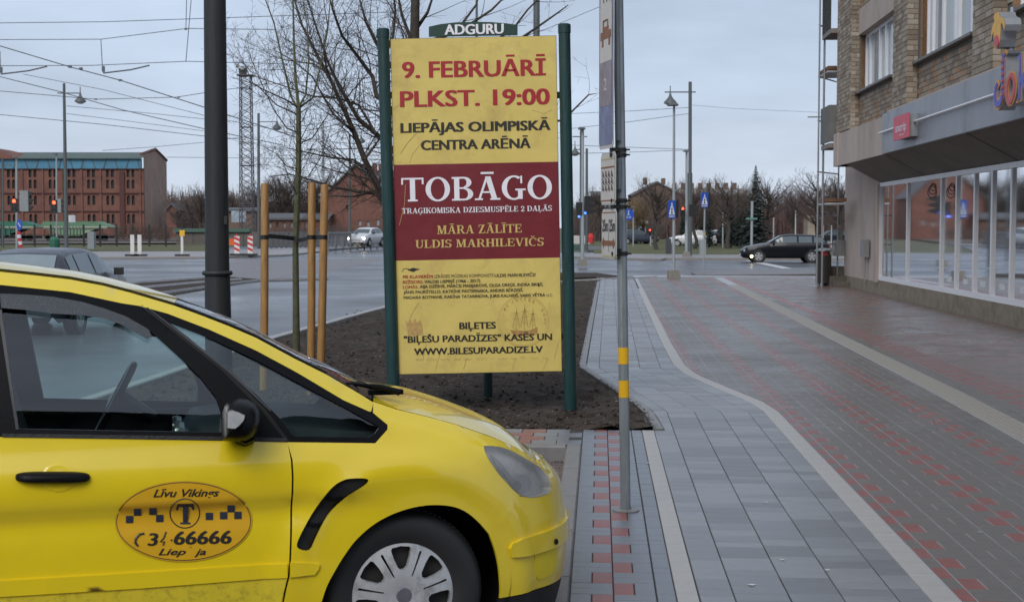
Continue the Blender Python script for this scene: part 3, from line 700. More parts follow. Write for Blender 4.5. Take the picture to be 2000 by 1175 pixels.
# upper windows
for (s0, s1, z0, z1), mu in zip(WIN, ([.0, .13, .42, .60, .84, 1], [0, .10, .30, .52, .58, .80, 1], [0, .25, .5, .75, 1])):
    fx = TR + .14; L = s1 - s0
    sp = [s1 - m_ * L for m_ in mu]; bx = [((fx, fx + .08), (s0, s1), (z0, z0 + .08)), ((fx, fx + .08), (s0, s1), (z1 - .08, z1))]
    for q in sp: bx.append(((fx - .006, fx + .08), (max(s0, q - .05), min(s1, q + .05)), (z0 + .08, z1 - .08)))
    fr = bb('window', M_wf, bx)
    for q0, q1 in zip(sp[1:], sp):
        mb = MB(); x = fx + .05; mb.add([(x, q0, z0 + .06), (x, q1, z0 + .06), (x, q1, z1 - .06), (x, q0, z1 - .06)], [(0, 1, 2, 3)]); part('pane', mb, M_up, fr)
    bb('window_sill', mat('sill_metal', (.16, .15, .14), .5, .3), [((TR - .12, TR + .14), (s0 - .05, s1 + .12), (z0 - .07, z0 - .02))])
    bb('reveal', BR[1], [((TR + .03, TR + .3), (s0 - .06, s0), (z0 - .02, z1)), ((TR + .03, TR + .3), (s1, s1 + .06), (z0 - .02, z1))])
    bb('window_back', M_in, [((fx + .09, fx + .1), (s0, s1), (z0, z1))])
# balconies at the far end
M_bal = mat('balcony_panel', (.14, .14, .13), .7, var=.2)
for z0 in (3.9, 6.9, 9.9):
    bb('balcony', mat('balcony_slab', (.22, .19, .17), .7), [((6.06, 7.0), (36.3, 37.7), (z0 - .12, z0))])
    if z0 < 4:
        for k in range(5): bb('balcony_panel', M_bal, [((6.04, 6.07), (36.32 + k * .28, 36.57 + k * .28), (z0 + .03, z0 + 1.0))])
    else:
        mb = MB()
        for k in range(11): mb.box((6.06, 36.35 + k * .13, z0 + .5), (.02, .02, 1.0))
        mb.box((6.06, 37.0, z0 + 1.0), (.05, 1.4, .04)); part('balcony_railing', mb, mat('black_iron', (.03, .03, .03), .5), bld)
    bb('balcony_panel', M_bal, [((6.06, 7.0), (36.29, 36.32), (z0 + .03, z0 + 1.0))])if z0 < 4 else None
mb = MB(); 
for k in range(3):
    r = .07 + k * .02; mb.tube([(TW - .2 + r * .8 * math.cos(t / 3), 28.15 + .05 * k, 2.5 - .05 * k + r * 1.1 * math.sin(t / 3)) for t in range(20)], .010, 5, False)
part('hanging_cable', mb, mat('black_cable', (.02, .02, .02), .6), bld)
bb('meter_box', mat('box_grey', (.25, .25, .25), .6), [((TW - .16, TW - .03), (35.6, 36.15), (.9, 1.35)), ((TW - .10, TW - .08), (35.8, 35.85), (.25, .9)), ((TW - .3, TW - .01), (39.25, 39.6), (.85, 1.3))])
# red sign box on the fascia
sg = thing('shop_sign', 'square red shop sign box with white lettering standing off the grey fascia', 'sign', W(.43, 0), -AZ)
y0, y1 = 26.2, 27.56; xs_ = TF - .25
bb('sign_box', mat('sign_box_side', (.25, .27, .29), .5), [((xs_ + .005, TF - .02), (y0 + .1, y1 - .1), (3.42, 3.85))], sg)
bb('sign_face', mat('sign_red', (.62, .06, .10), .45, var=.05), [((xs_ - .02, xs_), (y0, y1), (3.40, 3.87))], sg)
tx = MB(); fit_text(tx, 'snorip', y1 - .2, y0 + .2, 3.73, 3.56, lambda a, b, i: (xs_ - .024, a, b), .02); fit_text(tx, 'shop', y1 - .55, y0 + .4, 3.51, 3.47, lambda a, b, i: (xs_ - .024, a, b), .02)
part('lettering', tx, mat('sign_white', (.75, .7, .75), .5), sg)
# cut-out letters J o k with a jester cap
M_or = mat('letter_orange', (.72, .33, .06), .5, var=.1); M_bl = mat('letter_blue', (.12, .13, .50), .5, var=.15); M_rd = mat('letter_red', (.55, .10, .12), .5, var=.15); M_ye = mat('letter_yellow', (.80, .45, .07), .5, var=.1)
M_al = mat('letter_return', (.4, .42, .45), .35, .5)
lt = thing('cut_out_letters', 'blue and red cut-out letters reading Jok with a yellow jester cap over the fascia', 'sign', W(.43, 0), -AZ)
XL = TF - .42
def pxy(px, py):        # pixel on the letters' plane -> (along, height) in the street frame
    d = ray(px, py); k = XL / (d.x * CA - d.y * SA); return k * (d.x * SA + d.y * CA) - .43, EYE + k * d.z
def lett(outl, holes, face, grow, name, depth=.22, x=None):
    x = XL if x is None else x
    P = [pxy(*q) for q in outl]; Hs = [[pxy(*q) for q in h] for h in holes]
    a = panel_mb(P, Hs, lambda a, b, d: (x + d, a, b), .5, rim=depth, grid=False); o = part(name, a, M_al if depth > .1 else face, lt)
    b = panel_mb(P, Hs, lambda a, b, d: (x - .004 + d, a, b), .5, grid=False); part('face', b, face, o)
def inset(poly, d):
    c = np.mean(poly, 0); return [tuple(c + (np.array(q) - c) * d) for q in poly]
J = [(1953, 104), (1956, 100), (1970, 98), (1969, 104), (1965, 110), (1964, 150), (1962, 190), (1957, 206), (1950, 216), (1944, 212), (1940, 200), (1942, 170), (1946, 158), (1952, 156), (1954, 164), (1949, 176), (1949, 192), (1953, 190), (1955, 170), (1957, 112)]
lett(J, [], M_or, 0, 'letter'); 
Ji = [(1957, 107), (1966, 104), (1963, 112), (1961, 190), (1955, 207), (1949, 211), (1944, 205), (1942, 195), (1944, 170), (1948, 161), (1950, 165), (1947, 178), (1947, 196), (1951, 198), (1956, 190), (1959, 112)]
lett(Ji, [], M_bl, 0, 'letter_infill', .01, XL - .012)
for k in range(6): lett([(1959.3 - k * .2, 118 + k * 13), (1963.2 - k * .2, 116 + k * 13), (1962.8 - k * .2, 121 + k * 13), (1959 - k * .2, 123 + k * 13)], [], M_rd, 0, 'stripe', .01, XL - .024)
def ell(cx, cy, rx, ry, n=20, tilt=0): return [(cx + rx * math.cos(t * 2 * math.pi / n) + tilt * ry * math.sin(t * 2 * math.pi / n), cy + ry * math.sin(t * 2 * math.pi / n)) for t in range(n)]
lett(ell(1975, 173, 11.5, 35, tilt=-.08), [ell(1975, 172, 3.6, 18, tilt=-.08)], M_or, 0, 'letter'); lett(ell(1975, 173, 9.3, 31, tilt=-.08), [ell(1975, 172, 5.2, 21, tilt=-.08)], M_rd, 0, 'letter_infill', .01, XL - .012)
K = [(1987, 112), (1998, 100), (1997, 145), (2007, 128), (2018, 130), (2004, 160), (2020, 194), (2008, 198), (1997, 168), (1996, 197), (1984, 202), (1989, 190), (1991, 120)]
lett(K, [], M_or, 0, 'letter'); lett([(1989, 112), (1996, 104), (1995, 150), (2007, 133), (2014, 133), (2001, 160), (2015, 192), (2009, 193), (1995, 160), (1994, 194), (1988, 197), (1991, 190), (1993, 118)], [], M_bl, 0, 'letter_infill', .01, XL - .012)
cap = [(1957, 95), (1955, 80), (1955, 62), (1952, 70), (1950, 80), (1950, 64), (1953, 50), (1957, 42), (1955, 32), (1958, 26), (1966, 24), (1968, 32), (1971, 34), (1976, 36), (1978, 48), (1976, 60), (1972, 46), (1970, 46), (1968, 78), (1965, 92), (1961, 96)]
lett(cap, [], M_ye, 0, 'jester_cap', .22, XL - .1); lett(ell(1962, 81, 4.5, 12), [], M_rd, 0, 'cap_band', .01, XL - .115)
mb = MB(); s_, z_ = pxy(1962, 98); mb.tube([(XL + .1, s_, z_ - .6), (XL + .1, s_, z_ + .6)], .03, 6); mb.tube([(XL + .1, s_, z_ - .5), (TF, s_, z_ - .5)], .03, 6); part('bracket', mb, M_al, lt)
# concrete steps / rubble beside wall end
M_con = mat('old_concrete', (.13, .11, .09), .85, var=.3, vscale=6, bump=.4)
st = thing('broken_steps', 'low broken concrete steps between litter bin and building corner', 'steps', W(39.3, 6.75))
mb = MB(); R_ = Matrix.Rotation(-AZ, 3, 'Z')
for i, (s, t, h, wd) in enumerate([(40.2, 6.85, .55, .75), (39.6, 7.0, .28, .9), (39.1, 7.05, .14, .9)]): 
    m_ = MB(); m_.box(W(s, t, h / 2 - .05), (wd, .55, h + .1), R_); part('step', m_, M_con, st)
# litter bin
bn = thing('litter_bin', 'dark ribbed litter bin with curved lid beside the building corner', 'bin', (0, 0, 0), local=True); P = G(1608, 558); bn.location = P
mb = MB(); q = []
for k in range(28):
    a = k * 2 * math.pi / 28; mb.box((.19 * math.cos(a), .19 * math.sin(a), .48), (.03, .012, .80), Matrix.Rotation(a + math.pi / 2, 3, 'Z'))
mb.lathe([(.001, .09), (.18, .09), (.18, .86), (.001, .86)], n=24)
mb.v = [(x * 1.12, y, z) for x, y, z in mb.v]; part('bin_body', mb, mat('bin_dark', (.035, .032, .03), .5), bn)
mb = MB(); mb.lathe([(.26, 1.0), (.25, 1.03), (.15, 1.07), (.001, 1.085)], n=24); mb.lathe([(.001, .995), (.26, 1.0)], n=24); part('lid', mb, mat('bin_lid', (.2, .2, .2), .3, .5), bn, smooth=True)
mb = MB(); 
for k in range(4):
    a = k * math.pi / 2 + .5; mb.tube([(.17 * math.cos(a), .17 * math.sin(a), 0), (.17 * math.cos(a), .17 * math.sin(a), .12)], .015, 6); mb.tube([(.17 * math.cos(a), .17 * math.sin(a), .86), (.17 * math.cos(a), .17 * math.sin(a), 1.02)], .012, 6)
part('leg', mb, mat('bin_dark', (.03, .03, .03), .5), bn)
mb = MB(); mb.box((0, -.1, .93), (.2, .1, .10)); part('bag', mb, mat('red_bag', (.55, .03, .02), .6), bn)
# scaffold at the far corner
M_sc = mat('scaffold_steel', (.26, .27, .28), .5, .4); sc = thing('scaffold_tower', 'slim steel scaffold tower with board platforms at the far building corner', 'scaffold', W(37.6, 5.7))
xs = [(38.2, 6.00), (38.2, 6.14), (39.9, 6.4), (39.9, 6.85)]
for s, t in xs: mb = MB(); mb.tube([W(s, t, -.05), W(s, t, 13)], .024, 8); part('pole', mb, M_sc, sc)
for z in (1.2, 2.0, 3.2, 4.6, 5.8, 7.2, 8.6):
    mb = MB(); mb.tube([W(38.2, 5.98, z), W(39.9, 6.85, z)], .02, 6); part('rail', mb, M_sc, sc)
    mb = MB(); mb.tube([W(38.2, 5.7, z + .1), W(38.2, 6.9, z + .1)], .02, 6); part('rail', mb, M_sc, sc) if z in (4.6,) else None
for z in (2.42, 6.0):
    mb = MB(); mb.box(W(38.6, 6.45, z), (.55, 1.5, .10), R_); part('platform', mb, mat('scaffold_board', (.17, .09, .05), .8, var=.3), sc)
    mb = MB(); mb.box(W(38.6, 6.45, z - .1), (.57, 1.52, .05), R_); part('platform_frame', mb, mat('scaffold_frame', (.4, .4, .4), .5), sc)
# ================================================================ BILLBOARD
M_gp = mat('green_painted_wood', (.008, .042, .042), .42, var=.35, vscale=4, bump=.35, bscale=12, dark=(.006, .02, .02), dscale=3, damt=.7, stretch=(6, 6, .5), spec=.5)
BY = 12.75
roll = math.radians(1.12); bx0, bz0 = D(938, 730, BY).x, D(938, 730, BY).z
bd = thing('billboard', 'tall theatre billboard on round green posts with yellow and maroon poster', 'billboard', (bx0, BY, 0), local=True)
def BL(px, py, y=0.):
    P = D(px, py, BY + y); dx, dz = P.x - bx0, P.z - bz0
    return (dx * math.cos(roll) - dz * math.sin(roll) * -1 * -1, dz * math.cos(roll) + dx * math.sin(roll) * -1)
def BL(px, py, y=0.):    # pixel -> board coordinates (x to the right, z up, before the roll)
    P = D(px, py, BY + y); dx, dz = P.x - bx0, P.z - bz0
    return dx * math.cos(-roll) - dz * math.sin(-roll) * -1, dz * math.cos(-roll) + dx * math.sin(-roll)
RC, RS = math.cos(roll), math.sin(roll)
def BL(px, py, y=0.):
    P = D(px, py, BY + y); dx, dz = P.x - bx0, P.z - bz0     # rotate by -roll in the x-z plane
    return dx * RC + dz * RS, -dx * RS + dz * RC
def BW(a, b, y=0.): return (a * RC - b * RS, y, bz0 + a * RS + b * RC)
l_, b_ = BL(778, 731); r_, _ = BL(1098, 727); _, t_ = BL(762, 76)
def bpoly(name, pts, m, y, parent, h=.002, smooth=False):
    mb = panel_mb(pts, [], lambda a, b, d: BW(a, b, y + d), .25, rim=h); return part(name, mb, m, parent)
mbk = MB(); mbk.add([BW(a, b, y) for y in (.0, .035) for a, b in ((l_, b_), (r_, b_), (r_, t_), (l_, t_))], [(0, 1, 2, 3), (7, 6, 5, 4), (0, 4, 5, 1), (1, 5, 6, 2), (2, 6, 7, 3), (3, 7, 4, 0)])
part('backing_board', mbk, mat('dark_edge', (.03, .03, .025), .6), bd)
# the poster: wrinkled paper pasted on the board
M_pap = mat('poster_yellow', (.66, .51, .14), .5, var=.09, vscale=2.5, bump=.25, bscale=6, dark=(.44, .30, .10), dscale=3.2, damt=.5, detail=8)
M_mar = mat('poster_maroon', (.165, .014, .022), .42, var=.12, vscale=2, bump=.25, bscale=6)
g = .004
for nm, ya, yb, m in (('poster_upper_sheet', t_ - g, BL(928, 319)[1], M_pap), ('poster_middle_sheet', BL(928, 319)[1], BL(933, 506)[1], M_mar), ('poster_lower_sheet', BL(933, 506)[1], b_ + g, M_pap)):
    mb = panel_mb([(l_ + g, yb), (r_ - g, yb), (r_ - g, ya), (l_ + g, ya)], [], lambda a, b, d: BW(a, b, -.003 + d - .0012 * math.sin(a * 9 + b * 5) * math.sin(b * 11 - a * 4)), .05, rim=.003)
    o_ = part('poster', mb, m, bd, smooth=True)
    if m is M_mar: o_['label'] = 'maroon middle band of the poster with white title'
    if nm == 'poster_upper_sheet': PU = o_
    elif m is M_mar: PM = o_
    else: PL = o_
# creases in the paper
random.seed(5); cr = MB()
for L in [[(766, 215), (780, 205), (790, 198)], [(782, 300), (795, 280), (815, 258), (820, 240)], [(800, 318), (806, 300), (822, 280)], [(1040, 215), (1062, 222), (1078, 214)], [(800, 620), (812, 600), (818, 590)], [(826, 700), (832, 670)], [(850, 725), (856, 700), (860, 690)], [(1082, 700), (1092, 660)], [(905, 720), (912, 698)], [(1000, 722), (1006, 700)], [(1060, 722), (1070, 700)], [(780, 440), (790, 400), (792, 360)]]:
    cr.tube([BW(*BL(*q), y=-.0045) for q in L], .0025, 5)
part('crease', cr, mat('crease_paper', (.52, .42, .15), .5), PL)
M_tr = mat('print_red', (.36, .012, .022), .5, var=.08); M_tk = mat('print_black', (.02, .02, .014), .5, var=.1); M_tw = mat('print_white', (.80, .78, .82), .5, var=.05); M_ty = mat('print_gold', (.60, .44, .14), .5, var=.08)
M_sep = mat('print_sepia', (.40, .235, .07), .55, var=.35, vscale=30)
def line(parent, m, jobs, name='lettering'):
    if len(jobs) > 1:
        for j in jobs: line(parent, m, [j], name)
        return
    mb = MB()
    for j in jobs:
        s, x0, x1, yt, yb_ = j[:5]; bold = j[5] if len(j) > 5 else .02; shear = j[6] if len(j) > 6 else 0; srf = bold == 'serif'
        xm = (x0 + x1) / 2; ym = (yt + yb_) / 2; a0 = BL(x0, ym)[0]; a1 = BL(x1, ym)[0]; zt = BL(xm, yt)[1]; zb = BL(xm, yb_)[1]
        fit_text(mb, s, a0, a1, zt, zb, lambda a, b, i: BW(a, b, -.0065 - (i // 4 % 12) * .00022), 0 if srf else bold, shear, srf)
    return part(name, mb, m, parent)
line(PU, M_tr, [('9. FEBRUĀRĪ', 785, 1066, 117, 150, .042), ('PLKST. 19:00', 781, 1074, 174, 206.5, .042)])
line(PU, M_tk, [('LIEPĀJAS OLIMPISKĀ', 782, 1075, 237, 256.5, .055), ('CENTRA ARĒNĀ', 822, 1036, 271.5, 291, .055)])
line(PM, M_tw, [('TOBĀGO', 784, 1078, 345, 391, 'serif'), ('TRAĢIKOMISKA DZIESMUSPĒLE 2 DAĻĀS', 785, 1078, 404, 414.5, 'serif')])
line(PM, M_ty, [('MĀRA ZĀLĪTE', 854, 1019, 439, 455.5, 'serif'), ('ULDIS MARHILEVIČS', 811.5, 1062, 466.5, 482, 'serif')])
line(PL, M_tr, [('PIE KLAVIERĒM:', 787, 847, 536.7, 543, .03), ('REŽISORS:', 787, 826.5, 547, 553.3, .03), ('LOMĀS:', 787, 817, 557, 563.2, .03)])
line(PL, M_tk, [('IZRĀDES MŪZIKAS KOMPONISTS', 849, 964, 535, 541.5, .0), ('ULDIS MARHILEVIČS!', 966, 1046, 533.5, 540, .03), ('VALDIS LIEPIŅŠ (1966 - 2017)', 829, 938, 545.5, 551.8, .03), ('AIJA DZĒRVE, MĀRCIS MAŅJAKOVS, OLGA DREĢE, INDRA BRIĶE,', 820, 1061, 553.8, 560, .03),
    ('JĀNIS PAUKŠTELLO, KATRĪNE PASTERNAKA, ANDRIS BĒRZIŅŠ,', 788, 1022, 565, 571, .03), ('MADARA BOTMANE, KARĪNA TATARINOVA, JURIS KALNIŅŠ, VARIS VĒTRA', 788.5, 1065, 575, 581, .03), ('U.C.', 1067.5, 1080.5, 572.8, 578.8, 0),
    ('BIĻETES', 897, 968.7, 628, 641.5, .05), ('"BIĻEŠU PARADĪZES" KASĒS UN', 788.5, 1078.3, 652.8, 666, .046), ('WWW.BILESUPARADIZE.LV', 808.5, 1060, 676.8, 690, .05)])
mb = MB(); mb.tube([BW(*BL(x, y), y=-.006) for x, y in [(786, 530), (788, 525), (793, 524), (800, 526)]], .0022, 4)
mb2 = panel_mb([BL(*q) for q in [(796, 527), (803, 524), (808, 522.5), (812, 524), (821, 525), (812, 528), (808, 531), (802, 529)]], [], lambda a, b, d: BW(a, b, -.006), .2); mb.add(mb2.v, mb2.f); part('bird_mark', mb, M_tk, PL)
# faint sepia seal with a ship, crown stain and handwriting
sl = MB(); cx_, cy_ = 1022, 627
for R_px, wpx in ((50, .9), (47, .5)): sl.tube([BW(*BL(cx_ + R_px * math.cos(t / 40 * 2 * math.pi), cy_ + R_px * math.sin(t / 40 * 2 * math.pi)), y=-.004) for t in range(41)], .0016 if wpx > .6 else .001, 3, False)
for i, ch in enumerate('ANCKER'):
    a = math.radians(-118 + i * 11.5); fit_text(sl, ch, *[BL(cx_ + 43 * math.cos(a) + q, cy_)[0] for q in (-2.2, 2.2)], BL(0, cy_ + 43 * math.sin(a) - 3)[1] if 0 else BL(cx_, cy_ + 43 * math.sin(a) - 3)[1], BL(cx_, cy_ + 43 * math.sin(a) + 3)[1], lambda a_, b_q, i_: BW(a_, b_q, -.0042), .02)
for i, ch in enumerate('FEST'):
    a = math.radians(-28 + i * 12); fit_text(sl, ch, *[BL(cx_ + 43 * math.cos(a) + q, cy_)[0] for q in (-2, 2)], BL(cx_, cy_ + 43 * math.sin(a) - 2.6)[1], BL(cx_, cy_ + 43 * math.sin(a) + 2.6)[1], lambda a_, b_q, i_: BW(a_, b_q, -.0042), .02)
for i, ch in enumerate('IN'):
    a = math.radians(-146 + i * 11); fit_text(sl, ch, *[BL(cx_ + 43 * math.cos(a) + q, cy_)[0] for q in (-2, 2)], BL(cx_, cy_ + 43 * math.sin(a) - 2.6)[1], BL(cx_, cy_ + 43 * math.sin(a) + 2.6)[1], lambda a_, b_q, i_: BW(a_, b_q, -.0042), .02)
def sx(L, r=.0013): sl.tube([BW(*BL(*q), y=-.0042) for q in L], r, 3)
for mx_, top, sp in ((1008, 600, 14), (1024, 594, 15), (1040, 602, 12)):
    sx([(mx_, 645), (mx_ + 1, top)], .002)
    for k in range(3):
        sx([(mx_ - sp / 2 + 2 * k, 612 + k * 11 + (top - 600) * .6), (mx_ + sp / 2 - k, 611 + k * 11 + (top - 600) * .6)]); sx([(mx_ - sp / 2, 640), (mx_ + 1, top + 6)]); sx([(mx_ + sp / 2, 640), (mx_ + 1, top + 6)])
for k in range(9): sx([(985 + k * 6, 640 + (k % 3) * 2), (996 + k * 6, 652 - (k % 2) * 4)])
h_ = panel_mb([BL(*q) for q in [(996, 644), (1012, 646), (1034, 645), (1050, 638), (1050, 650), (1040, 656), (1004, 656)]], [], lambda a, b, d: BW(a, b, -.004), .2); sl.add(h_.v, h_.f)
sx([(980, 650), (1064, 652)]); part('seal_print', sl, M_sep, PL)
st_ = panel_mb([BL(*q) for q in [(792, 624), (796, 630), (801, 622), (805, 630), (812, 621), (814, 630), (822, 624), (825, 636), (827, 654), (797, 656), (795, 640)]], [], lambda a, b, d: BW(a, b, -.0038), .2); part('crown_stain', st_, mat('print_stain', (.47, .30, .10), .55, var=.3, vscale=25), PL)
hw = MB(); random.seed(9); X = 812
while X < 1070:
    wl = random.uniform(10, 26); pts = []
    n = int(wl / 1.3)
    for i in range(n): pts.append((X + i * 1.3, 700 - 2.2 * math.sin(i * 1.9) - (5 * random.random() if random.random() < .15 else 0) + random.uniform(-.6, .6) - (X - 940) * .015 + 1))
    hw.tube([BW(*BL(*q), y=-.0042) for q in pts], .0012, 3); X += wl + random.uniform(3, 6)
part('handwriting', hw, M_sep, PL)
# header plate
hp = [BL(*q) for q in [(837.5, 72), (837.5, 52.5), (860, 47.5), (890, 44), (925, 43), (960, 43.5), (990, 46), (1011, 49), (1011, 69)]]
hd = bpoly('header_plate', hp, mat('header_green', (.010, .045, .035), .45, var=.1), .0, bd, .02)
line(hd, M_tw, [('ADGURU', 868, 984, 46.8, 67.2, .05)])
# posts: local roll, slightly tapered
for xp0, yp0, xp1, yp1, dy in ((748, 56, 770, 800, -.01), (1102, 47, 1114, 795, -.01)):
    a0, z0 = BL(xp0, yp0); a1, z1 = BL(xp1, yp1); z1 = min(z1, -.35)
    T_ = Vector(BW(a0, z0, dy)); B_ = Vector(BW(a1, z1, dy)); B_.z = min(B_.z, -.03); pm = MB()
    d_ = T_ - B_; pm.tube([B_, B_ + d_ * .5, T_ - d_.normalized() * .075], [.060, .057, .055], 18); pp = part('post', pm, M_gp, bd, smooth=True)
    c2 = MB(); c2.tube([T_ - d_.normalized() * .085, T_ - d_.normalized() * .01, T_], [.060, .060, .045], 18); part('post_cap', c2, M_gp, pp, smooth=True)
for xx in (953,):
    P = D(xx, 700, BY + .9); pm = MB(); pm.tube([(P.x - bx0, .9, -.05), (P.x - bx0, .9, 1.4)], .045, 12); pm.tube([(P.x - bx0, .9, 1.2), (P.x - bx0, .05, 2.2)], .03, 8); part('rear_prop', pm, M_gp, bd, smooth=True)
for zz in (.35, 2.6): pm = MB(); pm.box(BW((l_ + r_) / 2, zz - .0, .055), (r_ - l_ + .2, .04, .06)); part('cross_bar', pm, M_gp, bd)
# ================================================================ SIGN POST in the pavement
M_gal = mat('galvanised', (.27, .30, .32), .42, .45, var=.2, vscale=6, bump=.1, bscale=30, dark=(.12, .13, .14), dscale=4, damt=.5, stretch=(3, 3, .5))
P0 = G(1222, 996); sy = P0.y; TP = D(1206, -90, sy)
pst = thing('sign_post', 'slim grey steel post with three parking plates and two yellow bands', 'signpost', P0)
ax_ = (TP - P0); zt = ax_.length; ax_.normalize()
def PP(z): return P0 + ax_ * (z / ax_.z)
mb = MB(); mb.tube([PP(-.05), PP(1.5), PP(TP.z)], .030, 16); part('pole', mb, M_gal, pst, smooth=True)
for ya, yb_ in ((678, 710), (742, 775)):
    za = EYE + (443 - ya) * sy / F * 1.0; za = D(1218, ya, sy).z; zb = D(1218, yb_, sy).z; mb = MB(); mb.tube([PP(zb), PP(za)], .0312, 16); part('yellow_band', mb, mat('yellow_tape', (.75, .42, .01), .45, var=.08), pst, smooth=True)
mb = MB(); mb.lathe([(.08, 0), (.08, .006), (.035, .012)], P0 + Vector((0, 0, .001)), n=20); part('base_collar', mb, M_kerb, pst)
vdir = Vector((.075, -.32, 0)).normalized()    # plate direction: near edge to the right
nrm = Vector((-vdir.y, vdir.x, 0)) * -1
if nrm.x > 0: nrm = -nrm
M_face = mat('plate_cream', (.58, .54, .50), .4, var=.08, vscale=8); M_pb = mat('plate_blue_faded', (.17, .19, .32), .45, var=.5, vscale=6); M_pm = mat('plate_mauve', (.27, .22, .25), .45, var=.35, vscale=7); M_br = mat('plate_brown', (.24, .09, .03), .5, var=.2); M_ol = mat('plate_olive', (.50, .46, .25), .45); M_dk = mat('bracket_black', (.015, .016, .018), .45)
WP = .29
def plate(x_left, yt, yb, face_m):
    """plate whose near edge touches the pole bracket"""
    zt_ = D(1200, yt, sy).z; zb_ = D(1200, yb, sy).z
    c0 = PP((zt_ + zb_) / 2) + nrm * .055 + Vector((-.005, 0, 0)); near = c0 + vdir * .10
    def q(a, b, d=0.): return near - vdir * (a * WP) + Vector((0, 0, zb_ - near.z + b * (zt_ - zb_))) + nrm * d
    r = .09; rr = r * WP / (zt_ - zb_); L = [(r, 0), (1 - r, 0), (1, rr), (1, 1 - rr), (1 - r, 1), (r, 1), (0, 1 - rr), (0, rr)]
    mb = MB(); k = len(L); mb.v = [tuple(q(a, b, 0)) for a, b in L] + [tuple(q(a, b, .004)) for a, b in L]; mb.f = [tuple(range(k)), tuple(range(k, 2 * k))] + [(i, (i + 1) % k, (i + 1) % k + k, i + k) for i in range(k)]
    o = part('sign_plate', mb, mat('plate_rim', (.5, .5, .48), .4), pst)
    mb = MB(); mb.add([q(.04 + a * .92, .02 + b * .96, .0055) for a, b in L], [tuple(range(k))]); part('plate_face', mb, face_m, o)
    return q, o
def strip(q, o, m, a0, a1, b0, b1, d=.007, name='plate_print'):
    mb = MB(); mb.add([q(a0, b0, d), q(a1, b0, d), q(a1, b1, d), q(a0, b1, d)], [(0, 1, 2, 3)]); return part(name, mb, m, o)
q, o = plate(1174, -60, 290, M_pb)
strip(q, o, M_face, .1, .9, .49, .80); strip(q, o, M_pm, .1, .9, .24, .49); strip(q, o, M_face, .12, .88, .80, .90, .0072)
car_ = MB()
for a0, a1, b0, b1 in ((.14, .86, .615, .66), (.30, .72, .66, .685), (.2, .32, .575, .615), (.65, .77, .575, .615)): car_.add([q(a0, b0, .008), q(a1, b0, .008), q(a1, b1, .008), q(a0, b1, .008)], [(0, 1, 2, 3)])
for a, b in (((.35, .685), (.35, .72)), ((.35, .72), (.65, .72)), ((.65, .72), (.65, .685))): car_.tube([q(*a, .009), q(*b, .009)], .004, 4)
part('tow_symbol', car_, M_br, o)
tx = MB(); fit_text(tx, '2', 0.62, .42, .40, .33, lambda a, b, i: q(a, b, .008), .01); part('lettering', tx, M_face, o)
mb = MB()
for k in range(6): a = .2 + (k % 3) * .2; b = .82 + (k // 3) * .035; mb.add([q(a, b, .009), q(a + .05, b, .009), q(a + .08, b + .02, .009), q(a + .03, b + .02, .009)], [(0, 1, 2, 3)])
part('plate_print', mb, M_dk, o)
q, o = plate(1177, 297, 400, M_face)
strip(q, o, M_br, .05, .95, .70, .73); strip(q, o, M_ol, .05, .95, .86, .89); strip(q, o, M_br, .05, .95, .07, .095)
mb = MB()
for k in range(4):
    for j in range(3): a = .12 + k * .2; b = .26 + j * .13; mb.add([q(a, b, .008), q(a + .05, b, .008), q(a + .16, b + .13, .008), q(a + .11, b + .13, .008)], [(0, 1, 2, 3)]); mb.add([q(a + .1, b + .02, .009), q(a + .15, b + .03, .009), q(a + .08, b + .10, .009), q(a + .04, b + .09, .009)], [(0, 1, 2, 3)])
part('hatch_symbols', mb, mat('plate_dark_print', (.10, .06, .07), .5), o)
q, o = plate(1179, 408, 506, M_face)
strip(q, o, M_br, .05, .95, .92, .94); strip(q, o, M_ol, .05, .95, .04, .075); strip(q, o, M_dk, .485, .5, .15, .80)
tx = MB(); fit_text(tx, '25m', .92, .55, .80, .56, lambda a, b, i: q(a, b, .008), .02); fit_text(tx, '25m', .44, .06, .80, .56, lambda a, b, i: q(a, b, .008), .02); part('lettering', tx, M_dk, o)
mb = MB(); mb.add([q(.18, .27, .008), q(.82, .27, .008), q(.82, .37, .008), q(.18, .37, .008)], [(0, 1, 2, 3)])
for c, e_ in ((.18, .05), (.82, .95)): mb.add([q(c, .20, .0085), q(e_, .32, .0085), q(c, .44, .0085)], [(0, 1, 2)])
part('arrow', mb, M_br, o)
for yy in (293, 303, 392, 404, 495):
    z = D(1205, yy, sy).z; mb = MB(); mb.lathe([(.030, -.012), (.036, -.012), (.036, .012), (.030, .012)], PP(z), ax_, 16); c = PP(z) + nrm * .03; mb.box(c + Vector((-.01, -.02, 0)), (.05, .06, .022)); mb.tube([PP(z) + Vector((.03, -.03, 0)), PP(z) + Vector((.05, -.045, 0))], .006, 6)
    part('clamp', mb, M_dk, pst)
ch = MB()
for ya, yb_ in ((-60, 275), (310, 370), (420, 485)):
    z0, z1 = D(1205, yb_, sy).z, D(1205, ya, sy).z; c = PP((z0 + z1) / 2) + nrm * .028 + vdir * .045; sh = ax_ * ((z1 - z0) / 2); ch.tube([c - sh, c + sh], .016, 4)
part('channel', ch, mat('channel_grey', (.24, .26, .28), .4, .5), pst)
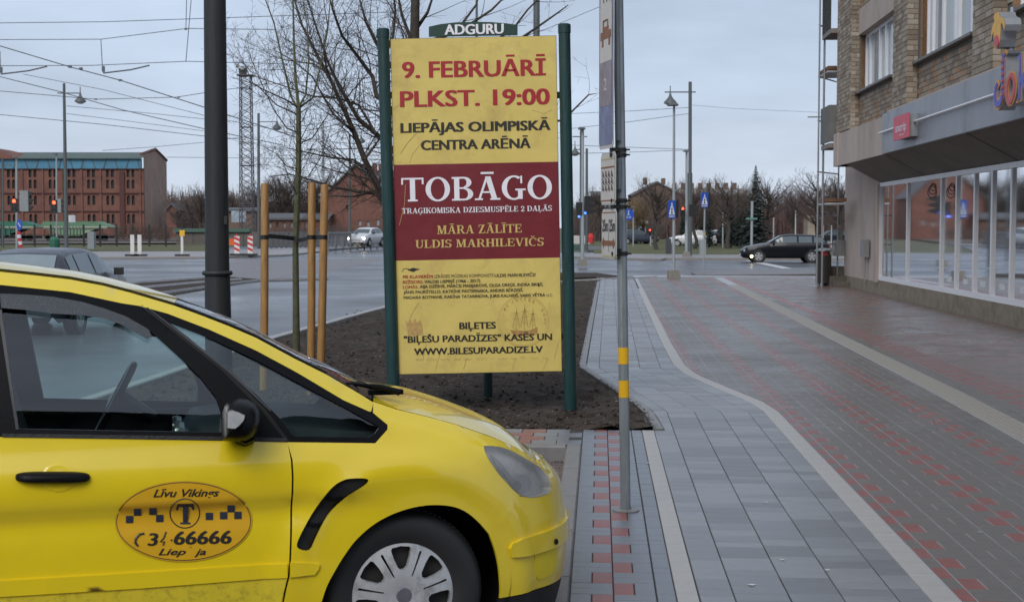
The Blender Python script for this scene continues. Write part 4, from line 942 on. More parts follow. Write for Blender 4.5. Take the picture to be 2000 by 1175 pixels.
# ================================================================ FAR SETTING AND STREET FURNITURE
def pole_(root, name, a, b, r0, r1, m, n=10): mb = MB(); mb.tube([a, b], [r0, r1], n); return part(name, mb, m, root, smooth=True)
M_mast = mat('mast_grey', (.10, .115, .115), .55, .2, var=.15, vscale=4, dark=(.06, .065, .065), dscale=2, damt=.5, stretch=(4, 4, .4))
M_lt = mat('light_grey_pole', (.34, .37, .38), .45, .3, var=.12, vscale=3)
M_blk = mat('signal_black', (.012, .012, .012), .45, var=.1)
M_con2 = mat('concrete_foot', (.20, .19, .165), .8, var=.2, vscale=10)
# large dark pole beside the taxi
dp = thing('lamp_pole', 'thick dark grey steel pole with a collar ring rising behind the taxi bonnet', 'pole', Vector((D(426, 640, 15).x, 15, 0)))
b0 = Vector((D(427, 640, 15).x, 15, -.05)); j0 = D(424.5, 533, 15); t0 = D(419, -60, 15)
mb = MB(); mb.tube([b0, j0], [.150, .137], 28); part('lower_shaft', mb, mat('pole_dark', (.030, .034, .036), .55, .0, spec=.3, var=.25, vscale=5, bump=.15, bscale=20, dark=(.03, .032, .034), dscale=3, damt=.6, stretch=(5, 5, .4)), dp, smooth=True)
mb = MB(); mb.tube([j0, t0], [.131, .117], 28); part('upper_shaft', mb, MATS['pole_dark'], dp, smooth=True)
mb = MB(); mb.lathe([(.12, -.03), (.158, -.022), (.170, 0), (.158, .022), (.12, .03)], j0, n=28); part('collar', mb, MATS['pole_dark'], dp, smooth=True)
mb = MB(); z = D(445, 430, 15); mb.box(z + Vector((-.005, -.1, 0)), (.03, .03, .09)); part('small_hook', mb, M_blk, dp)
# ---------------- bare trees
M_bark = mat('bark', (.055, .046, .036), .9, var=.4, vscale=14, bump=.5, bscale=40); M_twig = mat('twig', (.050, .038, .032), .9, var=.2, vscale=3)
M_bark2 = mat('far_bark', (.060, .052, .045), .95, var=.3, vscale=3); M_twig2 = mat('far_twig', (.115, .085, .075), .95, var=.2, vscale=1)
M_green = mat('mossy_bark', (.095, .10, .055), .9, var=.4, vscale=18, bump=.4, bscale=50)
def rnd(a, b): return random.uniform(a, b)
def twigs(mb, P, r0, r1, depth, dens, ln, up=.25, droop=0., n=3, mn=.0016):
    """side shoots along the polyline P, recursively"""
    P = [Vector(p) for p in P]; seg = [(P[i + 1] - P[i]).length for i in range(len(P) - 1)]; tot = sum(seg)
    k = max(1, int(tot * dens)); side = 1
    for q in range(k):
        t = (q + rnd(.2, .9)) / k * tot; u = t; i = 0
        while i < len(seg) - 1 and u > seg[i]: u -= seg[i]; i += 1
        f_ = min(1, u / max(seg[i], 1e-6)); base = P[i].lerp(P[i + 1], f_); d = (P[i + 1] - P[i]).normalized(); fr = t / tot
        a = d.orthogonal().normalized(); b = d.cross(a); th = rnd(0, 6.28); s = (a * math.cos(th) + b * math.sin(th))
        dr = (d * rnd(.45, .95) + s * rnd(.6, 1.0)).normalized(); L = ln * rnd(.45, 1.15) * (1 - .45 * fr); m = 5 if depth > 0 else 4
        pts = [base]; cur = base; kink = Vector((rnd(-.2, .2), rnd(-.2, .2), rnd(-.1, .1)))
        for j in range(m):
            dr = (dr + Vector((rnd(-.16, .16), rnd(-.16, .16), up * rnd(.3, .9) - droop * (j / m)))).normalized(); cur = cur + dr * (L / m); pts.append(cur)
        rr = (r0 + (r1 - r0) * fr) * rnd(.35, .55); rr = max(rr, mn); re = max(rr * .35, mn * .6)
        mb.tube(pts, [rr + (re - rr) * j / m for j in range(m + 1)], n, False)
        if depth > 0: twigs(mb, pts, rr, re, depth - 1, dens * 1.5 * (.7 if depth > 1 else 1), ln * .42, up * .8, droop, n, mn)
random.seed(21)
bt = thing('street_tree', 'large dark bare lime tree spreading its branches behind the billboard', 'tree', Vector((D(805, 600, 20).x, 20, 0)))
TD = 19.5
def L3(L, d, wob=.25, s=1): return [D(x, y, d + wob * math.sin(i * 1.3 * s) + (0 if wob == 0 else i * .12 * s)) for i, (x, y) in enumerate(L)]
mb = MB(); base = Vector((D(800, 600, TD).x, TD, -.05)); mb.tube([base, D(803, 440, TD), D(806, 300, TD), D(808, 180, TD), D(810, 60, TD), D(812, -40, TD)], [.16, .13, .115, .09, .068, .06], 10, False); part('trunk', mb, M_bark, bt, smooth=True)
limbs = [([(803, 470), (775, 435), (748, 390), (728, 345), (712, 312), (690, 255), (672, 215), (645, 155), (615, 100), (590, 50), (572, -10)], .062, .012, 0),
 ([(690, 255), (675, 245), (650, 222), (632, 190), (610, 150), (575, 120), (540, 100)], .02, .005, -1),
 ([(800, 330), (760, 285), (735, 262), (700, 232), (665, 175), (640, 120), (620, 60), (600, 0)], .045, .010, 1),
 ([(712, 312), (735, 280), (748, 262)], .02, .01, 0),
 ([(806, 260), (765, 215), (735, 185), (728, 150), (700, 112), (668, 70), (650, 20), (640, -20)], .045, .010, -1),
 ([(800, 400), (765, 380), (735, 378), (700, 374), (655, 366), (610, 352), (565, 340), (525, 345)], .036, .006, 1),
 ([(720, 376), (690, 384), (650, 382), (610, 392), (575, 385)], .02, .004, -1),
 ([(715, 330), (690, 312), (650, 308), (610, 300), (575, 292), (545, 285)], .022, .004, 1),
 ([(808, 170), (760, 125), (735, 85), (715, 45), (700, -10)], .04, .012, 1),
 ([(750, 115), (768, 70), (772, 20), (768, -20)], .025, .012, 0),
 ([(809, 120), (800, 70), (785, 30), (775, -20)], .035, .014, 1), ([(811, 60), (835, 25), (850, -20)], .03, .012, -1),
 ([(700, 232), (680, 195), (655, 150), (612, 125), (560, 118), (520, 108)], .018, .004, 1), ([(640, 150), (632, 95), (640, 50), (632, 0)], .016, .005, -1),
 ([(735, 262), (700, 205), (660, 192), (610, 188), (560, 170), (500, 150), (462, 110)], .02, .004, 1),
 ([(812, 90), (900, 60), (960, 20), (1000, -20)], .03, .01, 1), ([(808, 200), (950, 120), (1040, 60), (1090, 25), (1110, 10)], .03, .006, 1), ([(806, 280), (980, 250), (1100, 235), (1150, 185), (1165, 183)], .03, .004, 1), ([(900, 50), (930, 10), (940, -30)], .02, .01, 0), ([(940, 95), (1000, 60), (1030, 20), (1060, -10)], .02, .01, 1)]
for i, (L, r0, r1, s) in enumerate(limbs):
    P = L3(L, TD + rnd(-.3, .3), .2, s or .5); k = len(P); lm = MB(); lm.tube(P, [r0 + (r1 - r0) * j / (k - 1) for j in range(k)], 7, False); o = part('limb', lm, M_bark, bt, smooth=True)
    tw = MB(); twigs(tw, P, r0 * .7, max(r1, .006), 2, 8.0 if L[-1][0] < 800 else 3, 1.2, .16, .14, 3, .0022); part('twigs', tw, M_twig, o, kind='stuff')
# young tree with its three stakes
yt = thing('young_tree', 'slim young bare tree tied between three wooden stakes', 'tree', Vector((D(578, 700, 14.6).x, 14.6, 0)))
mb = MB(); yb = Vector((D(579, 720, 14.6).x, 14.6, -.05)); P = [yb, D(578, 600, 14.6), D(577, 480, 14.6), D(580, 400, 14.6), D(583, 310, 14.6), D(583, 210, 14.6)]; mb.tube(P, [.046, .037, .033, .033, .031, .026], 9, False); part('trunk', mb, M_green, yt, smooth=True)
for L, r0, r1 in [([(583, 210), (577, 150), (574, 80), (572, -10)], .020, .009), ([(583, 215), (568, 188), (552, 120), (535, 45), (515, -10)], .014, .006), ([(583, 210), (597, 185), (603, 120), (600, 50), (590, -10)], .012, .005), ([(583, 212), (612, 190), (628, 120), (640, 60), (645, 0)], .013, .005), ([(583, 260), (560, 250), (535, 215), (505, 150), (480, 90)], .009, .003), ([(583, 280), (610, 270), (640, 225), (650, 170)], .009, .003), ([(582, 330), (560, 325), (540, 300), (520, 290)], .007, .003), ([(582, 350), (602, 345), (625, 310), (640, 270)], .007, .003), ([(582, 210), (560, 196), (525, 180), (495, 165), (462, 92)], .010, .003), ([(583, 225), (540, 205), (500, 165), (450, 150)], .009, .003)]:
    P = L3(L, 14.6, .12, rnd(-1, 1)); k = len(P); lm = MB(); lm.tube(P, [r0 + (r1 - r0) * j / (k - 1) for j in range(k)], 6, False); o = part('branch', lm, M_green if r0 > .011 else M_bark, yt, smooth=True)
    tw = MB(); twigs(tw, P, r0 * .6, r1 * .7, 1, 9.0, .55, .3, 0, 3, .0022); part('twigs', tw, M_twig, o, kind='stuff')
tw = MB(); twigs(tw, [D(580, 400, 14.6), D(583, 310, 14.6), D(583, 215, 14.6)], .014, .012, 1, 16, .55, .12, .1, 3, .0024); part('twigs', tw, M_twig, yt, kind='stuff')
M_stk = mat('stake_wood', (.33, .175, .055), .6, var=.3, vscale=5, bump=.2, bscale=12, dark=(.13, .065, .022), dscale=2.2, damt=.7, stretch=(5, 5, .7))
for (xa, ya, xb, yb_, dd, lb) in ((517, 358, 515, 770, 14.0, 'leftmost wooden tree stake, standing apart from the other two'), (609, 357, 607, 775, 14.1, 'middle wooden tree stake, just right of the young tree'), (634, 360, 625, 790, 13.7, 'rightmost wooden tree stake, leaning beside the middle one')):
    a = D(xa, ya, dd); b = D(xb, yb_, dd); b.z = -.06; s_ = thing('tree_stake', lb, 'stake', Vector((b.x, b.y, 0)), group='stakes around the young tree')
    mb = MB(); mb.tube([b, b.lerp(a, .5) + Vector((.004, 0, 0)), a - Vector((0, 0, .01)), a], [.042, .040, .039, .034], 14); part('shaft', mb, M_stk, s_, smooth=True, sharp=50)
    mb = MB(); z = D(xa, 463, dd).z; c = b.lerp(a, (z - b.z) / (a.z - b.z)); mb.lathe([(.041, -.022), (.044, -.02), (.044, .02), (.041, .022)], c, (a - b), 14); part('strap_loop', mb, M_blk, s_)
mb = MB()
for L in ([(524, 461, 14.0), (550, 463, 14.3), (577, 466, 14.56)], [(579, 470, 14.55), (592, 468, 14.3), (603, 464, 14.1)], [(615, 464, 14.1), (628, 463, 13.8)], [(574, 467, 14.52), (584, 468, 14.52)]):
    P = [D(*q) for q in L]; k = len(P)
    o = len(mb.v); mb.v += [tuple(p + Vector((0, y, z))) for p in P for y, z in ((0, .022), (0, -.022), (.006, -.022), (.006, .022))]
    for i in range(k - 1):
        for j in range(4): mb.f.append((o + i * 4 + j, o + i * 4 + (j + 1) % 4, o + i * 4 + 4 + (j + 1) % 4, o + i * 4 + 4 + j))
solo('tree_tie', mb, mat('tie_black', (.02, .022, .022), .6), 'dark webbing tie holding the young tree between its stakes', 'strap')
# ---------------- background bare trees: four kinds shared by copies
def far_tree(seed, H, sp, dens=1.0, weep=False):
    random.seed(seed); tr = MB(); tw = MB(); P = [Vector((0, 0, -.1))]; 
    for i in range(5): P.append(Vector((rnd(-.02, .02) * H, rnd(-.02, .02) * H, H * (.10 + .13 * i))))
    r = H * .020; tr.tube(P, [r * 1.0, r * .8, r * .7, r * .55, r * .4, r * .22], 7, False)
    for i in range(int(26 * dens)):
        t = rnd(.22, .98); base = P[1].lerp(P[-1], t); a = rnd(0, 6.28); L = H * rnd(.28, .48) * (1 - .35 * t) ; d = Vector((math.cos(a) * sp, math.sin(a) * sp, rnd(.5, 1.0))).normalized(); pts = [base]; cur = base
        for j in range(5): d = (d + Vector((rnd(-.12, .12), rnd(-.12, .12), .16 if not weep else -.1 * j))).normalized(); cur = cur + d * L / 5; pts.append(cur)
        rr = r * rnd(.18, .34); tr.tube(pts, [rr * (1 - .15 * j) for j in range(6)], 5, False)
        twigs(tw, pts, rr * .7, rr * .3, 2, 3.2, H * .15, .35, .0, 3, .0095)
    twigs(tw, P[2:], r, r * .3, 2, 3., H * .18, .4, 0, 3, .0095)
    # make the finest shoots thick enough to survive at this distance
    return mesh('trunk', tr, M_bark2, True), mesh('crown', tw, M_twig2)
def fat(me, k):
    return me
_ow = max
FT_ = []
for sd_, H, sp, we in ((31, 12, .9, False), (32, 12, .6, False), (33, 12, 1.1, False), (34, 12, .45, False)): FT_.append(far_tree(sd_, H, sp, 1.0, we))
def put_tree(k, x, ybase, ytop, depth, label, group, m_crown=None, cat='tree', z0=0.):
    root = thing('bare_tree', label, cat, Vector((D(x, 440, depth).x, depth, z0)), random.uniform(0, 6), group, local=True)
    H = (443 - ytop) * depth / F + EYE - z0; s = H / 11.3; root.scale = (s * 1.45, s * 1.45, s)
    a = place_mesh('trunk', FT_[k][0], root); me = FT_[k][1]
    if m_crown:
        key = me.name + m_crown.name
        if key not in _mc: c = me.copy(); c.materials.clear(); c.materials.append(m_crown); _mc[key] = c
        me = _mc[key]
    b = place_mesh('crown', me, root); b['kind'] = 'stuff' if False else None or 'part' if False else ''
    del b['kind']; return root
_mc = {}; random.seed(77)
GR = 'bare trees on the green across the junction'
for k, x, yt_, d, lb in ((0, 1283, 330, 100, 'broad bare tree behind the pedestrian lamp column with traffic lights beneath it'), (1, 1357, 340, 105, 'bare tree partly hidden by the tall tram mast'), (2, 1422, 322, 104, 'tall bare tree left of the pointed spruce, its crown the highest there'), (0, 1502, 328, 112, 'bare tree just right of the pointed spruce'), (3, 1548, 352, 125, 'slender bare tree above the black estate car'), (2, 1598, 312, 110, 'bare tree behind the litter bin and scaffold'), (1, 1640, 330, 104, 'bare tree against the end of the corner building'),
    (3, 1388, 345, 130, 'thin bare tree right of the tall tram mast'), (1, 1455, 350, 140, 'low bare tree tucked left of the spruce'), (2, 1568, 345, 150, 'reddish bare tree over the far blue roof'), (3, 1322, 360, 150, 'small bare tree behind the lamp column'), (0, 1170, 352, 160, 'bare tree hidden partly by the parking plates'), (2, 1128, 388, 170, 'low bare tree between green board post and signals'), (0, 1620, 340, 140, 'dense bare tree behind the scaffold tower')):
    put_tree(k, x, 490, yt_, d, lb, GR)
M_ochre = mat('ochre_twig', (.22, .14, .05), .9, var=.25)
put_tree(2, 1243, 480, 372, 150, 'ochre yellow willow beside the brown brick building', GR, M_ochre); put_tree(1, 1256, 480, 380, 152, 'smaller ochre willow under the brick building gable', GR, M_ochre)
GL = 'bare trees beyond the rail yard'
for i, (k, x, yt_, d) in enumerate((a_, b_, c_, max(d_, 216) if b_ > 400 else d_) for a_, b_, c_, d_ in ((0, 345, 395, 210), (1, 372, 375, 215), (3, 392, 350, 200), (2, 455, 345, 190), (0, 520, 330, 200), (3, 548, 322, 190), (1, 565, 335, 210), (2, 600, 330, 180), (0, 620, 320, 200), (3, 655, 335, 230), (1, 530, 380, 170), (2, 470, 385, 180), (0, 575, 380, 165), (3, 500, 360, 215), (1, 615, 390, 165), (2, 355, 410, 180))):
    put_tree(k, x, 480, yt_, d, ['far bare tree right of the old brick warehouse, nearest its gable', 'second far bare tree right of the warehouse gable', 'pointed far bare tree just left of the dark pole', 'rounded bare tree right of the dark pole beside lattice tower', 'pale birch-like tree right of the lattice tower', 'tall birch-like tree by the second tram mast', 'bare tree behind the young tree trunk', 'bare tree over the left end of the red gabled house', 'tall bare tree at the red gabled house', 'bare tree above the red gable roof', 'low bushy tree at the foot of the second tram mast', 'low dark bare tree under the lattice tower', 'low scrub tree behind the tied young tree', 'misty bare tree between lattice tower and mast', 'scrub tree before the red gabled house wall', 'low scrub tree at the warehouse foot'][i], GL)
# dark woodland strip and scrub masses that read as one
def scrub(name, x0, x1, yb, yt_, d, n, m, kind='stuff', th=.035):
    mb = MB()
    for i in range(n):
        x = rnd(x0, x1); b = D(x, yb, d + rnd(-6, 6)); h = (yb - yt_) * d / F * rnd(.4, 1.0); P = [b, b + Vector((rnd(-.3, .3), 0, h * .5)), b + Vector((rnd(-.8, .8), rnd(-.5, .5), h))]; mb.tube(P, [th, th * .8, th * .4], 3, False)
        for _ in range(4):
            q = P[0].lerp(P[2], rnd(.2, .9)); mb.tube([q, q + Vector((rnd(-1, 1), rnd(-.6, .6), rnd(.3, 1.4)))], [th * .6, th * .25], 3, False)
    return solo(name, mb, m, kind=kind)
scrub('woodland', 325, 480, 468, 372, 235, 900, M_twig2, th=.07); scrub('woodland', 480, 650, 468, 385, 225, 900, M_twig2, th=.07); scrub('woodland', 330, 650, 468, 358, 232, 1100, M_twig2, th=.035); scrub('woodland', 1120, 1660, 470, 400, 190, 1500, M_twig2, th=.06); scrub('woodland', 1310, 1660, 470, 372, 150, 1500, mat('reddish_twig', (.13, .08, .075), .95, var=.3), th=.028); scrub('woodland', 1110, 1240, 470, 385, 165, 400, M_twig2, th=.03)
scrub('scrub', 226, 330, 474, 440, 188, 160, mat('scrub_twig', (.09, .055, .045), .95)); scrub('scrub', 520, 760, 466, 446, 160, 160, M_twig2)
# ---------------- conifers
M_spr = mat('spruce_needles', (.035, .050, .042), .9, var=.4, vscale=2);  # needles lightened so the conifers look hazy with distance
def spruce(seed, H, wd):
    random.seed(seed); mb = MB(); n = int(H * 5)
    for i in range(n):
        z = H * (.07 + .93 * (i / n)); R = wd * (1 - i / n) ** .85 * rnd(.8, 1.1) + .05; k = 9
        for j in range(k):
            a = j * 6.283 / k + rnd(-.3, .3); r = R * rnd(.7, 1.1); d = Vector((math.cos(a), math.sin(a), -.25)); s = Vector((-math.sin(a), math.cos(a), 0)); c = Vector((0, 0, z)); w_ = r * .20 + .05
            for q in range(3):
                f0 = .25 + q * .25; p = c + d * r * f0 + Vector((0, 0, rnd(-.05, .05))); e_ = c + d * r * (f0 + .30) + Vector((0, 0, .04)); mb.add([p - s * w_, p + s * w_, e_ + s * w_ * .3 + Vector((0, 0, -.12)), e_ - s * w_ * .3 - Vector((0, 0, .05))], [(0, 1, 2, 3)])
    tr = MB(); tr.tube([(0, 0, -.1), (0, 0, H)], [H * .014, .02], 6); return mesh('trunk', tr, M_bark2), mesh('crown', mb, M_spr)
SPR = [spruce(51, 10, 2.3), spruce(52, 10, 1.0)]
for k, x, yt_, d, lb in ((0, 1475, 322, 108, 'tall pointed dark spruce on the green'), (1, 1385, 350, 112, 'slim conifer left of the blue crossing sign post'), (1, 1411, 356, 118, 'slim conifer in the tree group, second from the left'), (1, 1428, 352, 110, 'slim conifer with darkest outline, mid group'), (1, 1441, 360, 116, 'slim conifer just left of the tall spruce'), (0, 1372, 400, 120, 'broad low spruce behind the blue crossing sign'), (0, 1450, 398, 116, 'broad low spruce at the foot of the tall spruce'), (0, 1335, 402, 125, 'broad low spruce behind the red signal')):
    root = thing('spruce', lb, 'tree', Vector((D(x, 440, d).x, d, 0)), rnd(0, 6), 'conifers on the green', local=True); H = (443 - yt_) * d / F + EYE; root.scale = (H / 10,) * 3; place_mesh('trunk', SPR[k][0], root); place_mesh('crown', SPR[k][1], root)
# ---------------- far buildings
M_rbk = mat('old_red_brick', (.18, .082, .062), .9, var=.25, vscale=.6, dark=(.10, .05, .04), dscale=.25, damt=.7); M_gab = mat('pale_patched_brick', (.36, .25, .20), .9, var=.3, vscale=.4, dark=(.24, .12, .09), dscale=.2, damt=.5)  # red brick toned paler and duller in place of distance haze
M_grf = mat('green_roof', (.085, .115, .105), .7, var=.2, vscale=.5); M_blu = mat('blue_boarding', (.07, .22, .33), .7, var=.2, vscale=.4, dark=(.06, .10, .12), dscale=.3, damt=.5); M_win = mat('dark_opening', (.018, .016, .016), .6); M_str = mat('string_course', (.09, .04, .035), .9)
def wallpx(px, py, y): return D(px, py, y)
GD = 250.; gr = thing('warehouse', 'old five storey red brick warehouse with green roof and blue band under the eaves', 'building', Vector((D(120, 460, GD).x, GD, 0)))
XL0, XR0 = D(-120, 440, GD).x, D(282, 440, GD).x
def gz(py): return EYE + (443 - py) * GD / F
wins = []
cols = [(-100, 1), (-62, 1), (-20, 1), (24, 1), (66, 1), (105, 1), (142, 1), (180, 1), (217, 1), (257, 1)]; rows = [(333, 346), (353, 368), (384, 400), (420, 436)]
fw_ = []
def gx_(px): return D(px, 440, GD).x
for cx, _ in cols:
    for k, (a, b) in enumerate(rows):
        for o_ in (-5.8, 3.8): fw_.append((gx_(cx + o_ - 2.6), gx_(cx + o_ + 3.4), gz(b), gz(a)))
    for a, b in ((346, 350), (376, 381), (411, 417)): fw_.append((gx_(cx + 18), gx_(cx + 21), gz(b), gz(a)))
Hh = [[(a, c), (b, c), (b, d), ((a + b) / 2, d + .3), (a, d)] for a, b, c, d in fw_]
mb = panel_mb([(XL0, -.3), (XR0, -.3), (XR0, gz(330)), (XL0, gz(330))], Hh, lambda a, b, d: (a, GD + d, b), 5, rim=.5, grid=False); part('front_wall', mb, M_rbk, gr)
for h in Hh[:]:
    m_ = MB(); m_.add([(a, GD + .35, b) for a, b in h], [tuple(range(5))]); part('window', m_, M_win, gr)
mb = MB(); GL_ = 20
gp_ = [(0, -.3), (GL_, -.3), (GL_, gz(303)), (GL_ * .5, gz(285)), (0, gz(301))]
dxg = D(327, 440, GD + GL_).x - XR0
mb.add([(XR0 + dxg * a / GL_, GD + a, b) for a, b in gp_], [(0, 1, 2, 3, 4)]); part('gable_wall', mb, M_gab, gr)
mb = MB(); mb.box(((XL0 + XR0) / 2, GD - .1, gz(320)), (XR0 - XL0 - .6, .5, gz(311) - gz(330))); part('blue_band', mb, M_blu, gr)
for k in range(19):
    mb = MB(); x = XL0 + 2 + k * 2.05; mb.box((x, GD - .4, gz(320)), (.14, .1, gz(311) - gz(330)), Matrix.Rotation(.3 * (-1) ** k, 3, 'Y')); part('brace', mb, M_grf, gr)
mb = MB(); mb.add([(XL0, GD - .9, gz(311)), (XR0 - .3, GD - .9, gz(311)), (XR0 + dxg * .5, GD + GL_ * .5, gz(292)), (XL0, GD + GL_ * .5, gz(292))], [(0, 1, 2, 3)]); mb.add([(XL0, GD - .9, gz(311)), (XR0 - .3, GD - .9, gz(311)), (XR0 - .3, GD - .9, gz(309)), (XL0, GD - .9, gz(309))], [(0, 1, 2, 3)]); part('roof', mb, M_grf, gr)
mb = MB(); mb.tube([(XR0 - .2, GD - .9, gz(302)), (XR0 + dxg * .5, GD + GL_ * .5, gz(285.5)), (XR0 + dxg, GD + GL_, gz(303))], .3, 5); part('verge', mb, M_rbk, gr)
for yy in (330, 377, 412): mb = MB(); mb.box(((XL0 + XR0) / 2, GD - .12, gz(yy)), (XR0 - XL0, .24, .22)); part('string_course', mb, M_str, gr)
mb = MB(); mb.box((gx_(240), GD - .15, gz(400)), (.9, .3, gz(335) - gz(465))); part('stained_pier', mb, M_str, gr)
for px_ in (-81, -41, 2, 45, 85, 123, 161, 198, 275): mb = MB(); mb.box((gx_(px_), GD - .1, gz(395)), (.35, .2, gz(330) - gz(462))); part('pilaster', mb, M_rbk, gr)
mb = MB(); mb.add([(gx_(-60), GD - .95, gz(311)), (gx_(-10), GD - .95, gz(289)), (gx_(40), GD - .95, gz(311)), (gx_(40), GD + 8, gz(300)), (gx_(-10), GD + 8, gz(289)), (gx_(-60), GD + 8, gz(300))], [(0, 1, 2), (2, 1, 4, 3), (0, 5, 4, 1)]); part('roof_gable', mb, M_rbk, gr)
def house(label, x0, x1, yb, ye, yp, d, m, mr, wins=(), cat='building', depth=10, gable=True, chim=()):
    r = thing('house', label, cat, Vector((D((x0 + x1) / 2, yb, d).x, d, 0))); z = lambda y: EYE + (443 - y) * d / F; X = lambda x: D(x, 440, d).x
    if gable: L = [(X(x0), -.3), (X(x1), -.3), (X(x1), z(ye)), ((X(x0) + X(x1)) / 2, z(yp)), (X(x0), z(ye))]
    else: L = [(X(x0), -.3), (X(x1), -.3), (X(x1), z(ye)), (X(x0), z(ye))]
    hs = [[(X(a), z(b)), (X(c), z(b)), (X(c), z(e_)), (X(a), z(e_))] for a, e_, c, b in wins]
    mb = panel_mb(L, hs, lambda a, b, q: (a, d + q, b), 5, rim=.25, grid=False); mb.add([(X(x0), d, -.3), (X(x0), d + depth, -.3), (X(x0), d + depth, z(ye)), (X(x0), d, z(ye))], [(0, 1, 2, 3)]); mb.add([(X(x1), d, -.3), (X(x1), d + depth, -.3), (X(x1), d + depth, z(ye)), (X(x1), d, z(ye))], [(0, 1, 2, 3)]); part('wall', mb, m, r)
    for h in hs: m_ = MB(); m_.add([(a, d + .22, b) for a, b in h], [(0, 1, 2, 3)]); part('window', m_, M_win if random.random() < .5 else mat('pale_pane', (.3, .32, .34), .3), r)
    mb = MB()
    if gable:
        xm = (X(x0) + X(x1)) / 2
        for s in (-1, 1):
            e_ = X(x0) - .4 if s < 0 else X(x1) + .4; mb.add([(e_, d - .4, z(ye) - .2), (xm, d - .4, z(yp) + .2), (xm, d + depth, z(yp) + .2), (e_, d + depth, z(ye) - .2), (e_, d - .4, z(ye) - .5), (xm, d - .4, z(yp) - .1)], [(0, 1, 2, 3), (0, 4, 5, 1)])
    else:
        mb.add([(X(x0) - .3, d - .4, z(ye)), (X(x1) + .3, d - .4, z(ye)), (X(x1) + .3, d + depth / 2, z(yp)), (X(x0) - .3, d + depth / 2, z(yp)), (X(x0) - .3, d - .4, z(ye) - .3), (X(x1) + .3, d - .4, z(ye) - .3)], [(0, 1, 2, 3), (0, 4, 5, 1)])
    rf = part('roof', mb, mr, r)
    for x, h in chim: m_ = MB(); m_.box((X(x), d + depth * .4, z(yp) + .3), (8 * d / F, 8 * d / F, h * d / F)); part('chimney', m_, m, rf)
    return r
M_grr = mat('dark_roofing', (.10, .10, .105), .7, var=.2); M_brn = mat('brown_brick', (.15, .10, .075), .9, var=.2, vscale=.4); M_crm = mat('pale_wall', (.30, .29, .27), .8, var=.15)
house('red brick gabled house behind the billboard, left side', 628, 762, 452, 385, 322, 205, M_rbk, M_grr, [(700, 430, 706, 440), (716, 432, 722, 442), (676, 400, 680, 408), (735, 428, 741, 440)], depth=14)
house('red roofed house with chimneys beyond the gabled brick house', 700, 790, 450, 346, 330, 235, M_rbk, M_grr, [], gable=False, chim=((728, 20), (740, 16)))
house('small red brick outbuilding beside the warehouse gable', 326, 346, 462, 408, 398, 225, M_rbk, M_grr)
house('low brown brick block below the lattice tower', 440, 500, 470, 408, 404, 185, M_brn, M_grr, gable=False)
house('low brick shed between mast and railing', 505, 640, 468, 425, 415, 200, mat('dull_brick', (.15, .075, .055), .9, var=.25), M_grr, [(525 + k * 14, 434, 530 + k * 14, 444) for k in range(7)], gable=False)
house('pale far house among the bare trees', 350, 398, 455, 400, 385, 260, M_crm, M_grr, [(360 + k * 9, 410, 364 + k * 9, 418) for k in range(4)])
house('brown brick building with white windows behind the ochre willow', 1236, 1330, 470, 378, 356, 230, M_brn, M_grr, [(1250, 375, 1255, 385), (1272, 372, 1277, 383), (1290, 378, 1294, 386), (1272, 392, 1277, 402), (1255, 395, 1259, 404)], chim=((1264, 14), (1300, 12)))
house('long flat brown building with many chimneys behind the trees', 1318, 1460, 468, 378, 366, 240, M_brn, M_crm, [(1325 + k * 16, 390, 1331 + k * 16, 400) for k in range(8)] + [(1325 + k * 16, 412, 1331 + k * 16, 422) for k in range(8)], gable=False, chim=[(1322 + k * 17, 14) for k in range(8)])
house('narrow brown building with the chimney on the far right of the sign post', 1158, 1180, 468, 380, 372, 230, M_brn, M_grr, [(1162, 392, 1166, 400), (1171, 392, 1175, 400)], gable=False)
house('low shop with pale blue roof beyond the black estate car', 1505, 1580, 472, 416, 398, 170, M_crm, mat('pale_blue_roof', (.22, .30, .36), .6), [(1512 + k * 13, 440, 1519 + k * 13, 460) for k in range(5)])
house('shop with white canopy behind the scaffold poles', 1560, 1665, 474, 432, 424, 155, M_crm, mat('canopy_white', (.5, .5, .5), .6), [(1600, 440, 1608, 466), (1612, 440, 1620, 466), (1625, 440, 1633, 466)], gable=False)
house('glass fronted low shop under the round blue sign', 1196, 1262, 474, 432, 428, 180, mat('shop_blue_grey', (.16, .20, .24), .5), M_crm, [(1205 + k * 9, 446, 1211 + k * 9, 466) for k in range(6)], gable=False)
def boxthing(name, label, cat, px0, py0, px1, py1, d, m, dy=.4, pn=None, group=None):
    a, b = D(px0, py1, d), D(px1, py0, d); mb = MB(); mb.box(((a.x + b.x) / 2, d + dy / 2, (a.z + b.z) / 2), (b.x - a.x, dy, b.z - a.z)); return solo(name, mb, m, label, cat, group)
boxthing('stone_monument', 'pale stone block wall standing beyond the bin', 'wall', 1577, 421, 1593, 478, 140, mat('block_stone', (.30, .25, .20), .9, var=.3, vscale=1.5), 2)
boxthing('shop_poster', 'orange red poster panel in front of the white canopy shop', 'sign', 1611, 442, 1622, 456, 150, mat('poster_orange', (.5, .07, .03), .6))
boxthing('advert_board', 'blue and white painted hoarding below the lattice tower', 'sign', 452, 412, 480, 434, 178, mat('hoarding_print', (.30, .36, .42), .6, var=.8, vscale=.5, dark=(.03, .06, .12), dscale=.4, damt=1.))
boxthing('container', 'green low container behind the traffic light left of the green post', 'container', 1120, 478, 1146, 492, 110, mat('container_green', (.05, .09, .08), .6), 2)
boxthing('white_hoarding', 'white wall panel behind the left traffic lights', 'wall', 1118, 460, 1152, 476, 125, mat('hoarding_white', (.5, .48, .45), .7), .5)
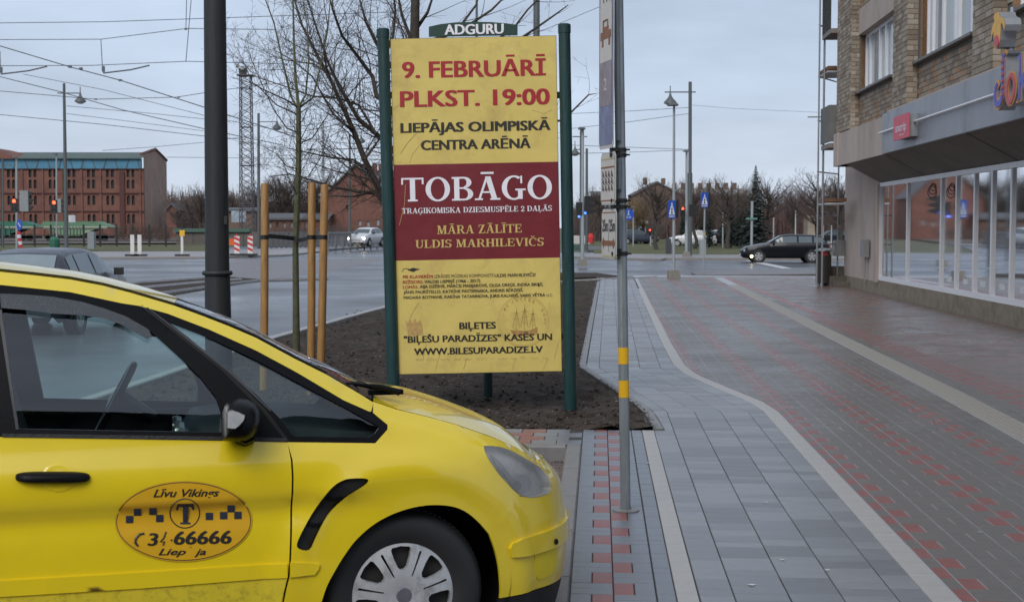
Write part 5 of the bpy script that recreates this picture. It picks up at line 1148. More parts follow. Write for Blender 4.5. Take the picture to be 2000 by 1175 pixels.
mb = MB(); mb.tube([D(1148, 488, 100), D(1180, 488, 100)], .28, 10); solo('concrete_pipe', mb, mat('pipe_grey', (.12, .13, .14), .7), 'dark grey pipe lying on the verge left of the plates', 'pipe')
mb = MB(); mb.lathe([(.001, 0), (.25, 0), (.27, .5), (.15, .8), (.001, .82)], D(1154, 474, 118), n=10); solo('red_parasol', mb, mat('parasol_red', (.55, .03, .03), .7), 'small red closed parasol in front of the far shops', 'parasol')
boxthing('cabinet', 'grey electricity cabinet in front of the green wagon', 'cabinet', 171, 452, 183, 486, 98, mat('cabinet_grey', (.26, .29, .30), .6), .5)
boxthing('cabinet', 'pale grey cabinet right of the tall tram mast', 'cabinet', 1367, 468, 1379, 499, 84, M_lt, .4)
boxthing('advert_pillar', 'dark slim advertising pillar left of the lamp column', 'pillar', 1301, 466, 1311, 495, 86, mat('pillar_dark', (.05, .055, .065), .4), .3)
boxthing('white_notice', 'small white notice board on the pole before the warehouse', 'sign', 134, 420, 147, 434, 94, mat('notice_w', (.6, .6, .62), .5), .05)
mb = MB(); mb.lathe([(.001, 0), (.32, 0), (.36, .5), (.36, .8), (.2, 1.0), (.001, 1.02)], G(107, 490), n=12); solo('waste_container', mb, mat('bin_green', (.02, .12, .07), .5), 'green round waste container at the foot of the thin signal pole', 'bin')
boxthing('orange_barrier', 'orange plastic barrier right of the dark pole', 'barrier', 446, 466, 458, 479, 105, mat('barrier_orange', (.65, .12, .02), .5), .4)
# low wall with green coping, yard fence
lw = thing('yard_wall', 'low grey wall with green coping behind the yellow-topped post', 'wall', D(410, 478, 130)); a, b = D(345, 478, 130), D(640, 474, 130); ht = 30 * 130 / F
for k in range(9):
    f0, f1 = k / 9, (k + 1) / 9; p, q = a.lerp(b, f0), a.lerp(b, f1); mb = MB(); mb.box(((p.x + q.x) / 2, 130, ht / 2 - .2), ((q.x - p.x) * .98, .3, ht - .1)); part('wall_panel', mb, mat('wall_grey', (.12, .105, .095), .9, var=.3, vscale=.7), lw)
mb = MB(); mb.box((D(415, 440, 130).x, 130, EYE + (443 - 449) * 130 / F), (7.2, .8, .35)); part('coping', mb, mat('coping_green', (.06, .12, .09), .7), lw)
yf = thing('yard_fence', 'dark wire fence with posts in front of the freight wagons', 'fence', D(200, 478, 118))
for k in range(14):
    p = D(-60 + k * 32, 484, 118); mb = MB(); mb.box((p.x, 118, .9), (.14, .14, 2.0)); part('post', mb, M_blk, yf)
for z in (.5, 1.0, 1.6): mb = MB(); mb.tube([Vector((D(-60, 484, 118).x, 118, z)), Vector((D(356, 484, 118).x, 118, z))], .03, 4); part('rail', mb, mat('fence_dark', (.06, .05, .05), .8), yf)
# bridge railing
M_rl = mat('railing_grey', (.17, .18, .19), .5, .3)
for lb, x0, y0, x1, y1, d0, d1, n in (('long grey bridge railing running behind the stakes', 520, 478, 745, 470, 108, 125, 26), ('short nearer railing in front of the white car', 640, 482, 760, 466, 96, 112, 9)):
    r = thing('railing', lb, 'railing', D(x0, y0, d0)); P0_, P1_ = Vector((D(x0, y0, d0).x, d0, 0)), Vector((D(x1, y1, d1).x, d1, 0))
    for k in range(n + 1):
        p = P0_.lerp(P1_, k / n); mb = MB(); mb.box(p + Vector((0, 0, .6)), (.12, .12, 1.35)); part('post', mb, M_rl, r)
    mb = MB()
    for k in range(n * 6): p = P0_.lerp(P1_, k / n / 6); mb.box(p + Vector((0, 0, .6)), (.03, .03, 1.0))
    part('baluster', mb, M_rl, r, kind='stuff')
    for z in (.12, 1.22): mb = MB(); mb.tube([P0_ + Vector((0, 0, z)), P1_ + Vector((0, 0, z))], .05, 5); part('rail', mb, M_rl, r)
# freight wagons
def wagon(x0, x1, ytop, m, m2, label, d=170):
    r = thing('freight_wagon', label, 'wagon', Vector((D((x0 + x1) / 2, 474, d).x, d, 0)), group='freight wagons on the siding'); X = lambda x: D(x, 440, d).x; z = lambda y: EYE + (443 - y) * d / F
    a, b = X(x0), X(x1); zt, zm, zb = z(ytop), z(ytop + 11), z(474)
    mb = MB(); mb.prism([(a, zm), (b, zm), (b - 2.0, zt), (a + .5, zt)], ((0, d - 1.4, 0), (1, 0, 0), (0, 0, 1), (0, 1, 0)), 2.8); part('hopper_roof', mb, m, r)
    mb = MB(); mb.prism([(a + .4, zm - .05), (b - 1.6, zm - .05), (b - 4.2, zb + .9), (a + 3.0, zb + .9)], ((0, d - 1.45, 0), (1, 0, 0), (0, 0, 1), (0, 1, 0)), 2.9); part('hopper_body', mb, m2, r)
    for k in range(11): xx = a + 1.4 + (b - a - 5.) * k / 10; mb = MB(); mb.box((xx, d - 1.55, (zm + zb) / 2 + .5), (.14, .16, (zm - zb) * .62)); part('rib', mb, m, r)
    mb = MB(); mb.box(((a + b) / 2, d - 1.5, zm - .05), (b - a - 1.2, .2, .28)); part('side_rail', mb, mat('rail_cream', (.35, .38, .30), .7), r)
    mb = MB(); mb.box(((a + b) / 2, d, zb + .75), (b - a - 1, 2.2, .3)); part('underframe', mb, M_blk, r)
    for f_ in (.12, .2, .8, .88): mb = MB(); mb.lathe([(.001, -.1), (.45, -.1), (.45, .1), (.001, .1)], (a + (b - a) * f_, d - 1.0, .42), (0, 1, 0), 12); part('wheel', mb, M_blk, r)
wagon(-90, 84, 432, mat('wagon_green', (.02, .14, .09), .6, var=.2, vscale=.5), mat('wagon_dark_green', (.02, .10, .07), .6, var=.2), 'dark green hopper wagon at the far left')
wagon(84, 226, 432, mat('wagon_mid_green', (.10, .20, .12), .6, var=.2, vscale=.5), mat('wagon_pale_green', (.25, .34, .22), .6, var=.2), 'pale green hopper wagon with cream side rail')
# ---------------- lattice tower
lt_ = thing('lattice_tower', 'slim steel lattice floodlight tower', 'tower', Vector((D(483, 460, 150).x, 150, 0))); c = D(483, 440, 150).x; hw = .62; M_lat = mat('lattice_steel', (.09, .085, .09), .7); z1 = EYE + (443 - 150) * 150 / F
for sx2 in (-1, 1):
    for sy2 in (-1, 1): mb = MB(); mb.tube([(c + sx2 * hw * 1.15, 150 + sy2 * hw * 1.15, -.2), (c + sx2 * hw * .9, 150 + sy2 * hw * .9, z1)], .055, 4); part('leg', mb, M_lat, lt_)
for sy2 in (-1, 1):
    mb = MB(); n = 26
    for k in range(n):
        za, zb = z1 * k / n, z1 * (k + 1) / n
        for s in (-1, 1): mb.tube([(c + s * hw, 150 + sy2 * hw, za), (c - s * hw, 150 + sy2 * hw, zb)], .032, 3, False); mb.tube([(c + sy2 * hw, 150 + s * hw, za), (c + sy2 * hw, 150 - s * hw, zb)], .032, 3, False)
        if k % 6 == 0: mb.tube([(c - hw, 150 + sy2 * hw, za), (c + hw, 150 + sy2 * hw, za)], .05, 3)
    part('bracing', mb, M_lat, lt_)
mb = MB(); mb.box((c, 150, z1), (1.7, 1.7, .12)); mb.box((c, 149.2, z1 + .9), (1.8, .05, .05)); mb.box((c, 150.8, z1 + .9), (1.8, .05, .05)); mb.box((c - .3, 150, z1 + .45), (.8, .5, .6)); part('platform', mb, M_lat, lt_)
for k in range(4): mb = MB(); mb.box((c - .75 + k * .5, 149.3, z1 + .95 - .2 * (k % 2)), (.34, .2, .34)); part('floodlight', mb, M_lt, lt_)
# ---------------- masts with bell lamps
def bell(root, p, s=1.):
    mb = MB(); mb.lathe([(.05 * s, .62 * s), (.09 * s, .45 * s), (.16 * s, .33 * s), (.36 * s, .12 * s), (.38 * s, .02 * s), (.001, .02 * s)], p, n=14); l = part('lamp_shade', mb, M_mast, root, smooth=True)
    mb = MB(); mb.lathe([(.001, -.12 * s), (.2 * s, -.08 * s), (.3 * s, .02 * s)], p, n=14); part('lamp_glass', mb, mat('lamp_glass_grey', (.4, .42, .45), .2), l, smooth=True)
    mb = MB(); mb.tube([p + Vector((0, 0, .6 * s)), p + Vector((0, 0, 1.05 * s))], .03 * s, 6); part('lamp_stem', mb, M_mast, root)
def mast(label, x, yt_, yb, d, r0, r1, lamp=None, m=M_mast, xo=0., arms=(), group='tram masts', name='tram_mast'):
    b = Vector((D(x + xo, 440, d).x, d, -.05)); t = D(x, yt_, d); r = thing(name, label, 'mast', Vector((b.x, b.y, 0)), group=group); pole_(r, 'shaft', b, t, r0, r1, m, 12)
    for (ax0, ax1, ay) in arms:
        mb = MB(); mb.tube([D(ax0, ay, d), D(ax1, ay, d)], .04, 6); part('arm', mb, m, r)
    if lamp: 
        p = D(lamp[0], lamp[1], d); bell(r, p, lamp[2])
    return r
mast('grey tram mast with a bell lamp in front of the brick warehouse', 125, 163, 488, 93, .15, .09, (157, 200, 1.0), xo=4, arms=((112, 158, 182),))
mast('grey mast with a bell lamp right of the lattice tower', 505, 221, 460, 110, .14, .10, (541, 252, 1.0), arms=((505, 543, 238),))
mast('pale slim mast seen through the branches left of the big limb', 631, 238, 460, 112, .14, .10, None, M_lt); mast('thin mast seen above the red gabled house', 683, 262, 460, 125, .13, .09, (706, 278, 1.), arms=((683, 707, 266),))
m1 = mast('tall dark tram mast with long top arm and bell lamp, right of the billboard', 1348, 160, 498, 81, .11, .10, (1309, 203, 1.0), arms=((1298, 1359, 180),))
mb = MB(); mb.tube([Vector((D(1347, 440, 81).x, 81, -.05)), D(1347.5, 338, 81)], .15, 12); part('lower_sleeve', mb, M_mast, m1, smooth=True)
mast('dark mast directly behind the pale signal pole by the billboard post', 1146, 290, 480, 100, .11, .09, None, arms=()); mast('grey mast with bell lamp nearest the billboard post', 1135, 252, 480, 95, .11, .09, (1123, 302, .9), arms=((1118, 1147, 267), (1122, 1135, 292)))
mast('very thin pole at the far left edge', 5, 308, 480, 110, .10, .07, None, arms=((5, 22, 322),))
mast('dark mast crossing above the billboard header', 1048, -20, 300, 60, .15, .14, None); mast('thin pole above the header sign letters', 931, -20, 300, 70, .07, .06, None)
def lamp_col(label, x, yt_, yb, d, r0, m, head=True, foot=True):
    b = Vector((D(x, 440, d).x, d, 0)); r = thing('lamp_column', label, 'street lamp', b); t = D(x, yt_, d); pole_(r, 'shaft', b, t, r0, r0 * .75, m, 10)
    if head: mb = MB(); mb.box(t + Vector((-.05, -.1, .03)), (.34, .5, .09), None, .6); part('lamp_head', mb, M_mast, r)
    if foot: mb = MB(); mb.box(b + Vector((0, 0, .12)), (.42, .42, .30), None, .85); part('foot_block', mb, M_con2, r)
    return r
lc = lamp_col('slim galvanised lamp column with blue crossing sign on a concrete foot', 1316.5, 206, 543, 44.8, .052, M_lt)
lamp_col('thin grey pole with small camera top behind the red signal', 1341, 296, 500, 78, .085, M_lt)
lc3 = lamp_col('pale signal pole right of the green board post on a concrete block', 1138, 252, 518, 60, .085, M_lt)
lc4 = lamp_col('thin lamp column behind the red light before the warehouse', 110, 301, 487, 98, .07, M_lt, foot=False)
lamp_col('thin lamp column carrying the left pair of signals', 32, 308, 487, 100, .09, M_lt, foot=False)
lamp_col('white slim lamp column among the far shops', 1237, 405, 478, 120, .07, M_lt, foot=False)
# pedestrian crossing signs
M_sb = mat('sign_blue', (.012, .075, .42), .35, var=.05); M_swh = mat('sign_white_print', (.62, .66, .72), .4)
def cross_sign(root, x0, y0, x1, y1, d, side=.0):
    a, b = D(x0, y1, d - .12), D(x1, y0, d - .12); w_, h_ = b.x - a.x, b.z - a.z
    def fr(u, v, q=0.): return (a.x + u * w_, d - .12 - q, a.z + v * h_)
    r = .12; L = [(r, 0), (1 - r, 0), (1, r), (1, 1 - r), (1 - r, 1), (r, 1), (0, 1 - r), (0, r)]
    mb = MB(); mb.add([fr(u, v, 0) for u, v in L] + [fr(u, v, -.05) for u, v in L], [tuple(range(8)), tuple(range(8, 16))] + [(i, (i + 1) % 8, (i + 1) % 8 + 8, i + 8) for i in range(8)]); p = part('sign_plate', mb, M_sb, root)
    mb = MB(); mb.add([fr(.10, .20, .004), fr(.90, .20, .004), fr(.5, .92, .004)], [(0, 1, 2)]); 
    for k in range(5): mb.add([fr(.12 + k * .16, .06, .004), fr(.22 + k * .16, .06, .004), fr(.22 + k * .16, .14, .004), fr(.12 + k * .16, .14, .004)], [(0, 1, 2, 3)])
    part('sign_triangle', mb, M_swh, p)
    mb = MB(); mb.tube([fr(.5, .62, .008), fr(.5, .40, .008), fr(.40, .24, .008)], w_ * .05, 4); mb.tube([fr(.5, .40, .008), fr(.60, .24, .008)], w_ * .045, 4); mb.tube([fr(.38, .46, .008), fr(.5, .56, .008), fr(.62, .46, .008)], w_ * .03, 4); mb.lathe([(.001, -.004), (w_ * .07, 0), (.001, .004)], fr(.5, .70, .01), (0, 1, 0), 8); part('walking_figure', mb, M_blk, p)
cross_sign(lc, 1305, 391, 1319.5, 426, 44.8); mb = MB(); p = D(1322.5, 408, 44.75); mb.box(p, (.09, .03, .58)); part('second_sign_edge', mb, M_blk, lc)
sp2 = thing('crossing_sign', 'blue crossing sign on its own thin post with a yellow patch', 'sign', Vector((D(1374.5, 440, 51).x, 51, 0))); pole_(sp2, 'post', Vector((D(1374.5, 440, 51).x, 51, -.1)), D(1377, 380, 51), .032, .032, M_lt); cross_sign(sp2, 1369, 376, 1383.5, 405, 51); mb = MB(); mb.box(D(1385, 391, 50.9), (.06, .03, .5)); part('second_sign_edge', mb, M_blk, sp2)
mb = MB(); mb.tube([D(1376.2, 455, 51), D(1376, 459, 51)], .04, 8); part('yellow_patch', mb, mat('yellow_patch', (.5, .35, .05), .6), sp2)
rs = thing('round_sign', 'round blue shared path sign half hidden behind the parking plates', 'sign', Vector((D(1223, 440, 88).x, 88, 0))); pole_(rs, 'post', Vector((D(1223, 440, 88).x, 88, 0)), D(1223.5, 409, 88), .06, .06, M_lt)
p = D(1227, 419, 87.8); mb = MB(); mb.lathe([(.001, -.02), (.33 * 1.12, -.02), (.33 * 1.12, .02), (.001, .02)], p, (0, 1, 0), 28); o = part('sign_disc', mb, M_sb, rs)
mb = MB(); q = p + Vector((.02, -.03, 0)); mb.tube([q + Vector((0, 0, .17)), q + Vector((0, 0, .06)), q + Vector((-.05, 0, -.03))], .03, 4); mb.tube([q + Vector((0, 0, .06)), q + Vector((.06, 0, -.03))], .025, 4); mb.lathe([(.001, -.01), (.04, 0), (.001, .01)], q + Vector((0, 0, .23)), (0, 1, 0), 8)
for s in (-.09, .09): mb.tube([q + Vector((s + .06 * math.cos(t), 0, -.17 + .06 * math.sin(t))) for t in np.linspace(0, 6.28, 11)], .012, 3)
part('sign_print', mb, M_swh, o)
# traffic lights
M_r = mat('signal_red_lit', (.6, .02, .01), .4, emit=(1, .06, .02), estr=5.); M_g = mat('signal_green_lit', (.02, .5, .3), .4, emit=(.05, 1, .55), estr=4.); M_off = mat('signal_lens_off', (.03, .03, .03), .3); M_bp = mat('backplate_grey', (.22, .24, .24), .6)
def signal(label, x, yt_, yb, d, face=True, lit='r', side=False, m_box=M_blk, w_px=None, x1=None, group='traffic lights'):
    a = D(x, yb, d); b = D(x, yt_, d); h = b.z - a.z; wd = (w_px or 16) * d / F; r = thing('traffic_light', label, 'traffic light', Vector((a.x, d, a.z)), group=group); mb = MB(); mb.box((a.x, d, (a.z + b.z) / 2), (wd, .22, h)); part('housing', mb, m_box, r)
    for k in range(3):
        z = b.z - h * (k + .5) / 3
        if face:
            mb = MB(); mb.lathe([(.001, -.015), (h * .12, -.01), (h * .135, .0)], (a.x, d - .12, z), (0, 1, 0), 14); part('lens', mb, (M_r if (lit == 'r' and k == 0) else M_g if (lit == 'g' and k == 2) else M_off), r)
            mb = MB(); mb.tube([(a.x + h * .145 * math.cos(t), d - .17, z + h * .145 * math.sin(t)) for t in np.linspace(-.2, math.pi + .2, 9)], .02, 4); part('visor', mb, M_blk, r)
        if side:
            mb = MB(); mb.prism([(0, 0), (.30, -.06), (.30, -.16), (0, -h * .28)], ((a.x + wd / 2, d - .1, z + h * .13), (1, 0, 0), (0, 0, 1), (0, 1, 0)), .2); part('visor', mb, M_blk, r)
    return r
signal('pedestrian signal showing red beside the thin grey pole', 1333, 404, 423, 77.5, w_px=10); signal('dark side-facing signal right of the tall tram mast base', 1350, 399, 423, 77.5, False, None, True, w_px=9)
signal('dark signal seen from behind with blue lights below, left of the pale pole', 1131, 395, 420, 60, False, None, w_px=12); signal('dark signal with visors right of the pale pole', 1147, 383, 418, 60, False, None, True, w_px=11)
mb = MB(); 
for x, y in ((1131, 423), (1143, 416)): mb.lathe([(.001, -.03), (.05, 0), (.001, .03)], D(x, y, 59.7), (0, 1, 0), 8)
solo('signal_glow_lamp', mb, mat('blue_lamp_lit', (.02, .05, .6), .4, emit=(.05, .2, 1), estr=3.), 'small blue lamps under the dark signals at the pale pole', 'lamp', loc=D(1137, 420, 59.7))
signal('left red signal at the far left, lamp lit red', 29, 388, 415, 97, w_px=14); signal('grey backed signal with three visors beside the far left red one', 48, 372, 413, 96, False, None, True, M_bp, w_px=17)
signal('red signal on the thin lamp column before the warehouse', 107, 391, 417, 96, w_px=15); signal('grey backed signal right of the warehouse red light', 117, 388, 415, 95.6, False, None, True, M_bp, w_px=7)
signal('small distant red light on a white pole across the green', 1269, 447, 460, 120, w_px=6); signal('small distant green light by a tree trunk', 1281, 443, 455, 120, lit='g', w_px=6)
mast('white pole under the distant red light', 1271, 455, 478, 120, .07, .07, None, M_lt, group=None, name='white_pole')
# blue arrow sign with striped post
ar = thing('keep_right_sign', 'blue arrow sign leaning over a red and white striped post', 'sign', G(38, 486)); p = D(38, 439, 95)
mb = MB(); mb.lathe([(.001, -.02), (.34, -.02), (.34, .02), (.001, .02)], (0, 0, 0), (0, 1, 0), 24); mb.v = [(x * .62 + p.x, y + 95, z * 1.1 + p.z) for x, y, z in mb.v]; o = part('sign_disc', mb, M_sb, ar)
mb = MB(); mb.tube([p + Vector((-.08, -.05, .15)), p + Vector((.08, -.05, -.15))], .035, 4); part('arrow', mb, M_swh, o)
for k in range(5): mb = MB(); a = D(36 + k * 1., 452 + k * 6.4, 95); b = D(37 + k * 1., 458.4 + k * 6.4, 95); mb.tube([a, b], .13, 6); part('stripe', mb, M_swh if k % 2 else mat('stripe_red', (.55, .03, .03), .5), ar)
# white delineators, barrier boards
for x, lb, yel in ((259, 'white delineator post, left of the pair', 0), (273, 'white delineator post, right of the pair', 0), (356, 'white post with a yellow lamp on top', 1)):
    b = G(x, 500); d = b.y; r = thing('delineator', lb, 'post', b); mb = MB(); a = D(x, 500, d); t = D(x, 460, d); mb.box((b.x, d, (a.z + t.z) / 2 + .05), (.22 if not yel else .14, .1, t.z - a.z)); part('panel', mb, mat('delineator_white', (.62, .6, .58), .5), r); mb = MB(); mb.box((b.x, d, .05), (.8, .35, .12)); part('foot', mb, M_blk, r)
    if yel: mb = MB(); mb.box(D(356, 455, d), (.28, .12, .34)); part('warning_lamp', mb, mat('lamp_yellow', (.75, .42, .02), .4), r)
for x, lb in ((463, 'red and white striped barrier board, left one'), (489, 'red and white striped barrier board, right one')):
    b = G(x, 499); d = b.y; r = thing('barrier_board', lb, 'barrier', b); w_ = 10 * d / F; z0, z1 = .12, D(x, 461, d).z; mb = MB(); mb.box((b.x, d, (z0 + z1) / 2), (w_, .06, z1 - z0)); o = part('board', mb, mat('board_white', (.68, .66, .64), .5), r)
    for k in range(3):
        z = z0 + (z1 - z0) * (.10 + k * .3); hh = (z1 - z0) * .15; mb = MB(); mb.add([(b.x - w_ / 2, d - .034, z + hh * .9), (b.x - w_ / 2, d - .034, z + hh * 1.9), (b.x + w_ / 2, d - .034, z + hh), (b.x + w_ / 2, d - .034, z)], [(0, 1, 2, 3)]); part('stripe', mb, mat('stripe_red', (.55, .03, .03), .5), o)
    mb = MB(); mb.box((b.x, d, .06), (.8, .4, .12)); part('foot', mb, M_blk, r); mb = MB(); mb.box((b.x, d, z1 + .06), (.1, .06, .12)); part('tip', mb, MATS['stripe_red'], r)
# street name post, flag poles
nm = thing('street_name_post', 'grey post with a small green street name plate before the spruce', 'sign', Vector((D(1468, 440, 92).x, 92, 0))); pole_(nm, 'post', Vector((D(1468, 440, 92).x, 92, 0)), D(1469, 393, 92), .09, .09, M_lt); mb = MB(); mb.box(D(1468, 427, 91.8), (.75, .05, .13)); part('name_plate', mb, mat('plate_green', (.10, .22, .18), .5), nm)
for x, yt_, lb in ((1483, 396, 'white flagpole right of the street name post'), (1488, 400, 'white flagpole thin and close behind its neighbour'), (1412, 415, 'white flagpole in front of the dark spruces'), (1511, 425, 'short white pole above the black car bonnet'), (1554, 411, 'white pole above the black car roof'), (1608, 440, 'white pole left of the canopy poster'), (1624, 440, 'white pole right of the canopy poster')):
    mast(lb, x, yt_, 478, 110, .06, .05, None, mat('flagpole_white', (.5, .5, .5), .5), group='white flagpoles on the green', name='flagpole')
# ---------------- overhead wires
M_wire = mat('wire', (.10, .11, .13), .6, var=0)
wires = [([(-80, 46), (200, 43), (500, 33), (760, 24)], 55, .012, 'highest grey tram wire across the left sky'), ([(-80, 78), (197, 77), (365, 56), (540, 58)], 50, .011, 'second overhead wire, kinked where the first hanger drops'), ([(-80, 70), (0, 90), (137, 131), (235, 157), (400, 210), (600, 275)], 42, .013, 'contact wire slanting down from the upper left corner'), ([(-80, 129), (180, 128), (365, 120), (560, 125)], 50, .011, 'level wire that carries the two registration arms'),
 ([(-80, 120), (0, 150), (120, 180), (240, 215), (400, 252), (560, 285)], 44, .011, 'second contact wire slanting below the first'), ([(-80, 172), (0, 178), (188, 194), (345, 190), (420, 178), (520, 165), (750, 150)], 58, .012, 'wire bowed upward past the mast lamp and dark pole'), ([(45, 145), (200, 175), (400, 226), (520, 250)], 60, .010, 'thin wire running from the small arm towards lattice tower'), ([(130, 207), (300, 222), (450, 238)], 80, .013, 'thin wire starting at the warehouse mast top'), ([(-80, 218), (0, 224), (200, 243), (400, 266), (480, 273)], 62, .012, 'lowest long wire across the left sky'), ([(130, 222), (260, 238), (400, 256)], 80, .012, 'wire just above the lowest long one'),
 ([(200, 294), (300, 287), (400, 278), (470, 268)], 95, .014, 'wire above the warehouse gable'), ([(326, 307), (600, 310), (740, 311)], 95, .014, 'level wire right of the warehouse gable'), ([(1116, 222), (1230, 217), (1347, 210)], 78, .012, 'upper span wire between board post and tall mast'), ([(1100, 253), (1230, 238), (1345, 222)], 78, .012, 'second span wire rising to the tall mast'), ([(1100, 283), (1210, 287), (1347, 292)], 78, .012, 'third span wire left of the tall mast'), ([(1100, 300), (1210, 298), (1345, 293)], 78, .012, 'lowest span wire meeting the tall mast'),
 ([(700, 130), (860, 120), (1060, 60), (1180, 10)], 60, .010, 'thin wire passing behind the billboard top'), ([(1348, 205), (1430, 212), (1650, 222)], 78, .007, 'faint wire right of the tall mast')]
for L, d, r, lb in wires:
    mb = MB(); mb.tube([D(x, y, d) for x, y in L], r * 1.15, 4, False); solo('overhead_wire', mb, M_wire, lb, 'wire', 'overhead tram wires')
for L, d, lb in (([(197, 77), (200, 130), (202, 143)], 49.8, 'hanger with insulator holding the middle registration arm'), ([(365, -20), (363, 57)], 52, 'upright hanger left of the dark pole'), ([(375, -20), (370, 40), (363, 121)], 50, 'long slanting hanger left of the dark pole'), ([(0, 100), (1, 132), (2, 145)], 49.8, 'hanger at the left picture edge')):
    r = thing('wire_hanger', lb, 'wire', D(*L[0], d)); mb = MB(); mb.tube([D(x, y, d) for x, y in L], .014, 4, False); part('drop_wire', mb, M_wire, r)
    if len(L) == 3 and L[0][0] < 300:
        e_ = D(*L[2], d); mb = MB(); mb.box(e_ + Vector((0, 0, .15)), (.09, .09, .2)); part('insulator', mb, M_wire, r); mb = MB(); mb.tube([e_, e_ + Vector((1.0, 0, .12)), D(L[2][0] + 90, L[2][1] - 15, d)], .028, 5); part('registration_arm', mb, M_wire, r)
for x, y, d in ((137, 131, 42), (158, 134, 42), (187, 194, 58), (349, 190, 58), (235, 157, 42), (363, 57, 50)):
    mb = MB(); mb.box(D(x, y, d), (.10, .06, .06)); solo('wire_clip', mb, M_wire, ['clamp on the slanting contact wire, left one of two close together', 'clamp on the slanting contact wire, right one of two close together', 'clamp on the bowed wire near the bell lamp', 'clamp on the bowed wire near the dark pole', 'lone clamp midway on the slanting contact wire', 'clamp where the upright hanger meets the kinked wire'][(x, y).__hash__() and [137, 158, 187, 349, 235, 363].index(x)], 'clamp', 'clamps on the tram wires')
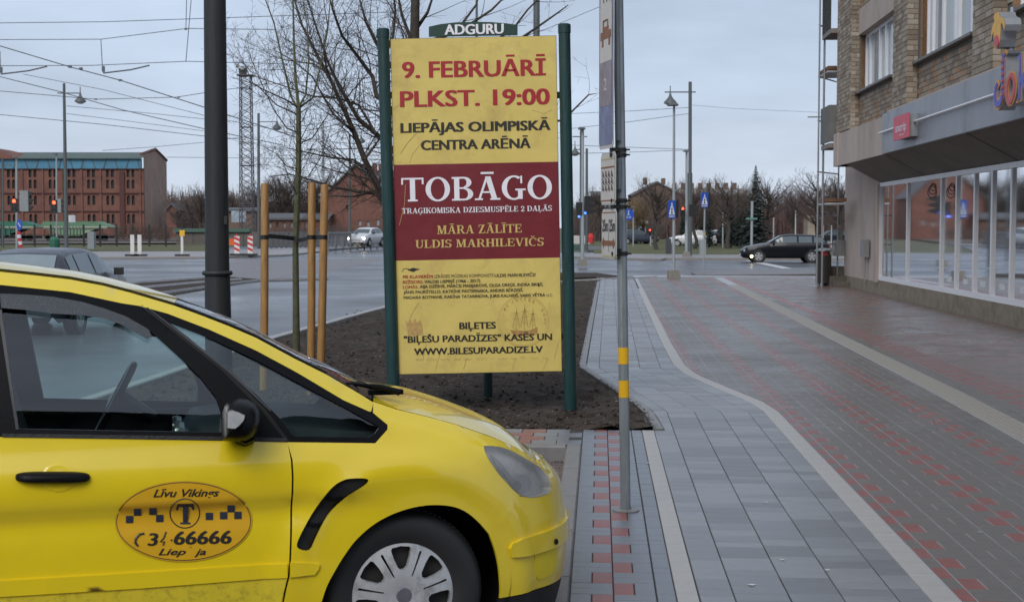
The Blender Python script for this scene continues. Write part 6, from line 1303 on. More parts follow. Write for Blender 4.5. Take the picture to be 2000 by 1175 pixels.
# ================================================================ OTHER CARS
M_cgl = mat('dark_car_glass', (.05, .065, .07), .06, var=.1, vscale=2, spec=.8); M_cgl2 = mat('misted_car_glass', (.20, .25, .27), .12, var=.1, vscale=2, spec=.7); M_cpl = mat('black_plastic', (.015, .015, .016), .5)
M_alloy = mat('alloy', (.42, .43, .44), .35, .6)
def car(name, label, loc, rot, L, Wd, H, prof, belt, m, wins, ws, rw, wheels=(.17, .80), rwh=.31, glassm=M_cgl, lights=None, cat='car', spokes=True, group=None, roofw=.70):
    """prof: (fraction from rear, top height, crown half-width factor)"""
    r = thing(name, label, cat, loc, rot, group); hw = Wd / 2
    fx = [p[0] for p in prof]
    def top_(f): return float(np.interp(f, fx, [p[1] for p in prof]))
    def pw(f): return hw * float(np.interp(f, [0, .04, .12, .5, .85, .95, 1], [.72, .88, .98, 1, .97, .86, .62]))
    def tw(f): 
        g_ = (top_(f) - belt) / (H - belt); return pw(f) * (.90 - (.90 - roofw / .9 * .9) * max(0, min(1, g_)) * 1.0)
    def bl(f): return min(belt + .02 * (1 - f), top_(f) - .02)
    def pt(f, t, s, off=0.):
        """t 0..1 belt->roof side ; below belt t<0"""
        x = (f - .5) * L; z0, z1 = bl(f), top_(f); 
        if t >= 0: y = pw(f) * .93 + (tw(f) - pw(f) * .93) * t + off; z = z0 + (z1 - .03 - z0) * t
        return Vector((x, s * y, z))
    ns = 44; mb = MB(); ring = []
    for i in range(ns + 1):
        f = i / ns; x = (f - .5) * L; p = pw(f); zt = top_(f); zb = bl(f); sill = .22 + .10 * (abs(f - .5) > .46); t_ = tw(f)
        half = [(p * .86, sill), (p * .97, .32), (p, .50), (p * .985, zb - .16), (p * .93, zb), (t_, max(zb, zt - .05)), (t_ * .86, zt), (0, zt + .02 * (1 if zt > belt + .2 else 1.5))]
        pts_ = [(x, -a, b) for a, b in half] + [(x, a, b) for a, b in half[-2::-1]]; mb.v += pts_
    k = 15
    for i in range(ns):
        for j in range(k - 1): a = i * k + j; mb.f.append((a, a + 1, a + k + 1, a + k))
    mb.f.append(tuple(range(k))); mb.f.append(tuple(ns * k + j for j in range(k))[::-1])
    ld = bpy.data.objects.new('body', mesh('body', mb, m, True, None, 38)); COL.objects.link(ld); ld.parent = r
    def P_(nm, mb, mm, parent=None, sm=False):
        o = bpy.data.objects.new(nm, mesh(nm, mb, mm, sm)); COL.objects.link(o); o.parent = parent or r; return o
    for s in (-1, 1):
        for f0, f1 in wins:
            q = MB(); n = 6
            for i in range(n + 1):
                f = f0 + (f1 - f0) * i / n
                for t in (.10, .90): q.v.append(tuple(pt(f, t, s, .006)))
            q.f = [(2 * i, 2 * i + 2, 2 * i + 3, 2 * i + 1) for i in range(n)]; P_('side_window', q, glassm)
    for (f0, f1, nm) in ((ws[0], ws[1], 'windscreen'), (rw[0], rw[1], 'rear_window')):
        q = MB()
        for f in (f0, f1):
            for u in np.linspace(-.86, .86, 7): q.v.append(((f - .5) * L + (.012 if nm == 'windscreen' else -.012), u * tw(f) * (1.0), top_(f) + .02 * (1 - abs(u)) + .012))
        q.f = [(j, j + 1, j + 8, j + 7) for j in range(6)]; P_(nm, q, glassm if nm == 'windscreen' else (M_cgl2 if glassm is M_cgl2 else M_cgl))
    for wf in wheels:
        for s in (-1, 1):
            x = (wf - .5) * L; q = MB(); q.lathe([(.001, 0), (rwh + .055, 0), (rwh + .055, .012)], (x, s * (pw(wf) - .004), rwh + .015), (0, s, 0), 20); P_('wheel_arch', q, M_gapc)
            q = MB(); q.lathe([(rwh * .62, .02), (rwh * .72, .035), (rwh * .95, .03), (rwh, .0), (rwh, -.18)], (x, s * (pw(wf) - .01), rwh), (0, s, 0), 24); wo_ = P_('wheel', q, mat('tyre', (.018, .018, .019), .6), sm=True)
            q = MB(); q.lathe([(.001, .016), (rwh * .2, .02), (rwh * .22, .006), (rwh * .62, .004), (rwh * .64, .022)], (x, s * (pw(wf) - .008), rwh), (0, s, 0), 20); P_('rim', q, M_cpl if spokes else M_alloy, wo_)
            if spokes:
                q = MB()
                for k2 in range(5):
                    a = k2 * 1.2566 + .3; d1 = Vector((math.cos(a), 0, math.sin(a))); c_ = Vector((x, s * (pw(wf) + .012), rwh)); pr = Vector((-d1.z, 0, d1.x)); q.add([c_ + pr * .03, c_ - pr * .03, c_ + d1 * rwh * .62 - pr * .07, c_ + d1 * rwh * .62 + pr * .07], [(0, 1, 2, 3)])
                q.tube([Vector((x + rwh * .61 * math.cos(t), s * (pw(wf) + .012), rwh + rwh * .61 * math.sin(t))) for t in np.linspace(0, 6.2832, 21)], .014, 4, False); P_('spokes', q, M_alloy, wo_)
    for s in (-1, 1):
        q = MB(); q.box((.26 * L - .12 * L, s * (hw + .06), belt + .07), (.09, .16, .13)); P_('door_mirror', q, M_cpl)
        f = .965; q = MB(); q.box(((f - .5) * L, s * pw(f) * .80, .62), (.10, pw(f) * .42, .13)); P_('headlight', q, lights[0] if lights else mat('lamp_clear', (.45, .47, .5), .15, .4))
        q = MB(); q.box(((.018 - .5) * L, s * pw(.02) * .82, .78), (.06, pw(.02) * .3, .22)); P_('tail_light', q, mat('tail_red', (.30, .01, .01), .3))
    q = MB(); q.box(((.985 - .5) * L, 0, .45), (.12, pw(.985) * 1.3, .10)); P_('grille', q, M_cpl); q = MB(); q.box(((1.004 - .5) * L, 0, .40), (.02, .5, .11)); P_('number_plate', q, mat('plate_white', (.6, .6, .6), .4)); q = MB(); q.box((-.502 * L, 0, .62), (.02, .5, .11)); P_('number_plate', q, MATS['plate_white'])
    return r
M_gapc = mat('arch_dark', (.008, .008, .008), .8, var=0)
hatch = [(0, .62, 1), (.02, .92, 1), (.05, 1.0, 1), (.13, 1.34, 1), (.22, 1.41, 1), (.42, 1.43, 1), (.56, 1.36, 1), (.735, .97, 1), (.80, .93, 1), (.94, .78, 1), (1, .62, 1)]
sedan = [(0, .6, 1), (.02, .95, 1), (.13, 1.0, 1), (.27, 1.36, 1), (.40, 1.42, 1), (.55, 1.37, 1), (.71, .97, 1), (.80, .92, 1), (.94, .78, 1), (1, .6, 1)]
estate = [(0, .6, 1), (.015, .95, 1), (.035, 1.02, 1), (.10, 1.33, 1), (.2, 1.40, 1), (.45, 1.42, 1), (.55, 1.37, 1), (.69, 1.0, 1), (.78, .94, 1), (.94, .80, 1), (1, .6, 1)]
M_cg1 = mat('grey_blue_paint', (.045, .050, .068), .3, .1, var=.05, coat=.15, drops=.2); M_cb = mat('black_paint', (.005, .006, .009), .2, var=.05, spec=.35); M_cw = mat('white_paint', (.55, .56, .57), .25, var=.05, coat=.4)
M_hl = mat('headlight_lit', (.9, .85, .7), .3, emit=(1, .82, .55), estr=14.); M_fog = mat('fog_lit', (.9, .8, .5), .3, emit=(1, .75, .35), estr=8.)
car('parked_car', 'grey blue hatchback with misted windows behind the taxi roof', Vector((-8.12, 24.4, -.12)), math.radians(90 - 1), 4.15, 1.72, 1.43, hatch, .93, M_cg1, ((.15, .235), (.25, .42), (.44, .66)), (.59, .72), (.06, .125), glassm=M_cgl2, spokes=False)
wx = D(1536, 440, 69.5).x
car('estate_car', 'black estate car crossing the junction with its headlights on', Vector((wx, 70, -.12)), math.radians(180 - 4), 4.48, 1.75, 1.42, estate, .96, M_cb, ((.07, .19), (.21, .36), (.38, .62)), (.56, .68), (.04, .09), wheels=(.215, .81), rwh=.32, glassm=mat('estate_glass', (.09, .11, .12), .05, spec=.8), lights=(mat('lamp_clear2', (.45, .47, .5), .15, .4),))
mb = MB(); mb.lathe([(.001, -.02), (.07, 0), (.001, .02)], D(1468, 500.5, 68.6), (0, 1, 0), 10); solo('fog_lamp', mb, M_fog, 'small lit front lamp of the black estate car', 'lamp')
wd_ = 104.
car('oncoming_car', 'white hatchback with lit headlights driving off the bridge', Vector((D(714, 440, wd_).x, wd_, .22)), math.radians(-90 - 16), 4.0, 1.68, 1.43, hatch, .93, M_cw, ((.15, .235), (.25, .42), (.44, .66)), (.59, .72), (.06, .125), lights=(M_hl,), spokes=False)
for x, d, rt, m, lb, pr in ((1352, 118, 3.0, M_cw, 'white car parked far behind the tall mast', sedan), (1410, 122, 3.2, M_cb, 'dark car far across the green by the white flagpole', hatch), (1388, 126, -1.9, M_cw, 'pale car with bright headlights far across the green', hatch), (1640, 120, .2, M_cb, 'dark car seen beside the corner building end', sedan), (1245, 135, .3, M_cg1, 'grey car parked before the far glass shop', hatch), (1220, 138, .2, M_cg1, 'bluish car parked furthest left before the glass shop', sedan)):
    car('parked_car', lb, Vector((D(x, 440, d).x, d, .0)), rt, 4.2, 1.7, 1.43, pr, .93, m, ((.17, .40), (.42, .64)), (.59, .72), (.07, .13), lights=((M_hl,) if 'bright' in lb else None), spokes=False, group='cars parked far across the green')
# pedestrians' far pale bus / stand at the right edge
boxthing('market_stand', 'white and green stand behind the scaffold legs', 'stand', 1600, 468, 1655, 478, 125, mat('stand_white', (.45, .55, .5), .6), 1.5)
# far haze is put into the brick and needle colours
# ================================================================ YELLOW TAXI (local frame: x forward, y towards the far side, z up)
YAW = math.radians(16); ROLL = math.radians(-3); GZ = -.116; DW = 5.36
TO = Vector(((787 - 1000) / F * DW - .0, DW, GZ)); cy_, sy_ = math.cos(YAW), math.sin(YAW)
TO -= Vector((-sy_, cy_, 0)) * .045
taxi = thing('taxi', 'bright yellow taxi with oval orange company badge on its front door', 'taxi', TO, YAW)
taxi.rotation_euler = (ROLL, 0, YAW); RX = Matrix.Rotation(ROLL, 3, 'X')
CW = 1.86
def T2W(q):
    q = RX @ Vector(q)
    return Vector((TO.x + q[0] * cy_ - q[1] * sy_, TO.y + q[0] * sy_ + q[1] * cy_, TO.z + q[2]))
# plan outline of the body (near half), from rear centre to nose centre
cps = [(-3.74, .93), (-3.735, .70), (-3.70, .45), (-3.60, .20), (-3.40, .08), (-3.0, .025), (-2.4, .005), (-1.8, 0), (-1.2, 0), (-.6, .0), (-.2, .0), (.15, .008), (.35, .035), (.52, .095), (.66, .19), (.76, .32), (.83, .48), (.87, .68), (.885, .93)]
pts = []
for i in range(len(cps) - 1):
    p0, p1, p2, p3 = [np.array(cps[max(0, min(len(cps) - 1, k))]) for k in (i - 1, i, i + 1, i + 2)]
    for j in range(12):
        t = j / 12; pts.append(.5 * ((2 * p1) + (-p0 + p2) * t + (2 * p0 - 5 * p1 + 4 * p2 - p3) * t * t + (-p0 + 3 * p1 - 3 * p2 + p3) * t ** 3))
pts.append(np.array(cps[-1])); pts = np.array(pts); sl_ = np.r_[0, np.cumsum(np.linalg.norm(np.diff(pts, axis=0), axis=1))]
i0 = np.argmin(abs(pts[:, 0])); arcp = sl_ - np.interp(0, pts[i0 - 3:i0 + 4, 0], sl_[i0 - 3:i0 + 4])
PMIN, PMAX = arcp[0], arcp[-1]
def plan(p): return np.interp(p, arcp, pts[:, 0]), np.interp(p, arcp, pts[:, 1])
def sst(a, b, x): x = min(1, max(0, (x - a) / (b - a))); return x * x * (3 - 2 * x)
ZT_TAB = None
def insetf(p, z):
    front = sst(.35, 1.1, p); i = 0.
    if z < .38: i += .05 * ((.38 - z) / .25) ** 2 * (1 - front * .3)
    i += .012 * math.exp(-((z - .70) / .05) ** 2) * (1 - sst(-.35, .0, p)) * (z < .755) * sst(.76, .735, z) if z < .76 else 0
    if z < .76: i += .014 * sst(.76, .725, z) * sst(.42, .72, z) * (1 - sst(-.35, .05, p))
    if z > .80: i += (.045 * ((z - .80) / .15) ** 2 if z < .95 else .045 + .30 * (z - .95) + .12 * (z - .95) ** 2) * (1 - .2 * front)
    if front > 0: i += front * (.22 * max(0, z - .55) ** 1.15 + .10 * max(0, .42 - z))
    for (pc, zc) in ((.025, .345), (-2.83, .345)):
        r = math.hypot(p - pc, z - zc)
        if r < .62: i -= .020 * sst(.60, .50, r) * (1 if z > .2 else .5)
        if r < .47: i += .008 * sst(.47, .43, r)
    if ZT_TAB is not None:
        d = float(np.interp(p, ZT_TAB[0], ZT_TAB[1])) - z
        if d < .10: i += .055 * (1 - max(0, d) / .10) ** 2
    return i
def S(p, z, off=0.):
    u, w_ = plan(p); u1, w1 = plan(p + .01); u0, w0 = plan(p - .01); tx, tw = u1 - u0, w1 - w0; l = math.hypot(tx, tw) or 1
    n = (-tw / l, tx / l); d = insetf(p, z) - off
    return np.array((u + n[0] * d, w_ + n[1] * d, z))
def inv(px, py, off=0.):
    p = (px - 787) / 500.; z = .336 + (1172 - py) / 500.
    for _ in range(9):
        a = np.array(proj(T2W(S(p, z, off)))); h = 1e-3
        jx = (np.array(proj(T2W(S(p + h, z, off)))) - a) / h; jz = (np.array(proj(T2W(S(p, z + h, off)))) - a) / h
        M = np.array([[jx[0], jz[0]], [jx[1], jz[1]]]); r = np.array((px, py)) - a
        try: dlt = np.linalg.solve(M, r)
        except Exception: break
        dlt = np.clip(dlt, -.3, .3); p += dlt[0]; z += dlt[1]
        p = min(max(p, PMIN + .02), PMAX); z = min(max(z, .05), 2.0)
        if abs(r).max() < .05: break
    return p, z
def I(L, off=0.): return [inv(x, y, off) for x, y in L]
def sm(L, n=4, closed=True):      # rounded outline through the traced points
    k = len(L); out = []
    for i in range(k if closed else k - 1):
        g_ = (lambda j: np.array(L[j % k], float)) if closed else (lambda j: np.array(L[max(0, min(k - 1, j))], float))
        a, b, c, d = g_(i - 1), g_(i), g_(i + 1), g_(i + 2)
        for j in range(n): t = j / n; out.append(tuple(.5 * (2 * b + (c - a) * t + (2 * a - 5 * b + 4 * c - d) * t * t + (3 * b - a - 3 * c + d) * t ** 3)))
    if not closed: out.append(tuple(L[-1]))
    return out
# upper side outline (roof line, pillar, bonnet edge) from the photograph
TPX = [(-60, 523), (0, 529), (68, 536), (136, 544), (200, 556), (255, 570), (340, 595), (395, 615), (449, 636), (500, 658), (574, 698), (640, 731), (700, 766), (729, 784), (774, 799), (830, 812), (891, 829), (960, 853), (1017, 878), (1050, 903)]
for it in range(2):
    Tp = I(TPX); ZT_TAB = (np.array([PMIN, -3.6, -3.35, -2.9, -2.3] + [q[0] for q in Tp] + [Tp[-1][0] + .12, PMAX]), np.array([1.10, 1.30, 1.53, 1.61, 1.645] + [q[1] for q in Tp] + [.80, .765]))
print('T', [(round(a, 2), round(b, 2)) for a, b in Tp], PMIN, PMAX)
Tall = [(-3.74, 1.02), (-3.68, 1.18), (-3.55, 1.40), (-3.35, 1.53), (-2.9, 1.61), (-2.3, 1.645)] + Tp + [(Tp[-1][0] + .12, .80), (1.1, .775), (PMAX, .765)]
Tall[0] = (PMIN + .25, 1.0)
M_y = mat('taxi_yellow', (.82, .61, .012), .28, var=.04, vscale=2, bump=.015, bscale=3, coat=1., drops=.05, spec=.5, dark=(.66, .52, .03), dscale=1.4, damt=.35)
M_ydirt = mat('taxi_yellow_dirty', (.70, .55, .03), .36, var=.08, vscale=14, bump=.02, coat=.25, drops=.2, dark=(.14, .11, .03), dscale=26, damt=.45, detail=8)
M_bk = mat('gloss_black_trim', (.006, .006, .007), .36, var=.1, drops=.3, spec=.12)
M_rub = mat('rubber_black', (.012, .012, .013), .6, var=.3, vscale=20, bump=.3, bscale=50)
M_gap = mat('dark_gap', (.008, .008, .008), .8, var=0)
M_cg = glass('car_glass', (.74, .88, .86), .05, .01, drops=0)
both = []
def pan(name, L, m, holes=(), off=0., res=.045, rim=.012, px=True, parent=None, mirror=True, px_holes=True, pre=None):
    P = (I([q for q in L]) if px else list(L)); P = (pre or []) + P
    Hs = [I(h) if px_holes else h for h in holes]
    mb = panel_mb(P, Hs, lambda a, b, d: S(a, b, off - d), res, rim); mb.f = [f[::-1] for f in mb.f]
    o = bpy.data.objects.new(name, mesh(name, mb, m, True, None, 50)); COL.objects.link(o); o.parent = parent or taxi; ORG[o.name] = Vector((0, 0, 0))
    if mirror and parent is None: both.append(o)
    return o, P
belt = [(0, 853), (200, 856), (432, 860), (561, 863)]
B0, B1, B2, B3 = I(belt)
door_front = [(561.5, 863), (568, 898), (570, 933), (567, 1010), (565, 1092), (562, 1126), (556, 1150), (548, 1190)]
DF = I(door_front); DFz = DF + [(DF[-1][0] - .03, .22)]
pR = B0[0] - .13
beltL = (pR, B0[1] + .008)
# front door, rear door, quarter
door, _ = pan('front_door', [beltL, B0, B1, B2, B3] + DFz + [(pR, .22)], M_y, px=False, res=.032)
pan('rear_door', [(-2.35, 1.02), (pR - .008, B0[1] + .008), (pR - .008, .22), (-2.38, .22), (-2.42, .55), (-2.50, .72), (-2.5, .9)], M_y, px=False, res=.08)
# sill dirt: lower door band with grime, set 1 mm proud of the door skin
mould = [(0, 1133), (280, 1116), (561, 1100)]; mouldb = [(561, 1127), (280, 1147), (0, 1164)]
ML, MLb = I(mould), I(mouldb)
pan('lower_door_skin', [(pR, MLb[2][1] + .0)] + MLb[::-1] + [(DFz[-1][0] - .004, .225), (pR, .225)], M_ydirt, px=False, off=.0025, rim=.004)
pan('door_moulding', [(pR, ML[0][1] + .01)] + ML + MLb + [(pR, MLb[2][1] + .01)], M_y, px=False, off=.009, rim=.012)
pan('door_moulding', [(566, 1097), (600, 1098), (624, 1101), (622, 1110), (614, 1121), (566, 1126)], M_y, off=.009, rim=.012)
# fender with vent hole
arch_px = [(628, 1175), (638, 1145), (652, 1118), (670, 1088), (690, 1060), (714, 1036), (740, 1017), (770, 1002), (800, 992), (830, 986.5), (860, 985.5), (890, 990), (915, 1002), (938, 1022), (956, 1043)]
arch_px2 = [(956, 1043), (966, 1070), (973, 1098), (977, 1128), (978.5, 1166)]
arch_px = sm(arch_px, 3, False); arch_px2 = sm(arch_px2, 3, False); AR = I(arch_px); AR2 = I(arch_px2)
vent = [(580, 1061), (586, 1072), (605, 1073), (617, 1049), (640, 1006), (671, 975), (706, 952), (719, 941), (715, 934), (690, 933.5), (671, 937), (648, 952), (617, 991), (594, 1030)]
black_outer_front = [(561, 863), (733, 865), (757, 838), (757, 829), (721, 803)]
HLt = [(944.5, 870), (960, 870), (981, 873), (1000, 880), (1015, 888), (1032, 898), (1045, 906), (1057, 914)]
HLr = [(1063, 918), (1071, 930), (1076, 943), (1077.5, 956), (1072, 963), (1063, 966.5), (1050, 970), (1039, 971), (1028, 970)]
HLl = [(1016, 967), (1002.5, 956), (989, 941), (975, 926), (964, 911), (954, 895.5), (947, 882)]
HLt = sm(HLt, 3, False); HLr = sm(HLr, 3, False); HLl = sm(HLl, 3, False); vent = sm(vent, 3)
seam = [(1013, 968), (999, 990), (984, 1013), (970, 1030), (956, 1043)]
Tf = Tp[13:]    # from the pillar foot forward
TfE = Tp[-1]
fender_poly = [B3] + I([(733, 865), (757, 838), (757, 829), (729, 806)]) + [Tp[13]] + Tf[1:] + [inv(1057, 914)] + I(HLt[::-1]) + I(HLl[::-1]) + I(seam[:-1]) + AR[::-1] + [(AR[0][0] - .015, .22), (DFz[-1][0] + .008, .22)] + [(a + .007, b) for a, b in DF[::-1][:-1]]
pan('front_wing', fender_poly, M_y, holes=[vent], px=False, res=.035)
pan('vent_grille', [(x, y) for x, y in vent], mat('vent_black', (.006, .006, .007), .5, var=0), off=-.022, rim=0)
for L in ([(640, 973), (655, 975), (672, 974), (671, 977), (655, 979), (638, 977)], [(604, 1020), (618, 1023), (633, 1019), (632, 1023), (618, 1027), (603, 1025)]): pan('vent_rib', L, M_bk, off=-.006, rim=.014)
# bumper around to the centre
zc = .765
bump = I(seam[:1]) + I([(1028, 970), (1039, 971), (1050, 970), (1063, 966.5), (1072, 963), (1077.5, 956)])
bump += [(bump[-1][0] + .02, .815), (1.1, .795), (PMAX, .785), (PMAX, .30), (1.1, .29)] + I([(1040, 1152), (1005, 1162), (977, 1167)]) + AR2[::-1][1:] + I(seam[::-1][1:-1])
fog = [(1043, 1083), (1060, 1078), (1080, 1070), (1088, 1062), (1087, 1100), (1080, 1118), (1062, 1128), (1050, 1131), (1046, 1124)]
pan('front_bumper', bump, M_y, px=False, res=.035)
bm = I([(993, 1070), (999, 1060), (1018, 1051), (1050, 1041), (1080, 1029), (1092, 1023)]); q_ = bm[-1]
pan('bumper_moulding', bm + [(q_[0] + .15, q_[1] + .01), (PMAX, q_[1] + .015), (PMAX, q_[1] - .075), (q_[0] + .15, q_[1] - .08)] + I([(1091, 1062), (1070, 1072), (1045, 1080), (1015, 1086), (998, 1087)]), M_y, px=False, off=.014, rim=.016)
pan('parking_sensor', [(1080 + 3.6 * math.cos(t), 1056.5 + 6 * math.sin(t)) for t in np.linspace(0, 6.28, 11)[:-1]], M_bk, off=.0175, rim=.003)
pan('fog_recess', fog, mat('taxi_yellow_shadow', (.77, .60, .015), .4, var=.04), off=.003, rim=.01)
pan('front_lip', I([(977, 1168), (1005, 1164), (1040, 1154)]) + [(1.1, .285), (PMAX, .295), (PMAX, .17), (1.1, .17), (I([(977, 1168)])[0][0], .2)], M_rub, px=False, off=-.004, rim=.02)
# headlamp: reflector bowl behind a clear cover
M_hc = mat('lamp_cover', (.50, .50, .49), .12, var=.25, vscale=8, alpha=.38, spec=.5)
hl_px = HLt + HLr + HLl
pan('headlight', hl_px, M_hc, off=.002, rim=.004, res=.03)
HP = I(hl_px); hc_ = np.mean(HP, 0)
pan('lamp_bowl', [tuple(hc_ + (np.array(q) - hc_) * .985) for q in HP], mat('lamp_silver', (.52, .52, .50), .42, .3, var=.35, vscale=9), px=False, off=-.045, rim=-.04, res=.03)
pan('lamp_reflector', [(1030 + 17 * math.cos(t) * 1.0, 945 + 19 * math.sin(t)) for t in np.linspace(0, 6.28, 17)[:-1]], mat('lamp_chrome', (.30, .31, .32), .35, .5, var=.2), off=-.025, rim=.03)
pan('lamp_lens', [(1016 + 7 * math.cos(t), 948 + 9 * math.sin(t)) for t in np.linspace(0, 6.28, 13)[:-1]], mat('lamp_dark', (.10, .11, .12), .15, .3), off=-.015, rim=.02)
pan('lamp_divider', [(962, 886), (985, 905), (1008, 935), (1020, 958), (1012, 955), (994, 930), (975, 908)], mat('lamp_grey', (.22, .23, .24), .35, .5), off=-.02, rim=.01)
# greenhouse
frame_top = [(-60, 549), (0, 556), (136, 570), (238, 592), (272, 597), (327, 612), (408, 643), (500, 684), (580, 727), (671, 781), (721, 803), (757, 829), (757, 838), (733, 865), (561, 863)]
FT = I(frame_top)
glass1 = [(2, 574), (52, 576), (102, 580), (160, 590), (204, 603), (245, 618), (289, 643), (340, 689), (391, 736), (422, 776), (432, 806), (434, 844), (240, 841), (34, 837), (18, 730), (4, 640)]
qglass = [(332, 631), (420, 665), (500, 703), (600, 757), (680, 799), (741, 833), (733, 846), (721, 853), (640, 853), (572, 851), (545, 815), (500, 769), (420, 702), (370, 660)]
pan('window_frame', FT + [B2, B1, B0, (FT[0][0], B0[1] + .005)], M_bk, holes=[glass1, qglass], px=False, off=-.002, rim=.02, res=.05)
pan('door_window', glass1, M_cg, off=-.014, rim=0, res=.06)
pan('quarter_window', qglass, M_cg, off=-.012, rim=0, res=.06)
pan('window_line_seal', [(5, 846), (240, 849), (436, 852), (560, 855), (561, 862), (436, 859), (240, 856), (5, 853)], M_rub, off=.004, rim=.006)
pan('wind_deflector', [(0, 573), (52, 575), (102, 579), (160, 589), (204, 602), (245, 617), (289, 642), (296, 655), (289, 663), (238, 634), (204, 622), (160, 615), (102, 612), (52, 605), (3, 601)], mat('smoked_plastic', (.05, .055, .06), .12, var=.1, coat=.4, drops=.4), off=.012, rim=.016)
pan('pillar_seam', [(272, 596), (279, 596), (440, 720), (520, 800), (566, 862), (558, 862), (512, 802), (432, 722)], M_gap, off=-.0005, rim=.0)
pan('pillar_seam', [(286, 600), (289, 600), (450, 722), (530, 800), (528, 803), (446, 726)], mat('trim_edge', (.05, .05, .055), .25), off=.001, rim=.003)
pan('pillar_strip', [(-4, 605), (3, 605), (37, 838), (31, 838)], mat('trim_edge', (.05, .05, .055), .25), off=.001, rim=.004)
# yellow roof rail and pillar
rail = [(Tp[0][0], Tp[0][1] - .004)] + [(a, b - .003) for a, b in Tp[1:14]] + I([(725, 803)]) + FT[:11][::-1]
pan('roof_rail', rail, M_y, px=False, res=.04)
# rear half of the side
zr = lambda p: float(np.interp(p, ZT_TAB[0], ZT_TAB[1]))
FTz0 = FT[0]; rr = [(p_, zr(p_) - .004) for p_ in (-2.0, -2.3, -2.9, -3.2, -3.35, -3.5, -3.65)]
rearglass = [(-1.86, B0[1] + .04), (-1.86, FTz0[1] - .04), (-2.3, 1.50), (-2.42, 1.06)]
quart = [(-2.52, 1.07), (-2.42, 1.49), (-2.95, 1.45), (-3.28, 1.32), (-3.2, 1.15)]
pan('window_frame', [(FTz0[0], B0[1] + .005), FTz0, (-2.3, 1.54), (-2.95, 1.50), (-3.35, 1.36), (-3.25, 1.12), (-2.4, 1.03)], M_bk, holes=[rearglass, quart], px=False, off=-.002, px_holes=False, res=.08)
pan('door_window', rearglass, M_cg, px=False, off=-.014, rim=0, res=.1); pan('quarter_window', quart, M_cg, px=False, off=-.014, rim=0, res=.1)
arch_r = [(-2.83 + .365 * math.cos(t), .345 + .365 * math.sin(t)) for t in np.linspace(math.pi * 1.08, -.08 * math.pi, 19)]
pan('rear_wing', [(Tp[0][0], Tp[0][1] - .004)] + rr + [(PMIN + .3, 1.02), (PMIN, 1.0), (PMIN, .3), (-3.6, .25), (-3.25, .22)] + arch_r + [(-2.40, .24), (-2.4, .55), (-2.5, .72), (-2.5, .9), (-2.4, 1.02), (-3.25, 1.11), (-3.36, 1.36), (-2.95, 1.505), (-2.3, 1.545), FTz0], M_y, px=False, res=.08)
for o in list(both):
    c = o.copy(); COL.objects.link(c); c.parent = taxi; c.scale = (1, -1, 1); c.location = (0, CW, 0)
# top surfaces: rows from near edge to far edge
def bow(u): return float(np.interp(u, [-3.74, -3.5, -3.3, -1.8, -1.2, -.5, -.15, .1, .5, .88], [-.05, -.06, -.04, .0, .02, .05, .08, .09, .05, .0]))
def crown(u): return float(np.interp(u, [-3.74, -3.4, -3, -1.6, -1.0, -.4, -.15, .1, .5, .8, .88], [.0, .03, .055, .055, .04, .02, .03, .06, .07, .03, 0]))
def edge(p, z, off=0.): q = S(p, z, off); return q
Te = []
for (a, b) in Tall: Te.append(edge(a, b))
def resample3(P, step):
    P = np.array(P); l = np.r_[0, np.cumsum(np.linalg.norm(np.diff(P, axis=0), axis=1))]; n = max(2, int(l[-1] / step)); t = np.linspace(0, l[-1], n)
    return np.c_[[np.interp(t, l, P[:, k]) for k in range(3)]].T
def top(name, E, m, nq=26, dz=0., q0=0., q1=1., mirror_=False):
    E = resample3(E, .045); mb = MB()
    for e_ in E:
        y0, y1 = e_[1], CW - e_[1]; bw, cr = bow(e_[0]) , crown(e_[0]); sc_ = min(1, (y1 - y0) / 1.3)
        for j in range(nq + 1):
            q = q0 + (q1 - q0) * j / nq; k = 1 - (2 * q - 1) ** 2; k2 = 1 - abs(2 * q - 1) ** 3.
            mb.v.append((e_[0] + bw * k * sc_, y0 + (y1 - y0) * q, e_[2] + cr * k2 * sc_ + dz))
    for i in range(len(E) - 1):
        for j in range(nq): a = i * (nq + 1) + j; mb.f.append((a, a + nq + 1, a + nq + 2, a + 1))
    o = bpy.data.objects.new(name, mesh(name, mb, m, True, None, 0)); COL.objects.link(o); o.parent = taxi; ORG[o.name] = Vector((0, 0, 0)); return o
nb_ = len(Tall) - len(TPX) - 3   # index of first Tp
iw = nb_ + 6; ic = nb_ + 13
M_ws = glass('windscreen_glass', (.42, .52, .52), .08, .01, drops=.35)
top('tailgate', Te[:4], M_y); top('rear_window', Te[1:4], M_bk, dz=.004, q0=.1, q1=.9)
top('roof', Te[3:iw + 1], M_y, q0=0.005, q1=.995)
top('windscreen', Te[iw:ic], M_ws, q0=.03, q1=.97, dz=-.004)
for a, b in ((.0, .05), (.95, 1.)): top('screen_trim', Te[iw:ic], M_bk, 2, q0=a, q1=b, dz=.001)
top('cowl', Te[ic - 1:ic + 2], M_bk, q0=.0, q1=1., dz=-.016)
hd_ = top('bonnet', Te[ic:], M_y, dz=.002)
# roof seam and wiper
mb = MB(); mb.tube([np.array(q) + (0, .012, .006) for q in Te[3:ic - 1]], .004, 6); o = part('roof_seam', mb, M_gap, taxi)
wp = MB(); e0 = np.array(Te[ic]); 
wp.tube([e0 + (.10, .10, .035), e0 + (-.02, .14, .06), e0 + (-.10, .35, .075)], [.014, .010, .007], 6); wp.box(e0 + (.07, .10, .03), (.14, .05, .02)); wp.tube([e0 + (.12, .06, .03), e0 + (.04, .055, .055), e0 + (-.10, .06, .075)], [.016, .012, .004], 6)
part('wiper', wp, M_bk, taxi, smooth=True)
